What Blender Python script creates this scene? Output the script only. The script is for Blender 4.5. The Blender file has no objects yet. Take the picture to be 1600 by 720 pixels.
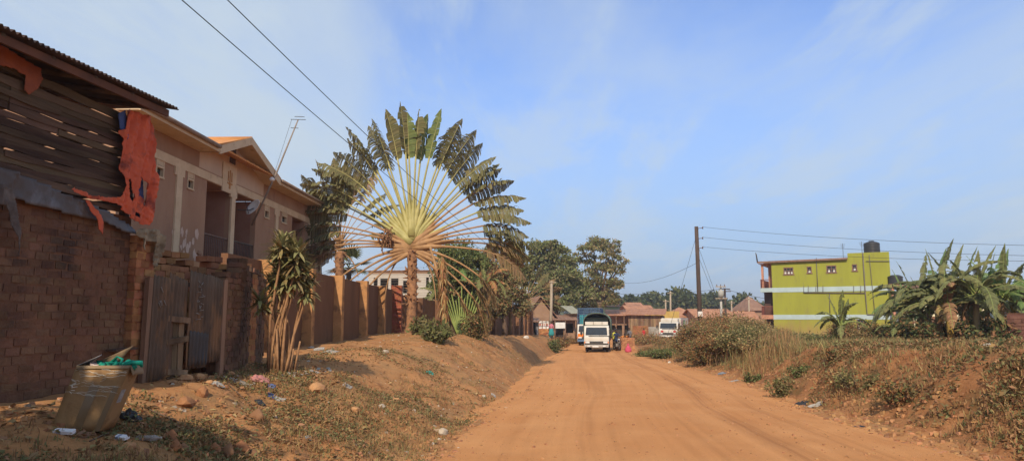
import bpy, bmesh, math, random
import numpy as np
from mathutils import Vector, Matrix, Euler
R = math.radians
random.seed(11); rng = np.random.default_rng(11)
scene = bpy.context.scene
col = scene.collection
# ------------------------------------------------------------------ camera
F = 1100.0; TH = R(7.1); CZ = 2.0
cam = bpy.data.cameras.new('camera'); cam_o = bpy.data.objects.new('camera', cam); col.objects.link(cam_o)
cam.sensor_width = 36; cam.lens = 36*F/1600; cam.clip_start = .1; cam.clip_end = 9000
cam_o.location = (0, 0, CZ); cam_o.rotation_euler = (math.pi/2+TH, 0, 0)
scene.camera = cam_o
# ------------------------------------------------------------------ light
SUN_D = Vector((.2, 1, 0)).normalized(); SUN_EL = R(37)     # horizontal travel direction of the light
sd = SUN_D*math.cos(SUN_EL) + Vector((0, 0, -math.sin(SUN_EL)))
sun = bpy.data.lights.new('sun', 'SUN'); sun.energy = 4.6; sun.angle = R(.53); sun.color = (1, .86, .68)
sun_o = bpy.data.objects.new('sun', sun); col.objects.link(sun_o)
sun_o.rotation_euler = sd.to_track_quat('-Z', 'Y').to_euler()
world = bpy.data.worlds.new('World'); scene.world = world; world.use_nodes = True
def build_sky():
    nt = world.node_tree; N = nt.nodes; L = nt.links; N.clear()
    out = N.new('ShaderNodeOutputWorld'); bg = N.new('ShaderNodeBackground'); bg.inputs[1].default_value = .12
    sky = N.new('ShaderNodeTexSky'); sky.sky_type = 'NISHITA'; sky.sun_disc = False
    sky.sun_elevation = SUN_EL; sky.sun_rotation = math.atan2(-SUN_D.x, -SUN_D.y)
    sky.air_density = 1.0; sky.dust_density = 1.1; sky.ozone_density = 2.2; sky.altitude = 1100
    tc = N.new('ShaderNodeTexCoord'); sep = N.new('ShaderNodeSeparateXYZ'); L.new(tc.outputs['Generated'], sep.inputs[0])
    def m(op, a, b=None, c=None, clamp=False):
        n = N.new('ShaderNodeMath'); n.operation = op; n.use_clamp = clamp
        for i, v in enumerate((a, b, c)):
            if v is None: continue
            if isinstance(v, (int, float)): n.inputs[i].default_value = v
            else: L.new(v, n.inputs[i])
        return n.outputs[0]
    X, Y, Z = sep.outputs
    zz = m('ADD', m('MAXIMUM', Z, 0.0), .10)
    u = m('DIVIDE', X, zz); v = m('DIVIDE', Y, zz)
    cb = N.new('ShaderNodeCombineXYZ'); L.new(u, cb.inputs[0]); L.new(v, cb.inputs[1])
    def noise(sc, detail, rough, rot, scl, loc=(0, 0, 0), dist=0):
        mp = N.new('ShaderNodeMapping'); mp.inputs['Rotation'].default_value = (0, 0, rot); mp.inputs['Scale'].default_value = scl
        mp.inputs['Location'].default_value = loc; L.new(cb.outputs[0], mp.inputs[0])
        n = N.new('ShaderNodeTexNoise'); n.inputs['Scale'].default_value = sc; n.inputs['Detail'].default_value = detail
        n.inputs['Roughness'].default_value = rough; n.inputs['Distortion'].default_value = dist; L.new(mp.outputs[0], n.inputs[0]); return n.outputs[0]
    def ss(x, a, b):
        n = N.new('ShaderNodeMapRange'); n.interpolation_type = 'SMOOTHSTEP'; n.inputs[1].default_value = a; n.inputs[2].default_value = b
        L.new(x, n.inputs[0]); return n.outputs[0]
    n1 = noise(.75, 7, .6, .5, (1, .45, 1), (3.1, 1.7, 0), .35)
    n2 = noise(2.4, 8, .62, -.35, (1, .32, 1), (0, 4, 0), .3)
    thin = m('MULTIPLY', ss(n1, .44, .68), .50)
    wisp = m('MULTIPLY', ss(n2, .45, .64), .50)
    # thick bank of cloud in the west (left) with a soft ragged edge
    az = m('ADD', m('DIVIDE', X, m('MAXIMUM', Y, .05)), m('MULTIPLY', m('SUBTRACT', n1, .5), .42))
    az = m('ADD', az, m('MULTIPLY', m('SUBTRACT', n2, .5), .12))
    bank = m('MULTIPLY', m('SUBTRACT', 1.0, ss(az, -.26, -.15)), m('ADD', .62, m('MULTIPLY', ss(n2, .3, .7), .30)))
    low = m('ADD', m('MULTIPLY', m('SUBTRACT', 1.0, ss(Z, 0.02, .44)), .80), .12)      # milky air near the horizon
    right = m('MULTIPLY', ss(m('ADD', az, m('MULTIPLY', Z, -.9)), .25, .75), .36)
    def inv(x): return m('SUBTRACT', 1.0, x)
    keep = m('MULTIPLY', m('MULTIPLY', m('MULTIPLY', inv(thin), inv(wisp)), inv(bank)), inv(right))
    mask = m('SUBTRACT', 1.0, keep, clamp=True)
    tint = N.new('ShaderNodeMix'); tint.data_type = 'RGBA'; tint.blend_type = 'MULTIPLY'; tint.inputs[0].default_value = 1
    L.new(sky.outputs[0], tint.inputs[6]); tint.inputs[7].default_value = SKY_TINT
    mx0 = N.new('ShaderNodeMix'); mx0.data_type = 'RGBA'; L.new(low, mx0.inputs[0]); L.new(tint.outputs[2], mx0.inputs[6]); mx0.inputs[7].default_value = SKY_LOW
    mx = N.new('ShaderNodeMix'); mx.data_type = 'RGBA'; L.new(mask, mx.inputs[0]); L.new(mx0.outputs[2], mx.inputs[6])
    mx.inputs[7].default_value = SKY_CLOUD
    L.new(mx.outputs[2], bg.inputs[0]); L.new(bg.outputs[0], out.inputs[0])
SKY_TINT = (1.42, 1.55, 1.95, 1); SKY_LOW = (3.1, 4.35, 5.9, 1); SKY_CLOUD = (4.9, 5.8, 6.7, 1)
build_sky()
vs = scene.view_settings; scene.display_settings.display_device = 'sRGB'
vs.view_transform = 'Standard'; vs.look = 'None'; vs.exposure = 0; vs.gamma = 1; vs.use_curve_mapping = False
scene.render.engine = 'CYCLES'; scene.cycles.max_bounces = 5; scene.cycles.transparent_max_bounces = 6
# ------------------------------------------------------------------ pixel -> place (photo measured at 1600 x 720)
def ray(px, py):
    a = px-800; b = 360-py
    return Vector((a, F*math.cos(TH)-b*math.sin(TH), F*math.sin(TH)+b*math.cos(TH)))
def P(px, py, y):
    r = ray(px, py); t = y/r.y; return Vector((r.x*t, y, CZ+r.z*t))
def on_plane(px, py, p0, n):
    r = ray(px, py); p0 = Vector(p0); n = Vector(n); o = Vector((0, 0, CZ)); t = (p0-o).dot(n)/r.dot(n); return o+r*t
def XatY(px, py, y): return P(px, py, y).x
# ------------------------------------------------------------------ noise
_tab = np.random.default_rng(5).random((256, 256))
def vnoise(x, y, s):
    x = np.asarray(x, float)/s+37.3; y = np.asarray(y, float)/s+91.7
    xi = np.floor(x).astype(int); yi = np.floor(y).astype(int); fx = x-xi; fy = y-yi
    fx = fx*fx*(3-2*fx); fy = fy*fy*(3-2*fy); a = xi & 255; b = yi & 255; a1 = (a+1) & 255; b1 = (b+1) & 255
    return (_tab[a, b]*(1-fx)+_tab[a1, b]*fx)*(1-fy)+(_tab[a, b1]*(1-fx)+_tab[a1, b1]*fx)*fy
def fbm(x, y, s, o=4):
    t = 0; amp = 1; n = 0
    for i in range(o): t = t+amp*(vnoise(x, y, s/2**i)-.5); n += amp; amp *= .55
    return t/n*2
def sstep(a, b, x):
    t = np.clip((np.asarray(x, float)-a)/(b-a), 0, 1); return t*t*(3-2*t)
# ------------------------------------------------------------------ terrain
def z_road(y): return -.75*sstep(4, 62, y)
_Lp = [(670, 720), (699, 690), (759, 646), (814, 618), (836, 590), (850, 568), (866, 556), (884, 547)]
_Rp = [(1513, 713), (1430, 687), (1330, 657), (1247, 633), (1180, 605), (1110, 582), (1048, 566), (1004, 552)]
def _edge(pts):
    xs, ys = [], []
    for px, py in pts:
        y = 12.
        for _ in range(40):
            r = ray(px, py); t = (z_road(y)-CZ)/r.z; y = .5*y+.5*min(r.y*t, 70)
        ys.append(y); xs.append(r.x*t)
    return ys, xs
_Ly, _Lx = _edge(_Lp); _Ry, _Rx = _edge(_Rp)
_Ly = [-60, 2]+_Ly+[80, 120, 400]; _Lx = [_Lx[0]-1.2, _Lx[0]-.5]+_Lx+[6.6, 19, 190]
_Ry = [-60, 2]+_Ry+[80, 120, 400]; _Rx = [_Rx[0]-1, _Rx[0]-.3]+_Rx+[13.2, 29, 200]
def Lx(y): return np.interp(y, _Ly, _Lx)
def Rx(y): return np.interp(y, _Ry, _Rx)
def H0(x, y):
    """smooth ground height"""
    x = np.asarray(x, float); y = np.asarray(y, float)
    zr = z_road(y)
    PL = np.interp(y, [-20, 4, 12, 24, 33, 40, 49, 60, 73, 90, 120], [1.0, 1.03, 1.05, 1.12, 1.22, 1.05, .72, .5, .27, -.35, -.6])
    PR = np.interp(y, [-20, 8, 13, 17, 21, 26, 32, 40, 50, 62, 80, 100], [1.6, 1.45, 1.4, 1.2, 1.08, .95, .72, .38, .05, -.2, -.5, -.7])
    PR2 = np.interp(y, [0, 20, 32, 45, 65, 85], [1.2, 1.02, .90, .5, 0, -.35])
    dl = Lx(y)-x; dr = x-Rx(y)
    wl = np.interp(y, [0, 12, 22, 33, 45, 60, 80], [3.4, 4.4, 4.2, 3.6, 2.8, 2.2, 3])
    tl = np.clip(dl/wl, 0, 1)
    sl = tl*tl*(3-2*tl)
    ditch = -.22*np.exp(-((dl-.55)/.42)**2)*np.interp(y, [0, 14, 20, 60, 75], [.35, .5, .9, 1, 0])
    zl = zr+(PL-zr)*sl+ditch
    wr = np.interp(y, [0, 14, 26, 40, 60], [1.9, 1.9, 2.0, 2.4, 4.])
    tr = np.clip((dr-.25)/wr, 0, 1); srp = tr*tr*(3-2*tr)
    far = sstep(4, 12, dr)
    top = PR*(1-far)+PR2*far
    zR = zr+(top-zr)*srp
    return np.where(dl > 0, zl, np.where(dr > 0, zR, zr))
def H(x, y):
    x = np.asarray(x, float); y = np.asarray(y, float)
    dl = Lx(y)-x; dr = x-Rx(y)
    out = np.maximum(dl, dr)
    k = sstep(-.4, 1.4, out)
    near = 1-sstep(60, 110, y)*.7
    n = fbm(x, y, 2.6, 4)*.16*k*near + fbm(x+50, y, .55, 4)*.085*sstep(-.3, .6, out)
    # rugged face on the right hand bank
    face = np.exp(-((dr-1.25)/1.0)**2)*(1-sstep(30, 42, y))
    n = n+face*(fbm(x*1.0, y*.8+9, 1.5, 4)*.46+fbm(x, y*.6, .5, 3)*.12)
    fl = np.exp(-((dl-2.2)/1.6)**2)*(dl > 0)
    n = n+fl*fbm(x+7, y+3, 1.2, 3)*.14
    sink = -.05*(1-sstep(-.45, .25, out))
    big = fbm(x, y, 90, 3)*.5*sstep(110, 200, y)
    return H0(x, y)+n+sink+big
def Hz(x, y): return float(H(x, y))
def G(px, py, far=200):
    r = ray(px, py); r = r/r.y; prev = 2.; y = 2.
    while y < far:
        p = Vector((0, 0, CZ))+r*y
        if p.z < Hz(p.x, p.y): break
        prev = y; y *= 1.01
    a, b = prev, y
    for _ in range(14):
        m = (a+b)/2; p = Vector((0, 0, CZ))+r*m
        if p.z < Hz(p.x, p.y): b = m
        else: a = m
    return Vector((0, 0, CZ))+r*b
# ------------------------------------------------------------------ materials
_m = {}
def mat(name, c1, c2=None, scale=4., rough=.88, bump=0., bscale=None, island=0., metal=0., translucent=0., c3=None, s3=1.2, w3=.5, stretch=(1, 1, 1), spec=.25, detail=6, extra=None, alpha=None):
    if name in _m: return _m[name]
    M = bpy.data.materials.new(name); M.use_nodes = True; nt = M.node_tree; N = nt.nodes; L = nt.links
    b = N['Principled BSDF']; b.inputs['Roughness'].default_value = rough; b.inputs['Metallic'].default_value = metal
    b.inputs['Specular IOR Level'].default_value = spec
    c2 = c2 or tuple(v*.7 for v in c1)
    tc = N.new('ShaderNodeTexCoord'); mp = N.new('ShaderNodeMapping'); mp.inputs['Scale'].default_value = stretch
    L.new(tc.outputs['Object'], mp.inputs[0])
    def noise(s, d=detail, rg=.6):
        n = N.new('ShaderNodeTexNoise'); n.inputs['Scale'].default_value = s; n.inputs['Detail'].default_value = d
        n.inputs['Roughness'].default_value = rg; L.new(mp.outputs[0], n.inputs[0]); return n
    def ramp(x, a, bb):
        n = N.new('ShaderNodeMapRange'); n.inputs[1].default_value = a; n.inputs[2].default_value = bb; L.new(x, n.inputs[0]); return n.outputs[0]
    def mix(f, a, bb):
        n = N.new('ShaderNodeMix'); n.data_type = 'RGBA'
        for i, v in ((0, f), (6, a), (7, bb)):
            if isinstance(v, (int, float)): n.inputs[i].default_value = v
            elif isinstance(v, tuple): n.inputs[i].default_value = (*v[:3], 1)
            else: L.new(v, n.inputs[i])
        return n.outputs[2]
    n1 = noise(scale)
    colr = mix(ramp(n1.outputs[0], .34, .66), tuple(c1), tuple(c2))
    if c3:
        n3 = noise(s3, 8, .65); colr = mix(ramp(n3.outputs[0], w3, w3+.12), colr, tuple(c3))
    if island:
        g = N.new('ShaderNodeNewGeometry'); hs = N.new('ShaderNodeHueSaturation')
        L.new(ramp(g.outputs['Random Per Island'], 0, 1), hs.inputs['Value']);
        mr = hs.inputs['Value'].links[0].from_node; mr.inputs[3].default_value = 1-island; mr.inputs[4].default_value = 1+island
        mh = N.new('ShaderNodeMath'); mh.operation = 'MULTIPLY_ADD'; L.new(g.outputs['Random Per Island'], mh.inputs[0])
        # a hue shift uncorrelated with the value
        mh.inputs[1].default_value = 7.13; mh.inputs[2].default_value = 0; fr = N.new('ShaderNodeMath'); fr.operation = 'FRACT'; L.new(mh.outputs[0], fr.inputs[0])
        m2 = N.new('ShaderNodeMapRange'); L.new(fr.outputs[0], m2.inputs[0]); m2.inputs[3].default_value = .5-.05*island; m2.inputs[4].default_value = .5+.05*island
        L.new(m2.outputs[0], hs.inputs['Hue']); L.new(colr, hs.inputs['Color']); colr = hs.outputs[0]
    if extra: colr = extra(nt, colr, mix, ramp, noise, tc)
    L.new(colr, b.inputs['Base Color'])
    if bump:
        nb = noise(bscale or scale*4, 6, .65); bp = N.new('ShaderNodeBump'); bp.inputs['Strength'].default_value = min(1, bump)
        bp.inputs['Distance'].default_value = .02*max(1, bump); L.new(nb.outputs[0], bp.inputs['Height']); L.new(bp.outputs[0], b.inputs['Normal'])
    if translucent:
        t = N.new('ShaderNodeBsdfTranslucent'); L.new(colr, t.inputs[0]); ms = N.new('ShaderNodeMixShader'); ms.inputs[0].default_value = translucent
        L.new(b.outputs[0], ms.inputs[1]); L.new(t.outputs[0], ms.inputs[2]); L.new(ms.outputs[0], N['Material Output'].inputs[0])
    if alpha is not None: b.inputs['Alpha'].default_value = alpha
    _m[name] = M; return M
# ------------------------------------------------------------------ mesh builder
class MB:
    def __init__(s): s.v = []; s.f = []; s.m = []; s.n = 0; s.sm = []; s.uv = None
    def add(s, verts, faces, mi=0, smooth=False):
        verts = np.asarray(verts, float).reshape(-1, 3); s.v.append(verts)
        if isinstance(faces, np.ndarray): faces = (faces+s.n).tolist()
        else: faces = [[i+s.n for i in f] for f in faces]
        s.f += faces; s.m += [mi]*len(faces) if np.isscalar(mi) else list(mi); s.sm += [smooth]*len(faces); s.n += len(verts); return s
    def box(s, lo, hi, mi=0, M=None):
        x0, y0, z0 = lo; x1, y1, z1 = hi
        v = [(x0, y0, z0), (x1, y0, z0), (x1, y1, z0), (x0, y1, z0), (x0, y0, z1), (x1, y0, z1), (x1, y1, z1), (x0, y1, z1)]
        if M is not None: v = [M @ Vector(p) for p in v]
        return s.add(v, [[0, 3, 2, 1], [4, 5, 6, 7], [0, 1, 5, 4], [1, 2, 6, 5], [2, 3, 7, 6], [3, 0, 4, 7]], mi)
    def cbox(s, c, size, mi=0, rot=None, jit=0):
        h = [v/2 for v in size]; M = Matrix.Translation(c)
        if rot is not None: M = M @ Euler(rot).to_matrix().to_4x4()
        v = [Vector((sx*h[0], sy*h[1], sz*h[2])) for sz in (-1, 1) for sx, sy in ((-1, -1), (1, -1), (1, 1), (-1, 1))]
        if jit: v = [p+Vector([random.uniform(-jit, jit) for _ in range(3)]) for p in v]
        return s.add([M @ p for p in v], [[0, 3, 2, 1], [4, 5, 6, 7], [0, 1, 5, 4], [1, 2, 6, 5], [2, 3, 7, 6], [3, 0, 4, 7]], mi)
    def tube(s, pts, r, n=8, mi=0, cap=True, smooth=True, lump=0):
        pts = [Vector(p) for p in pts]
        rs = [r]*len(pts) if np.isscalar(r) else list(r); V = []; up = None
        for i, p in enumerate(pts):
            d = (pts[min(i+1, len(pts)-1)]-pts[max(i-1, 0)])
            if d.length < 1e-9: d = Vector((0, 0, 1))
            d.normalize()
            if up is None: up = Vector((1, 0, 0)) if abs(d.x) < .8 else Vector((0, 1, 0))
            a = (up-d*up.dot(d)).normalized(); b = d.cross(a); up = a
            for k in range(n):
                t = 2*math.pi*k/n; q = rs[i]*(1+(random.uniform(-lump, lump) if lump else 0))
                V.append(p+a*math.cos(t)*q+b*math.sin(t)*q)
        Fs = [[i*n+k, i*n+(k+1) % n, (i+1)*n+(k+1) % n, (i+1)*n+k] for i in range(len(pts)-1) for k in range(n)]
        if cap: Fs += [list(range(n))[::-1], [(len(pts)-1)*n+k for k in range(n)]]
        return s.add(V, Fs, mi, smooth)
    def prism(s, prof, x0, x1, mi=0, M=None, axis='x'):
        n = len(prof); V = []
        for x in (x0, x1):
            for a, b in prof: V.append((x, a, b) if axis == 'x' else ((a, x, b) if axis == 'y' else (a, b, x)))
        if M is not None: V = [M @ Vector(p) for p in V]
        Fs = [[i, (i+1) % n, n+(i+1) % n, n+i] for i in range(n)]+[list(range(n))[::-1], [n+i for i in range(n)]]
        return s.add(V, Fs, mi)
    def quad(s, *p, mi=0): return s.add([tuple(q) for q in p], [list(range(len(p)))], mi)
    def lathe(s, prof, n=20, mi=0, c=(0, 0, 0), cap=True):
        V = [(c[0]+r*math.cos(2*math.pi*k/n), c[1]+r*math.sin(2*math.pi*k/n), c[2]+z) for r, z in prof for k in range(n)]
        Fs = [[i*n+k, i*n+(k+1) % n, (i+1)*n+(k+1) % n, (i+1)*n+k] for i in range(len(prof)-1) for k in range(n)]
        if cap: Fs += [list(range(n))[::-1], [(len(prof)-1)*n+k for k in range(n)]]
        return s.add(V, Fs, mi, True)
    def build(s, name, mats, parent=None, **kw):
        me = bpy.data.meshes.new(name); V = np.concatenate(s.v) if s.v else np.zeros((0, 3))
        if parent is not None:
            mw = world_of(parent).inverted(); A = np.array(mw); V = V @ A[:3, :3].T+A[:3, 3]
        elif kw.get('origin') is not None: V = V-np.array(kw['origin'])
        lens = np.array([len(f) for f in s.f], dtype=np.int32)
        flat = np.fromiter((i for f in s.f for i in f), dtype=np.int32, count=int(lens.sum()))
        me.vertices.add(len(V)); me.vertices.foreach_set('co', V.astype(np.float32).ravel())
        me.loops.add(len(flat)); me.loops.foreach_set('vertex_index', flat)
        me.polygons.add(len(lens)); st = np.zeros(len(lens), dtype=np.int32); st[1:] = np.cumsum(lens)[:-1]
        me.polygons.foreach_set('loop_start', st)
        me.polygons.foreach_set('material_index', np.array(s.m, dtype=np.int32)); me.polygons.foreach_set('use_smooth', np.array(s.sm, dtype=bool))
        me.update(calc_edges=True)
        for M in (mats if isinstance(mats, (list, tuple)) else [mats]): me.materials.append(M)
        o = bpy.data.objects.new(name, me); col.objects.link(o)
        if parent is not None: o.parent = parent
        elif kw.get('origin') is not None: o.location = kw['origin']
        if kw.get('bevel'):
            bv = o.modifiers.new('bevel', 'BEVEL'); bv.width = kw['bevel']; bv.segments = 2; bv.limit_method = 'ANGLE'
        return o
def world_of(o):
    m = Matrix.LocRotScale(o.location, o.rotation_euler, o.scale)
    return world_of(o.parent) @ m if o.parent else m
def tag(o, label=None, cat=None, group=None, kind=None):
    if label: o['label'] = label
    if cat: o['category'] = cat
    if group: o['group'] = group
    if kind: o['kind'] = kind
    return o
def thing(name, label, cat, loc=(0, 0, 0), rz=0., group=None):
    o = bpy.data.objects.new(name, None); col.objects.link(o); o.location = loc; o.rotation_euler = (0, 0, rz); o.empty_display_size = .2
    return tag(o, label, cat, group)
def copy_tree(o, parent=None):
    c = o.copy(); col.objects.link(c); c.parent = parent
    for ch in list(o.children): copy_tree(ch, c)
    return c
def local(o):   # builder helper: local frame matrix of a thing
    return world_of(o)
# ------------------------------------------------------------------ leaves
def leaf_faces(pts, size, var=.35, elong=1.6, up=None, droop=0.):
    """one little folded leaf per point, random facing; returns verts, faces"""
    n = len(pts); s = size*(1+var*(rng.random(n)*2-1))
    a = rng.normal(size=(n, 3)); a[:, 2] -= droop; a /= np.linalg.norm(a, axis=1)[:, None]
    b = rng.normal(size=(n, 3));
    if up is not None: b = b*.6+np.cross(a, np.array(up))*1.2
    b -= a*(a*b).sum(1)[:, None]; b /= np.linalg.norm(b, axis=1)[:, None]+1e-9
    c = np.cross(a, b)
    a = a*(s*elong)[:, None]; b = b*s[:, None]*.5; c = c*s[:, None]*.12
    V = np.stack([pts, pts+a*.45+b+c, pts+a, pts+a*.45-b+c], 1).reshape(-1, 3)
    Fc = (np.arange(n)*4)[:, None]+np.array([0, 1, 2, 3])
    return V, Fc
def leaf_cloud(mb, pts, size, mis=(0,), w=None, **k):
    pts = np.asarray(pts, float); V, Fc = leaf_faces(pts, size, **k)
    mi = rng.choice(mis, size=len(pts), p=w); mb.add(V, Fc, mi.tolist())
def blob(c, r, n, shell=.55):
    d = rng.normal(size=(n, 3)); d /= np.linalg.norm(d, axis=1)[:, None]
    q = shell+(1-shell)*rng.random(n)**.7; q = np.where(rng.random(n) < .25, rng.random(n), q)
    return np.array(c)+d*q[:, None]*np.array(r)
# ================================================================== GROUND
def dirt_extra(nt, colr, mix, ramp, noise, tc):
    # dry grass and litter stains spread in patches
    n = noise(.45, 8, .7); c = mix(ramp(n.outputs[0], .47, .62), colr, (.31, .17, .075))
    n = noise(22, 8, .8); c = mix(ramp(n.outputs[0], .56, .70), c, (.13, .075, .035))
    n = noise(9, 8, .75); c = mix(ramp(n.outputs[0], .60, .68), c, (.44, .27, .13))
    return c
M_DIRT = mat('red_dirt', (.46, .225, .092), (.36, .165, .064), 1.3, .96, 1.0, 16, c3=(.21, .088, .034), s3=3.0, w3=.54, extra=dirt_extra, spec=.1)
def bankm(nt, colr, mix, ramp, noise, tc):
    n = noise(.8, 8, .7); c = mix(ramp(n.outputs[0], .50, .64), colr, (.17, .10, .042))
    n = noise(26, 8, .8); return mix(ramp(n.outputs[0], .56, .70), c, (.12, .06, .028))
M_BANK = mat('bank_soil', (.38, .18, .075), (.27, .115, .048), 2.2, .97, 1.0, 14, c3=(.19, .07, .028), s3=5, w3=.55, extra=bankm, spec=.08)
def road_mat():
    M = bpy.data.materials.new('road_murram'); M.use_nodes = True; nt = M.node_tree; N = nt.nodes; L = nt.links; b = N['Principled BSDF']
    b.inputs['Roughness'].default_value = .95; b.inputs['Specular IOR Level'].default_value = .1
    uv = N.new('ShaderNodeUVMap'); tc = N.new('ShaderNodeTexCoord')
    def mp(src, sc, loc=(0, 0, 0)):
        m = N.new('ShaderNodeMapping'); m.inputs['Scale'].default_value = sc; m.inputs['Location'].default_value = loc; L.new(src, m.inputs[0]); return m.outputs[0]
    def noise(vec, s, d=6, rg=.6, dist=0):
        n = N.new('ShaderNodeTexNoise'); n.inputs['Scale'].default_value = s; n.inputs['Detail'].default_value = d; n.inputs['Roughness'].default_value = rg
        n.inputs['Distortion'].default_value = dist; L.new(vec, n.inputs[0]); return n.outputs[0]
    def rm(x, a, c, lo=0, hi=1):
        n = N.new('ShaderNodeMapRange'); n.inputs[1].default_value = a; n.inputs[2].default_value = c; n.inputs[3].default_value = lo; n.inputs[4].default_value = hi; L.new(x, n.inputs[0]); return n.outputs[0]
    def mix(f, a, c):
        n = N.new('ShaderNodeMix'); n.data_type = 'RGBA'
        for i, v in ((0, f), (6, a), (7, c)):
            if isinstance(v, float): n.inputs[i].default_value = v
            elif isinstance(v, tuple): n.inputs[i].default_value = (*v, 1)
            else: L.new(v, n.inputs[i])
        return n.outputs[2]
    def mul(a, c):
        n = N.new('ShaderNodeMath'); n.operation = 'MULTIPLY'
        for i, v in enumerate((a, c)):
            if isinstance(v, float): n.inputs[i].default_value = v
            else: L.new(v, n.inputs[i])
        return n.outputs[0]
    st = noise(mp(uv.outputs[0], (9, .05, 1)), 1.0, 6, .62, .2)          # streaks running along the road
    st2 = noise(mp(uv.outputs[0], (42, .10, 1), (3, 2, 0)), 1.0, 5, .6)
    pt = noise(tc.outputs['Object'], .55, 6, .6)
    fine = noise(tc.outputs['Object'], 34, 7, .75)
    c = mix(rm(st, .36, .80), (.57, .262, .100), (.45, .190, .068))
    c = mix(mul(rm(st2, .46, .70), .35), c, (.38, .17, .065))
    c = mix(mul(rm(pt, .42, .68), .5), c, (.62, .315, .132))
    sep = N.new('ShaderNodeSeparateXYZ'); L.new(uv.outputs[0], sep.inputs[0])
    def band(cu, w, nz, k):                                              # wheel ruts: darker, moister earth
        wob = noise(mp(uv.outputs[0], (0, .07, 1), (cu*9, 0, 0)), 1.0, 3, .5)
        a = N.new('ShaderNodeMath'); a.operation = 'MULTIPLY_ADD'; L.new(wob, a.inputs[0]); a.inputs[1].default_value = .10; L.new(sep.outputs[0], a.inputs[2])
        d = N.new('ShaderNodeMath'); d.operation = 'SUBTRACT'; L.new(a.outputs[0], d.inputs[0]); d.inputs[1].default_value = cu+.05
        ab = N.new('ShaderNodeMath'); ab.operation = 'ABSOLUTE'; L.new(d.outputs[0], ab.inputs[0])
        return mul(mul(rm(ab.outputs[0], 0.0, w, 1, 0), rm(nz, .36, .6)), k)
    for cu, w, k in ((.70, .05, .75), (.83, .035, .5), (.30, .07, .22), (.53, .05, .2)):
        c = mix(band(cu, w, st2, k), c, (.29, .12, .045))
    c = mix(mul(rm(fine, .54, .70), .6), c, (.33, .15, .06))
    L.new(c, b.inputs['Base Color'])
    bp = N.new('ShaderNodeBump'); bp.inputs['Strength'].default_value = .9; bp.inputs['Distance'].default_value = .02; L.new(fine, bp.inputs['Height'])
    bp2 = N.new('ShaderNodeBump'); bp2.inputs['Strength'].default_value = .25; bp2.inputs['Distance'].default_value = .05; L.new(st, bp2.inputs['Height']); L.new(bp.outputs[0], bp2.inputs['Normal'])
    L.new(bp2.outputs[0], b.inputs['Normal']); return M
def axis_ticks(lo, hi, fine_lo, fine_hi, step, g=1.25):
    t = list(np.arange(fine_lo, fine_hi+1e-6, step)); s = step; x = t[-1]
    while x < hi: s *= g; x += s; t.append(x)
    s = step; x = t[0]
    while x > lo: s *= g; x -= s; t.insert(0, x)
    return np.array(t)
def build_ground():
    xs = axis_ticks(-1600, 1600, -12, 17, .075, 1.16)
    ys = [3.]
    while ys[-1] < 95: ys.append(ys[-1]+max(.06, ys[-1]*.0095))
    s = ys[-1]-ys[-2]
    while ys[-1] < 3500: s *= 1.15; ys.append(ys[-1]+s)
    s = .06
    while ys[0] > -160: s *= 1.35; ys.insert(0, ys[0]-s)
    ys = np.array(ys); X, Y = np.meshgrid(xs, ys); Z = H(X, Y)
    n, m = X.shape; mb = MB()
    idx = np.arange(n*m).reshape(n, m)
    Fq = np.stack([idx[:-1, :-1], idx[:-1, 1:], idx[1:, 1:], idx[1:, :-1]], -1).reshape(-1, 4)
    cx = (X[:-1, :-1]+X[1:, 1:])/2; cy = (Y[:-1, :-1]+Y[1:, 1:])/2
    mi = ((cx-Rx(cy)) > .3).astype(int).ravel()
    mb.add(np.stack([X, Y, Z], -1).reshape(-1, 3), Fq, mi.tolist(), True)
    tag(mb.build('ground', [M_DIRT, M_BANK]), 'red dirt ground with dry grass and litter beside the road', kind='structure')
def road_rel(X, Y, U):
    rut = -.05*np.exp(-((U-.70)/.025)**2)-.035*np.exp(-((U-.83)/.02)**2)-.03*np.exp(-((U-.30)/.05)**2)
    return z_road(Y)+rut+.05*(1-(2*U-1)**2).clip(0)+fbm(X, Y, 3.5, 4)*.035-.02+fbm(X, Y, .5, 2)*.012
def build_road():
    us = np.linspace(-.12, 1.12, 90); ys = [-40.]
    while ys[-1] < 330: ys.append(ys[-1]+max(.10, abs(ys[-1])*.012))
    ys = np.array(ys); U, Y = np.meshgrid(us, ys); X = Lx(Y)+(Rx(Y)-Lx(Y))*U
    rut = -.05*np.exp(-((U-.70)/.025)**2)-.035*np.exp(-((U-.83)/.02)**2)-.03*np.exp(-((U-.30)/.05)**2)
    edge = np.maximum(np.maximum(-U, U-1), 0)
    Z = z_road(Y)+rut+.05*(1-(2*U-1)**2).clip(0)+fbm(X, Y, 3.5, 4)*.035-.02+fbm(X, Y, .5, 2)*.012-edge*.9
    n, m = X.shape; idx = np.arange(n*m).reshape(n, m)
    Fq = np.stack([idx[:-1, :-1], idx[:-1, 1:], idx[1:, 1:], idx[1:, :-1]], -1).reshape(-1, 4)
    mb = MB(); mb.add(np.stack([X, Y, Z], -1).reshape(-1, 3), Fq, 0, True)
    o = mb.build('road', road_mat()); uvl = o.data.uv_layers.new(name='UVMap')
    UVv = np.stack([U, Y], -1).reshape(-1, 2)[Fq.ravel()]; uvl.data.foreach_set('uv', UVv.astype(np.float32).ravel())
    tag(o, 'unpaved red dirt road with wheel ruts', kind='structure')
build_ground(); build_road()
def zroad_at(x, y):
    return float(z_road(y))+.02
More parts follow.
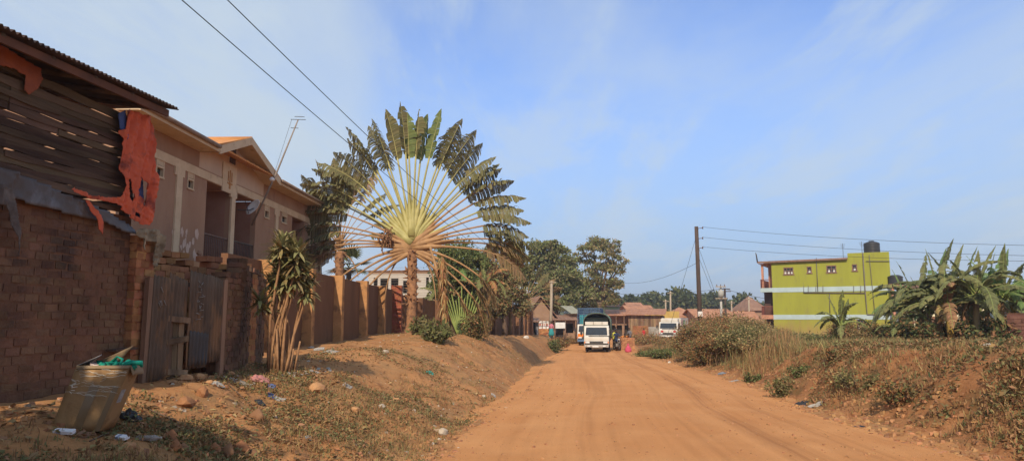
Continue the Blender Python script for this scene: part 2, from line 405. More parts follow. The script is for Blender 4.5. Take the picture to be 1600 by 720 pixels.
# ================================================================== LEFT SIDE: SHED
M_BRICK = mat('clay_brick', (.20, .108, .062), (.125, .068, .043), 1.6, .95, .9, 24, island=.2, c3=(.085, .053, .038), s3=1.0, w3=.50, spec=.1)
M_BRICK_L = mat('pale_clay_brick', (.40, .19, .085), (.28, .12, .055), 3, .95, .8, 30, island=.3, spec=.1)
M_MORTAR = mat('mud_mortar', (.215, .105, .06), (.13, .068, .043), 3, .97, 1, 20, spec=.1)
M_PLANK = mat('weathered_plank', (.145, .095, .06), (.06, .038, .026), 3, .9, .8, 40, island=.35, stretch=(1, .12, 1.6), spec=.15)
M_PLANKV = mat('upright_plank', (.30, .19, .11), (.12, .075, .045), 3, .9, .8, 40, island=.35, stretch=(1, 1, .12), spec=.15)
M_RUST = mat('rusty_iron', (.27, .125, .065), (.13, .065, .042), 2, .8, .4, 20, c3=(.33, .17, .09), s3=1.4, spec=.3)
M_IRON_D = mat('dark_roof_iron', (.10, .06, .045), (.05, .035, .03), 2, .75, .3, 20, spec=.3)
M_TARP = mat('orange_red_tarpaulin', (.78, .16, .065), (.62, .11, .045), 2, .62, .5, 9, c3=(.30, .06, .035), s3=2.6, w3=.55, translucent=.22, spec=.3)
M_BLUE = mat('blue_sheet', (.06, .09, .22), (.035, .05, .12), 3, .6, .5, 9)
M_GREY = mat('grey_plastic_sheet', (.115, .12, .13), (.085, .062, .05), 1.2, .55, .6, 5, c3=(.15, .15, .16), s3=2, spec=.35)
M_RAG = mat('dirty_cloth', (.38, .31, .20), (.16, .12, .075), 6, .9, .6, 12)
def brick_wall(mb, p0, p1, z0, z1, bl=.24, bh=.105, gap=.016, depth=.1, out=Vector((1, 0, 0)), miss=.02, jit=.006, mi=0, mm=1, zbase=None, holes=None, ragged=.0, core=True):
    """courses of separate bricks on the outward face from p0 to p1, with a mortar core behind"""
    p0 = Vector((p0[0], p0[1], 0)); p1 = Vector((p1[0], p1[1], 0)); d = p1-p0; L = d.length; u = d.normalized(); out = (out-u*out.dot(u)).normalized()
    rot = math.atan2(u.y, u.x); k = 0; z = z0
    while z+bh < z1+.001:
        x = -(bl+gap)*(.5 if k % 2 else 0)
        while x < L:
            a = max(x, 0); b = min(x+bl, L)
            zc = z+bh/2
            if b-a > .05 and random.random() > miss and not (holes and holes((a+b)/2, zc)) and (zc < z1-ragged or random.random() < .55):
                e = random.uniform(0, .010)+(random.uniform(.012, .035) if random.random() < .10 else 0)
                c = p0+u*((a+b)/2)+out*(-depth/2-e); c.z = zc+random.uniform(-jit, jit)
                mb.cbox(c, (b-a, depth, bh*random.uniform(.93, 1.03)), mi, (random.uniform(-.02, .02), random.uniform(-.025, .025), rot+random.uniform(-.02, .02)), .006)
            x += bl+gap
        z += bh+gap; k += 1
    if core:
        c = (p0+p1)/2-out*(.022+.03); zt = z1-ragged-bh*.6; c.z = (z0+zt)/2; mb.cbox(c, (L-.02, .06, zt-z0), mi, (0, 0, rot))
    return mb
def cloth(mb, frame, poly, n, off, amp, freq, mi=0, holes=(), seed=0, thick=.006, fold=(1, 0)):
    """a hanging sheet: fine grid cut to an outline (in the frame's u,w), pushed in and out in folds"""
    pu = [p[0] for p in poly]; pw = [p[1] for p in poly]; u0, u1, w0, w1 = min(pu), max(pu), min(pw), max(pw); s = (u1-u0)/n
    def inside(x, y, pl):
        c = False; j = len(pl)-1
        for i in range(len(pl)):
            if (pl[i][1] > y) != (pl[j][1] > y) and x < (pl[j][0]-pl[i][0])*(y-pl[i][1])/(pl[j][1]-pl[i][1]+1e-12)+pl[i][0]: c = not c
            j = i
        return c
    nu = n+1; nw = int((w1-w0)/s)+2; V = []; idx = {}
    def vert(i, j):
        if (i, j) in idx: return idx[i, j]
        u = u0+i*s+.25*s*math.sin(i*7.1+j*3.3); w = w0+j*s
        ph = (u*fold[0]+w*fold[1])*freq+2.2*float(vnoise(u*1+seed, w*.5, .35))
        q = off+amp*((1-2*abs(math.sin(ph*.5)))*.6+math.sin(ph*2.3+w*2)*.25)+amp*.9*(float(vnoise(u*2.2+seed, w*.7, .22))-.5)+amp*.5*(float(vnoise(u*3+seed, w*3, .12))-.5)
        idx[i, j] = len(V); V.append(frame(u, w, q)); return idx[i, j]
    Fs = []
    for i in range(nu):
        for j in range(nw):
            cu, cw = u0+(i+.5)*s, w0+(j+.5)*s
            if inside(cu, cw, poly) and not any(inside(cu, cw, h) for h in holes):
                Fs.append([vert(i, j), vert(i+1, j), vert(i+1, j+1), vert(i, j+1)])
    mb.add(V, Fs, mi, True)
def solid(o, t=.006):
    m = o.modifiers.new('thickness', 'SOLIDIFY'); m.thickness = t; m.offset = 0; return o
def corrugated(mb, o, ux, vy, nx, amp=.018, pitch=.076, ny=1, mi=0, wob=.0):
    """corrugated sheet spanned by ux (across the corrugations) and vy (along them)"""
    o, ux, vy = Vector(o), Vector(ux), Vector(vy); L = ux.length; nrm = ux.cross(vy).normalized(); k = max(8, int(L/pitch*nx)); V = []
    for j in range(ny+1):
        for i in range(k+1):
            t = i/k; V.append(o+ux*t+vy*(j/ny)+nrm*(amp*math.sin(2*math.pi*t*L/pitch)+wob*(float(vnoise(t*L*1.3, j/ny*vy.length*1.3, .5))-.5)))
    mb.add(V, [[j*(k+1)+i, j*(k+1)+i+1, (j+1)*(k+1)+i+1, (j+1)*(k+1)+i] for j in range(ny) for i in range(k)], mi, True)
def shed():
    u = Vector((-.12, -1, 0)).normalized(); c = Vector((-5.72, 11.1, 0))+u*.5; out = Vector((-u.y, u.x, 0)); out = out if out.x > 0 else -out  # u runs towards the camera
    LEN = 5.6; zb = .8
    t = thing('market_shed', 'two-level shed of dark weathered planks over a rough brick ground floor, corrugated iron roof', 'shed', (c.x, c.y, .9))
    def fr(a, w, q=0.): p = c+u*a+out*q; return Vector((p.x, p.y, w))
    z_b = 3.52
    mb = MB(); brick_wall(mb, c, c+u*LEN, zb, z_b, .205, .088, .020, .11, out, .03, .008, core=False)
    # a few bricks knocked out high on the wall leave dark sockets
    mb2 = MB(); A = fr(0, 0, -.085); B = fr(LEN, 0, -.085)
    M = Matrix.Translation(fr(LEN/2, (zb+z_b)/2, -.098)) @ Matrix.Rotation(math.atan2(u.y, u.x), 4, 'Z')
    mb2.box((-LEN/2, -.085+.02, -(z_b-zb)/2), (LEN/2, .085, (z_b-zb)/2), 0, M)
    w = mb.build('brick_wall', M_BRICK, t); mb2.build('mortar', M_MORTAR, w)
    # end wall facing the gate and rear walls (solid, closes the room)
    mb = MB(); back = -3.6
    for (a0, q0, a1, q1) in ((0.0, -.26, 0.0, back), (LEN, -.26, LEN, back)):
        p, q = fr(a0, 0, q0), fr(a1, 0, q1); uu = (q-p).normalized(); ctr = (p+q)/2; ctr.z = (zb+z_b)/2
        mb.cbox(ctr, ((q-p).length, .2, z_b-zb-.01), 0, (0, 0, math.atan2(uu.y, uu.x)))
    mb.build('side_wall', M_MORTAR, t)
    # plank upper floor
    mb = MB(); z = z_b+.03; k = 0; rr = random.Random(4)
    ztop = 4.98
    while z < ztop:
        h = rr.uniform(.085, .135); a = -.03+rr.uniform(0, .05)
        segs = rr.choice([(0, LEN), (0, 2.4, LEN), (0, 3.3, LEN), (0, 1.6, 4.1, LEN)])
        for s0, s1 in zip(segs[:-1], segs[1:]):
            n = 22; V = []; o0 = rr.uniform(0, .045); thk = .03
            ph = rr.uniform(0, 9); dip = rr.uniform(-.02, .02)
            lo = []; hi = []
            for i in range(n+1):
                tt = i/n; aa = s0+.006+(s1-s0-.012)*tt+(a if s0 == 0 and i == 0 else 0)
                e1 = .010*math.sin(aa*1.9+ph)+.007*math.sin(aa*7.1+ph*2)+dip*tt; e2 = .010*math.sin(aa*1.9+ph+.5)+.007*math.sin(aa*6.3+ph)+dip*tt
                lo.append((aa, z+e1+.008)); hi.append((aa, z+h-.012+e2))
            for (aa, w), (ab, w2) in zip(lo, hi): V += [fr(aa, w, o0), fr(ab, w2, o0), fr(ab, w2, o0-thk), fr(aa, w, o0-thk)]
            Fs = []
            for i in range(n):
                for q in range(4): Fs.append([i*4+q, i*4+(q+1) % 4, i*4+4+(q+1) % 4, i*4+4+q])
            Fs += [[0, 3, 2, 1], [n*4+q for q in range(4)]]; mb.add(V, Fs, 0)
        z += h-(.024 if rr.random() < .68 else -.003)
    mb.build('plank_wall', M_PLANK, t)
    mb = MB()
    for a in (.05, 1.9, 3.7, 5.4):
        for q in (-.1, back): mb.cbox(fr(a, (z_b+5.0)/2, q), (.1, .1, 5.0-z_b))
    for a0 in (0, LEN):
        zz = z_b+.1
        while zz < 4.9:
            p, q = fr(a0, zz+.08, -.16), fr(a0, zz+.08, back); d = (q-p).normalized(); mb.cbox((p+q)/2, ((q-p).length, .03, .15), 0, (0, random.uniform(-.01, .01), math.atan2(d.y, d.x))); zz += .21
    p, q = fr(0, 3.55, -1.9), fr(LEN, 3.55, -1.9); mb.cbox((p+q)/2, (LEN-.3, 3.3, .06), 0, (0, 0, math.atan2(u.y, u.x)))
    mb.build('timber_frame', M_PLANK, t)
    # roof: corrugations run down the slope so the eave edge is wavy
    mb = MB(); pa, pb = on_plane(280, 171, fr(0, 0, .45), out), on_plane(0, 39, fr(0, 0, .45), out); ua, ub = (pa-c).dot(u), (pb-c).dot(u)
    ez = lambda a: pa.z+(pb.z-pa.z)*(a-ua)/(ub-ua)
    e0 = fr(ua, pa.z, .45); e1 = fr(LEN+.6, ez(LEN+.6), .45); up = Vector((out.x*-1, out.y*-1, .17))*4.6
    corrugated(mb, e0, e1-e0, up, 8, .02, .085); rf = solid(mb.build('roof', M_IRON_D, t), .004)
    mb = MB()
    mb.add([fr(a_, ez(a_)-z_, q_) for a_ in (ua+.12, LEN+.5) for z_, q_ in ((.045, .36), (.15, .36), (.15, .32), (.045, .32))], [[0, 1, 2, 3], [4, 7, 6, 5], [0, 4, 5, 1], [1, 5, 6, 2], [2, 6, 7, 3], [3, 7, 4, 0]])
    mb.build('eave_board', mat('red_brown_board', (.16, .07, .04), (.09, .045, .03), 3, .9), rf)
    mb = MB()
    for a in np.arange(ua+.25, LEN, .75):
        p, q = fr(a, ez(a)-.07, .36), fr(a, ez(a)-.07+.17*3.8, -3.4); mb.tube([p, q], .04, 6)
    mb.build('rafter', M_PLANK, rf)
    # orange oxide smear of cloth under the eave at the left
    pts = lambda L: [((on_plane(x, y, fr(0, 0, .05), out)-c).dot(u), on_plane(x, y, fr(0, 0, .05), out).z) for x, y in L]
    mb = MB(); cloth(mb, fr, pts([(-30, 55), (60, 108), (62, 125), (55, 140), (42, 148), (34, 140), (36, 118), (18, 108), (-30, 96)]), 60, .09, .02, 9, seed=4)
    tag(solid(mb.build('cloth_strip', mat('faded_orange_cloth', (.32, .09, .04), (.2, .06, .035), 3, .9, .5), t)), 'faded orange cloth tucked under the eave')
    # ---- tarpaulins: top level, hanging on the corner
    def frp(a, w, q=0.): return fr(a, w, q)
    out1 = pts([(188, 171), (229, 184), (231, 240), (236, 290), (232, 330), (222, 352), (208, 350), (196, 342), (183, 330), (172, 318), (150, 314), (118, 308), (100, 296), (104, 293), (128, 305), (160, 309), (176, 308), (184, 290), (180, 262), (182, 228), (176, 205), (186, 200)])
    holes = [pts([(209, 292), (212, 276), (216, 285), (218, 300), (217, 320), (214, 322), (209, 306)]), pts([(190, 296), (193, 277), (195, 300), (196, 322), (193, 318)]), pts([(202, 330), (208, 338), (207, 343), (201, 336)])]
    mb = MB(); cloth(mb, frp, out1, 190, .17, .05, 26, holes=holes, seed=2, fold=(1, .18))
    tag(solid(mb.build('orange_tarpaulin', M_TARP)), 'torn orange-red tarpaulin hanging over the corner of the plank shed', 'tarpaulin')
    mb = MB(); cloth(mb, frp, pts([(127, 312), (133, 314), (141, 327), (150, 336), (154, 348), (152, 366), (146, 358), (144, 344), (135, 330)]), 40, .13, .02, 20, seed=5)
    tag(solid(mb.build('orange_rag', M_TARP)), 'small orange rag dangling against the top of the brick wall', 'rag')
    mb = MB(); cloth(mb, frp, pts([(177, 178), (188, 172), (193, 222), (186, 212), (179, 200)]), 24, .13, .02, 12, seed=7)
    tag(solid(mb.build('blue_cloth', M_BLUE)), 'dark blue cloth at the top left edge of the orange tarpaulin', 'cloth'); mb = MB(); cloth(mb, frp, pts([(206, 285), (219, 275), (220, 345), (206, 345)]), 30, .10, .02, 12, seed=8)
    tag(solid(mb.build('blue_cloth', M_BLUE)), 'dark blue cloth showing through the hole of the orange tarpaulin', 'cloth')
    mb = MB(); cloth(mb, frp, pts([(-40, 255), (0, 262), (60, 285), (120, 312), (165, 330), (200, 352), (214, 366), (190, 362), (165, 348), (120, 338), (60, 322), (0, 306), (-40, 290)]), 90, .09, .035, 4, seed=9, fold=(.3, 1))
    tag(solid(mb.build('grey_plastic_sheet', M_GREY)), 'dusty grey-blue plastic sheet covering the ledge between bricks and planks', 'plastic sheet')
    mb = MB(); cloth(mb, frp, pts([(-20, 285), (8, 296), (13, 330), (16, 352), (22, 362), (20, 385), (18, 400), (15, 370), (6, 355), (3, 330), (-4, 320), (-20, 320)]), 40, .16, .03, 24, seed=13)
    tag(solid(mb.build('knotted_rag', mat('dark_rag', (.17, .14, .12), (.09, .07, .06), 6, .9, .5))), 'dark knotted rag hanging at the left end of the brick wall', 'rag')
    mb = MB(); cloth(mb, frp, pts([(200, 360), (212, 356), (236, 360), (243, 372), (240, 392), (236, 415), (231, 418), (229, 396), (232, 380), (218, 376), (214, 392), (209, 388), (210, 374), (200, 366)]), 50, .2, .05, 26, seed=15)
    tag(solid(mb.build('straw_rag', M_RAG)), 'pale frayed rag draped on the brick pier beside the gate', 'rag')
    # ---- brick pier next to the gate
    mb = MB(); pc = c-u*.0
    p0, p1 = pc-u*.02+out*.10, pc-u*.50+out*.10
    brick_wall(mb, p0, p1, .75, 3.35, .22, .105, .014, .12, out, .0, .012, ragged=.15)
    fwd = -u; p2 = p0
    brick_wall(mb, p2-out*.55, p2, .75, 3.3, .22, .105, .014, .12, u, .0, .012, ragged=.2)
    tp = thing('brick_pier', 'rough clay brick pier between the plank shed and the iron gate', 'pier', (p0.x, p0.y, .85))
    bp = mb.build('brickwork', M_BRICK_L, tp)
    mb = MB(); ctr = (p0+p1)/2-out*.32; mb.cbox((ctr.x, ctr.y, 2.0), (.43-.1, .36, 2.5), 0, (0, 0, math.atan2(u.y, u.x))); mb.build('core', M_MORTAR, tp)
    mb = MB(); mb.cbox(fr(.16, 1.55, .1), (.5, .16, .03), 0, (0, .03, math.atan2(u.y, u.x))); mb.build('ledge_board', M_PLANK, tp)
shed()
# ================================================================== GATE AND BRICK COMPOUND WALL
def gate():
    M1 = mat('weathered_gate_iron', (.16, .105, .068), (.075, .048, .032), 2.0, .85, .5, 14, c3=(.24, .125, .06), s3=2.2, spec=.3, stretch=(1, 1, .35))
    M2 = mat('blue_grey_gate_iron', (.065, .075, .085), (.085, .06, .045), 2, .75, .5, 14, spec=.3, stretch=(1, 1, .4))
    def g(px, py, y): p = P(px, py, y); return p
    a = P(229, 560, 10.85); b = P(340, 560, 12.3); a.z = b.z = 0; d = b-a; L = d.length; u = d/L; out = Vector((u.y, -u.x, 0))
    t = thing('iron_gate', 'patched gate of rusty corrugated iron sheets and planks beside the brick pier', 'gate', (a.x, a.y, Hz(a.x, a.y)), math.atan2(u.y, u.x))
    def q(s, w, o=0.): p = a+u*s*L+out*o; return Vector((p.x, p.y, w))
    def sheet(s0, s1, z0, z1, z1b, o, M, label=None, tilt=0):
        mb = MB(); k = 40; V = []
        for j in range(7):
            for i in range(k+1):
                s = s0+(s1-s0)*i/k; zt = z1+(z1b-z1)*i/k; z = z0+(zt-z0)*j/6; z += (.012*math.sin(i*1.7) if j in (0, 6) else 0)
                V.append(q(s+tilt*j/6, z, o+.013*math.sin(i/k*(s1-s0)*L/.076*2*math.pi)+.02*(float(vnoise(s*3+o*50, z, .5))-.5)))
        mb.add(V, [[j*(k+1)+i, j*(k+1)+i+1, (j+1)*(k+1)+i+1, (j+1)*(k+1)+i] for j in range(6) for i in range(k)], 0, True)
        o_ = solid(mb.build('iron_sheet', M, t), .004)
        if label: o_['label'] = label
    z0 = Hz(a.x, a.y)+.0
    sheet(-.02, .24, z0+.0, 2.66, 2.62, .05, M1, 'bent brown iron sheet standing at the left of the gate', .02)
    sheet(.24, .50, 1.95, 2.72, 2.60, -.02, M1, 'short patch of iron sheet over the planks')
    sheet(.50, .80, z0+.15, 2.78, 2.72, .03, M1, 'tall brown iron sheet of the gate leaf')
    sheet(.80, 1.02, z0+.22, 2.74, 2.66, .01, M1)
    sheet(.52, .80, z0+.2, 1.8, 1.74, .055, M2, 'blue-grey iron patch on the gate leaf')
    mb = MB(); random.seed(14)
    for i in range(15):
        s_, z_ = random.uniform(.60, .68), 2.62-.045*i+random.uniform(-.01, .01); a_ = q(s_, z_, .052); mb.tube([a_, q(s_+random.uniform(-.03, .05), z_-random.uniform(.0, .05), .052), q(s_+random.uniform(0, .05), z_+random.uniform(-.03, .03), .052)], .006, 4)
    for i in range(5):
        s_, z_ = random.uniform(.06, .14), random.uniform(2.2, 2.5); mb.tube([q(s_, z_, .072), q(s_+.03, z_-.08, .072)], .006, 4)
    mb.build('chalk_marks', mat('pale_chalk', (.36, .34, .30), (.24, .21, .18), 30, .95), t)
    mb = MB()
    ang = math.atan2(u.y, u.x)
    for s, w in ((.29, .11), (.37, .1), (.45, .1)): mb.cbox(q(s, (z0+1.95)/2, -.03), (w, .03, 1.95-z0), 0, (0, random.uniform(-.03, .03), ang), .008)
    for zz, tl in ((1.15, .1), (1.65, -.12), (1.98, .08)): mb.cbox(q(.37, zz, .03), (.48, .035, .09), 0, (0, tl, ang))
    mb.build('plank', M_PLANKV, t)
    for s_, h_ in ((1.04, 1.9), (-.03, 1.8)): mb = MB(); mb.cbox(q(s_, 1.72, 0), (.09, .09, h_), 0, (0, .01, ang)); mb.build('gate_post', M_PLANKV, t)
    mb = MB(); mb.cbox(q(.5, 2.55, -.06), (L*1.0, .06, .07), 0, (0, .0, ang)); mb.build('top_rail', M_PLANKV, t)
    # ---- brick compound wall right of the gate: first stub, then the long return with honeycomb
    b2 = P(372, 560, 13.2); b2.z = 0; b3 = P(412, 560, 17.2); b3.z = 0
    tw = thing('brick_compound_wall', 'crumbling clay brick wall right of the iron gate with sunlit stepped top', 'wall', (b.x, b.y, Hz(b.x, b.y)))
    mb = MB(); s0 = b+u*.12; o2 = Vector((1, -.25, 0))
    brick_wall(mb, s0, b2, .55, 2.88, .22, .095, .014, .2, o2, .0, .01, ragged=.2)
    def hol(a_, z_): return .95 < z_ < 1.75 and (int(z_/.109) % 2 == 0) and (int(a_/.235) % 2 == 0)
    brick_wall(mb, b2, b3, .45, 3.12, .22, .095, .014, .24, Vector((1, 0, 0)), .0, .012, holes=hol, ragged=.12)
    brick_wall(mb, b2+Vector((-.3, .0, 0)), b2+Vector((.0, 0, 0)), 2.6, 3.15, .22, .095, .014, .24, Vector((0, -1, 0)), .0, .012)
    w = mb.build('brickwork', M_BRICK, tw)
    mb = MB()
    for p, q2, zt in ((s0, b2, 2.8), (b2, b3, 3.02)):
        d2 = (q2-p); uu = d2.normalized(); n2 = Vector((uu.y, -uu.x, 0)); cc = (p+q2)/2-n2*.2; mb.cbox((cc.x, cc.y, (zt+.4)/2), (d2.length-.05, .16, zt-.4), 0, (0, 0, math.atan2(uu.y, uu.x)))
    mb.build('mortar', M_MORTAR, tw)
    # ---- inner wall seen over the gate, top courses in the sun
    t3 = thing('inner_brick_wall', 'sunlit top courses of the clay brick wall behind the iron gate', 'wall', (-6.9, 12.2, 1))
    mb = MB(); p = Vector((-6.15, 11.3, 0)); r = Vector((-5.35, 14.9, 0))
    brick_wall(mb, p, r, 1.0, 3.16, .23, .1, .014, .25, Vector((.9, -1, 0)), .0, .02, ragged=.25)
    mb.build('brickwork', M_BRICK_L, t3)
    mb = MB(); d2 = r-p; uu = d2.normalized(); cc = (p+r)/2-Vector((uu.y, -uu.x, 0))*.22; mb.cbox((cc.x, cc.y, 1.95), (d2.length-.04, .15, 2.0), 0, (0, 0, math.atan2(uu.y, uu.x))); mb.build('mortar', M_MORTAR, t3)
gate()
# ================================================================== FENCE WALLS
M_FENCE = mat('brown_render', (.20, .098, .05), (.145, .07, .037), 1.4, .93, .5, 12, c3=(.10, .052, .032), s3=1.6, w3=.58, stretch=(1, 1, .35), spec=.12)
M_PILAST = mat('ochre_render', (.50, .255, .10), (.38, .185, .072), 2.4, .93, .4, 14, spec=.12, c3=(.24, .125, .06), s3=2.5)
def fence(name, label, a, b, ztop_a, ztop_b, n, piers, h_over=.06, mw=None, mp=None, pw=.32, pd=.32):
    mw = mw or M_FENCE; mp = mp or M_PILAST
    a = Vector((*a, 0)); b = Vector((*b, 0)); d = b-a; L = d.length; u = d/L; out = Vector((u.y, -u.x, 0)); ang = math.atan2(u.y, u.x)
    t = thing(name, label, 'wall', (a.x, a.y, Hz(a.x, a.y)))
    mb = MB(); k = n
    for i in range(k):
        s0, s1 = i/k, (i+1)/k; z0 = ztop_a+(ztop_b-ztop_a)*s0; z1 = ztop_a+(ztop_b-ztop_a)*s1; p, q = a+d*s0, a+d*s1; zb = min(Hz(p.x, p.y), Hz(q.x, q.y))-.4
        V = []
        for pt, zt in ((p, z0), (q, z1)):
            for o in (0, -.18): w = pt+out*o; V += [(w.x, w.y, zb), (w.x, w.y, zt)]
        mb.add(V, [[0, 4, 5, 1], [2, 3, 7, 6], [1, 5, 7, 3], [0, 2, 6, 4]]+([[0, 1, 3, 2]] if i == 0 else [])+([[4, 6, 7, 5]] if i == k-1 else []))
    mb.build('panel', mw, t)
    for s in piers:
        p = a+d*s; zt = ztop_a+(ztop_b-ztop_a)*s+h_over+random.uniform(-.03, .03); mb = MB(); zb = Hz(p.x, p.y)-.4; c = p+out*(pd/2-.1); mb.cbox((c.x, c.y, (zt+zb)/2), (pw, pd+.2, zt-zb), 0, (0, 0, ang)); mb.build('pilaster', mp, t, bevel=.012)
    return t
# near stretch: in front of the storeyed house
A = (-7.12, 17.6); B = (-6.33, 37.4)
def spx(px, A, B, py=480):
    # parameter along the wall where the sight line through px crosses it
    r = ray(px, py); k = r.x/r.y; return (k*A[1]-A[0])/((B[0]-A[0])-k*(B[1]-A[1]))
fence('boundary_wall', 'tall brown rendered boundary wall with ochre pilasters below the storeyed house', A, B, 3.62, 3.50, 14, [spx(x, A, B) for x in (409, 475, 523, 563, 592)])
# brick end pier
def end_pier():
    t = thing('brick_end_pier', 'bare red brick pier closing the end of the ochre-pilastered wall', 'pier', (B[0]+.1, B[1]+.4, 1)); mb = MB()
    p = Vector((B[0]-.1, B[1]+.2, 0))
    brick_wall(mb, p, p+Vector((.55, 0, 0)), .7, 3.75, .22, .095, .014, .2, Vector((0, -1, 0)), .0, .006)
    brick_wall(mb, p+Vector((.55, 0, 0)), p+Vector((.55, .5, 0)), .7, 3.75, .22, .095, .014, .2, Vector((1, 0, 0)), .0, .006)
    mb.build('brickwork', mat('red_pier_brick', (.36, .12, .06), (.26, .08, .045), 4, .95, .5, 30, island=.25), t)
    mb = MB(); mb.box((p.x+.18, p.y+.18, .7), (p.x+.4, p.y+.5, 3.7)); mb.build('core', M_MORTAR, t)
end_pier()
M_FENCE2 = mat('old_brown_render', (.20, .10, .055), (.13, .065, .038), 1.1, .94, .5, 10, c3=(.26, .13, .065), s3=1.4, w3=.56, stretch=(1, 1, .4), spec=.1)
C1 = (-6.2, 41.2); C2 = (-3.6, 51.5)
fence('rear_boundary_wall', 'older brown wall with stained panels behind the big palm', C1, C2, 3.25, 2.95, 10, [spx(x, C1, C2) for x in (628, 655, 682)], mp=M_FENCE2, pw=.5)
D1 = C2; D2 = (1.75, 73.0)
fence('far_boundary_wall', 'long brown panelled wall running down to the roadside kiosks', D1, D2, 2.95, 2.65, 16, [spx(x, D1, D2) for x in (733, 752, 770, 786, 797, 807, 816, 822, 828)], mw=M_FENCE2, mp=mat('brown_pilaster', (.30, .145, .072), (.21, .10, .052), 1.6, .94, .4), pw=.55, pd=.3)
# ================================================================== STOREYED HOUSE
M_PINK = mat('pink_brown_render', (.37, .222, .138), (.305, .172, .105), 1.0, .9, .25, 14, c3=(.27, .15, .10), s3=1.1, w3=.56, stretch=(1, 1, .5), spec=.12)
M_CREAM = mat('cream_trim', (.62, .47, .30), (.52, .38, .235), 2, .85, .2, c3=(.42, .29, .19), s3=3, w3=.57)
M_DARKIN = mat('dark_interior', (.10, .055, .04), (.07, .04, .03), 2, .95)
M_GLASS = mat('window_glass', (.02, .025, .03), (.03, .035, .04), 2, .08, spec=.6)
M_METAL_D = mat('painted_dark_metal', (.06, .045, .04), (.03, .025, .022), 6, .5, spec=.4)
M_RAIL = mat('rusty_railing', (.18, .11, .08), (.11, .07, .055), 9, .6, spec=.4)
M_TILE = mat('orange_roof_iron', (.60, .27, .08), (.46, .19, .06), 3, .7, .3, 8, spec=.3)
M_WHITE = mat('white_paint', (.78, .77, .74), (.62, .58, .52), 2, .5, c3=(.5, .4, .3), s3=3, w3=.6)
def cells(mb, fr, us, zs, holes, q0, q1, mi=0):
    """a wall pierced by rectangular openings, with jambs"""
    us = sorted(set(us+[v for h in holes for v in h[:2]])); zs = sorted(set(zs+[v for h in holes for v in h[2:]]))
    us = [v for v in us]; nu, nz = len(us)-1, len(zs)-1
    def hol(i, j):
        if i < 0 or j < 0 or i >= nu or j >= nz: return None
        cu, cz = (us[i]+us[i+1])/2, (zs[j]+zs[j+1])/2
        return any(h[0] < cu < h[1] and h[2] < cz < h[3] for h in holes)
    for i in range(nu):
        for j in range(nz):
            if hol(i, j): continue
            a, b, c, d = us[i], us[i+1], zs[j], zs[j+1]
            mb.quad(fr(a, c, q1), fr(b, c, q1), fr(b, d, q1), fr(a, d, q1), mi=mi); mb.quad(fr(a, c, q0), fr(a, d, q0), fr(b, d, q0), fr(b, c, q0), mi=mi)
            for di, dj, e in ((-1, 0, (a, c, a, d)), (1, 0, (b, c, b, d)), (0, -1, (a, c, b, c)), (0, 1, (a, d, b, d))):
                if hol(i+di, j+dj) is not False: mb.quad(fr(e[0], e[1], q0), fr(e[2], e[3], q0), fr(e[2], e[3], q1), fr(e[0], e[1], q1), mi=mi)
def fbox(mb, fr, u0, u1, z0, z1, q0, q1, mi=0):
    V = [fr(u, z, q) for z in (z0, z1) for u, q in ((u0, q0), (u1, q0), (u1, q1), (u0, q1))]
    mb.add(V, [[0, 3, 2, 1], [4, 5, 6, 7], [0, 1, 5, 4], [1, 2, 6, 5], [2, 3, 7, 6], [3, 0, 4, 7]], mi)
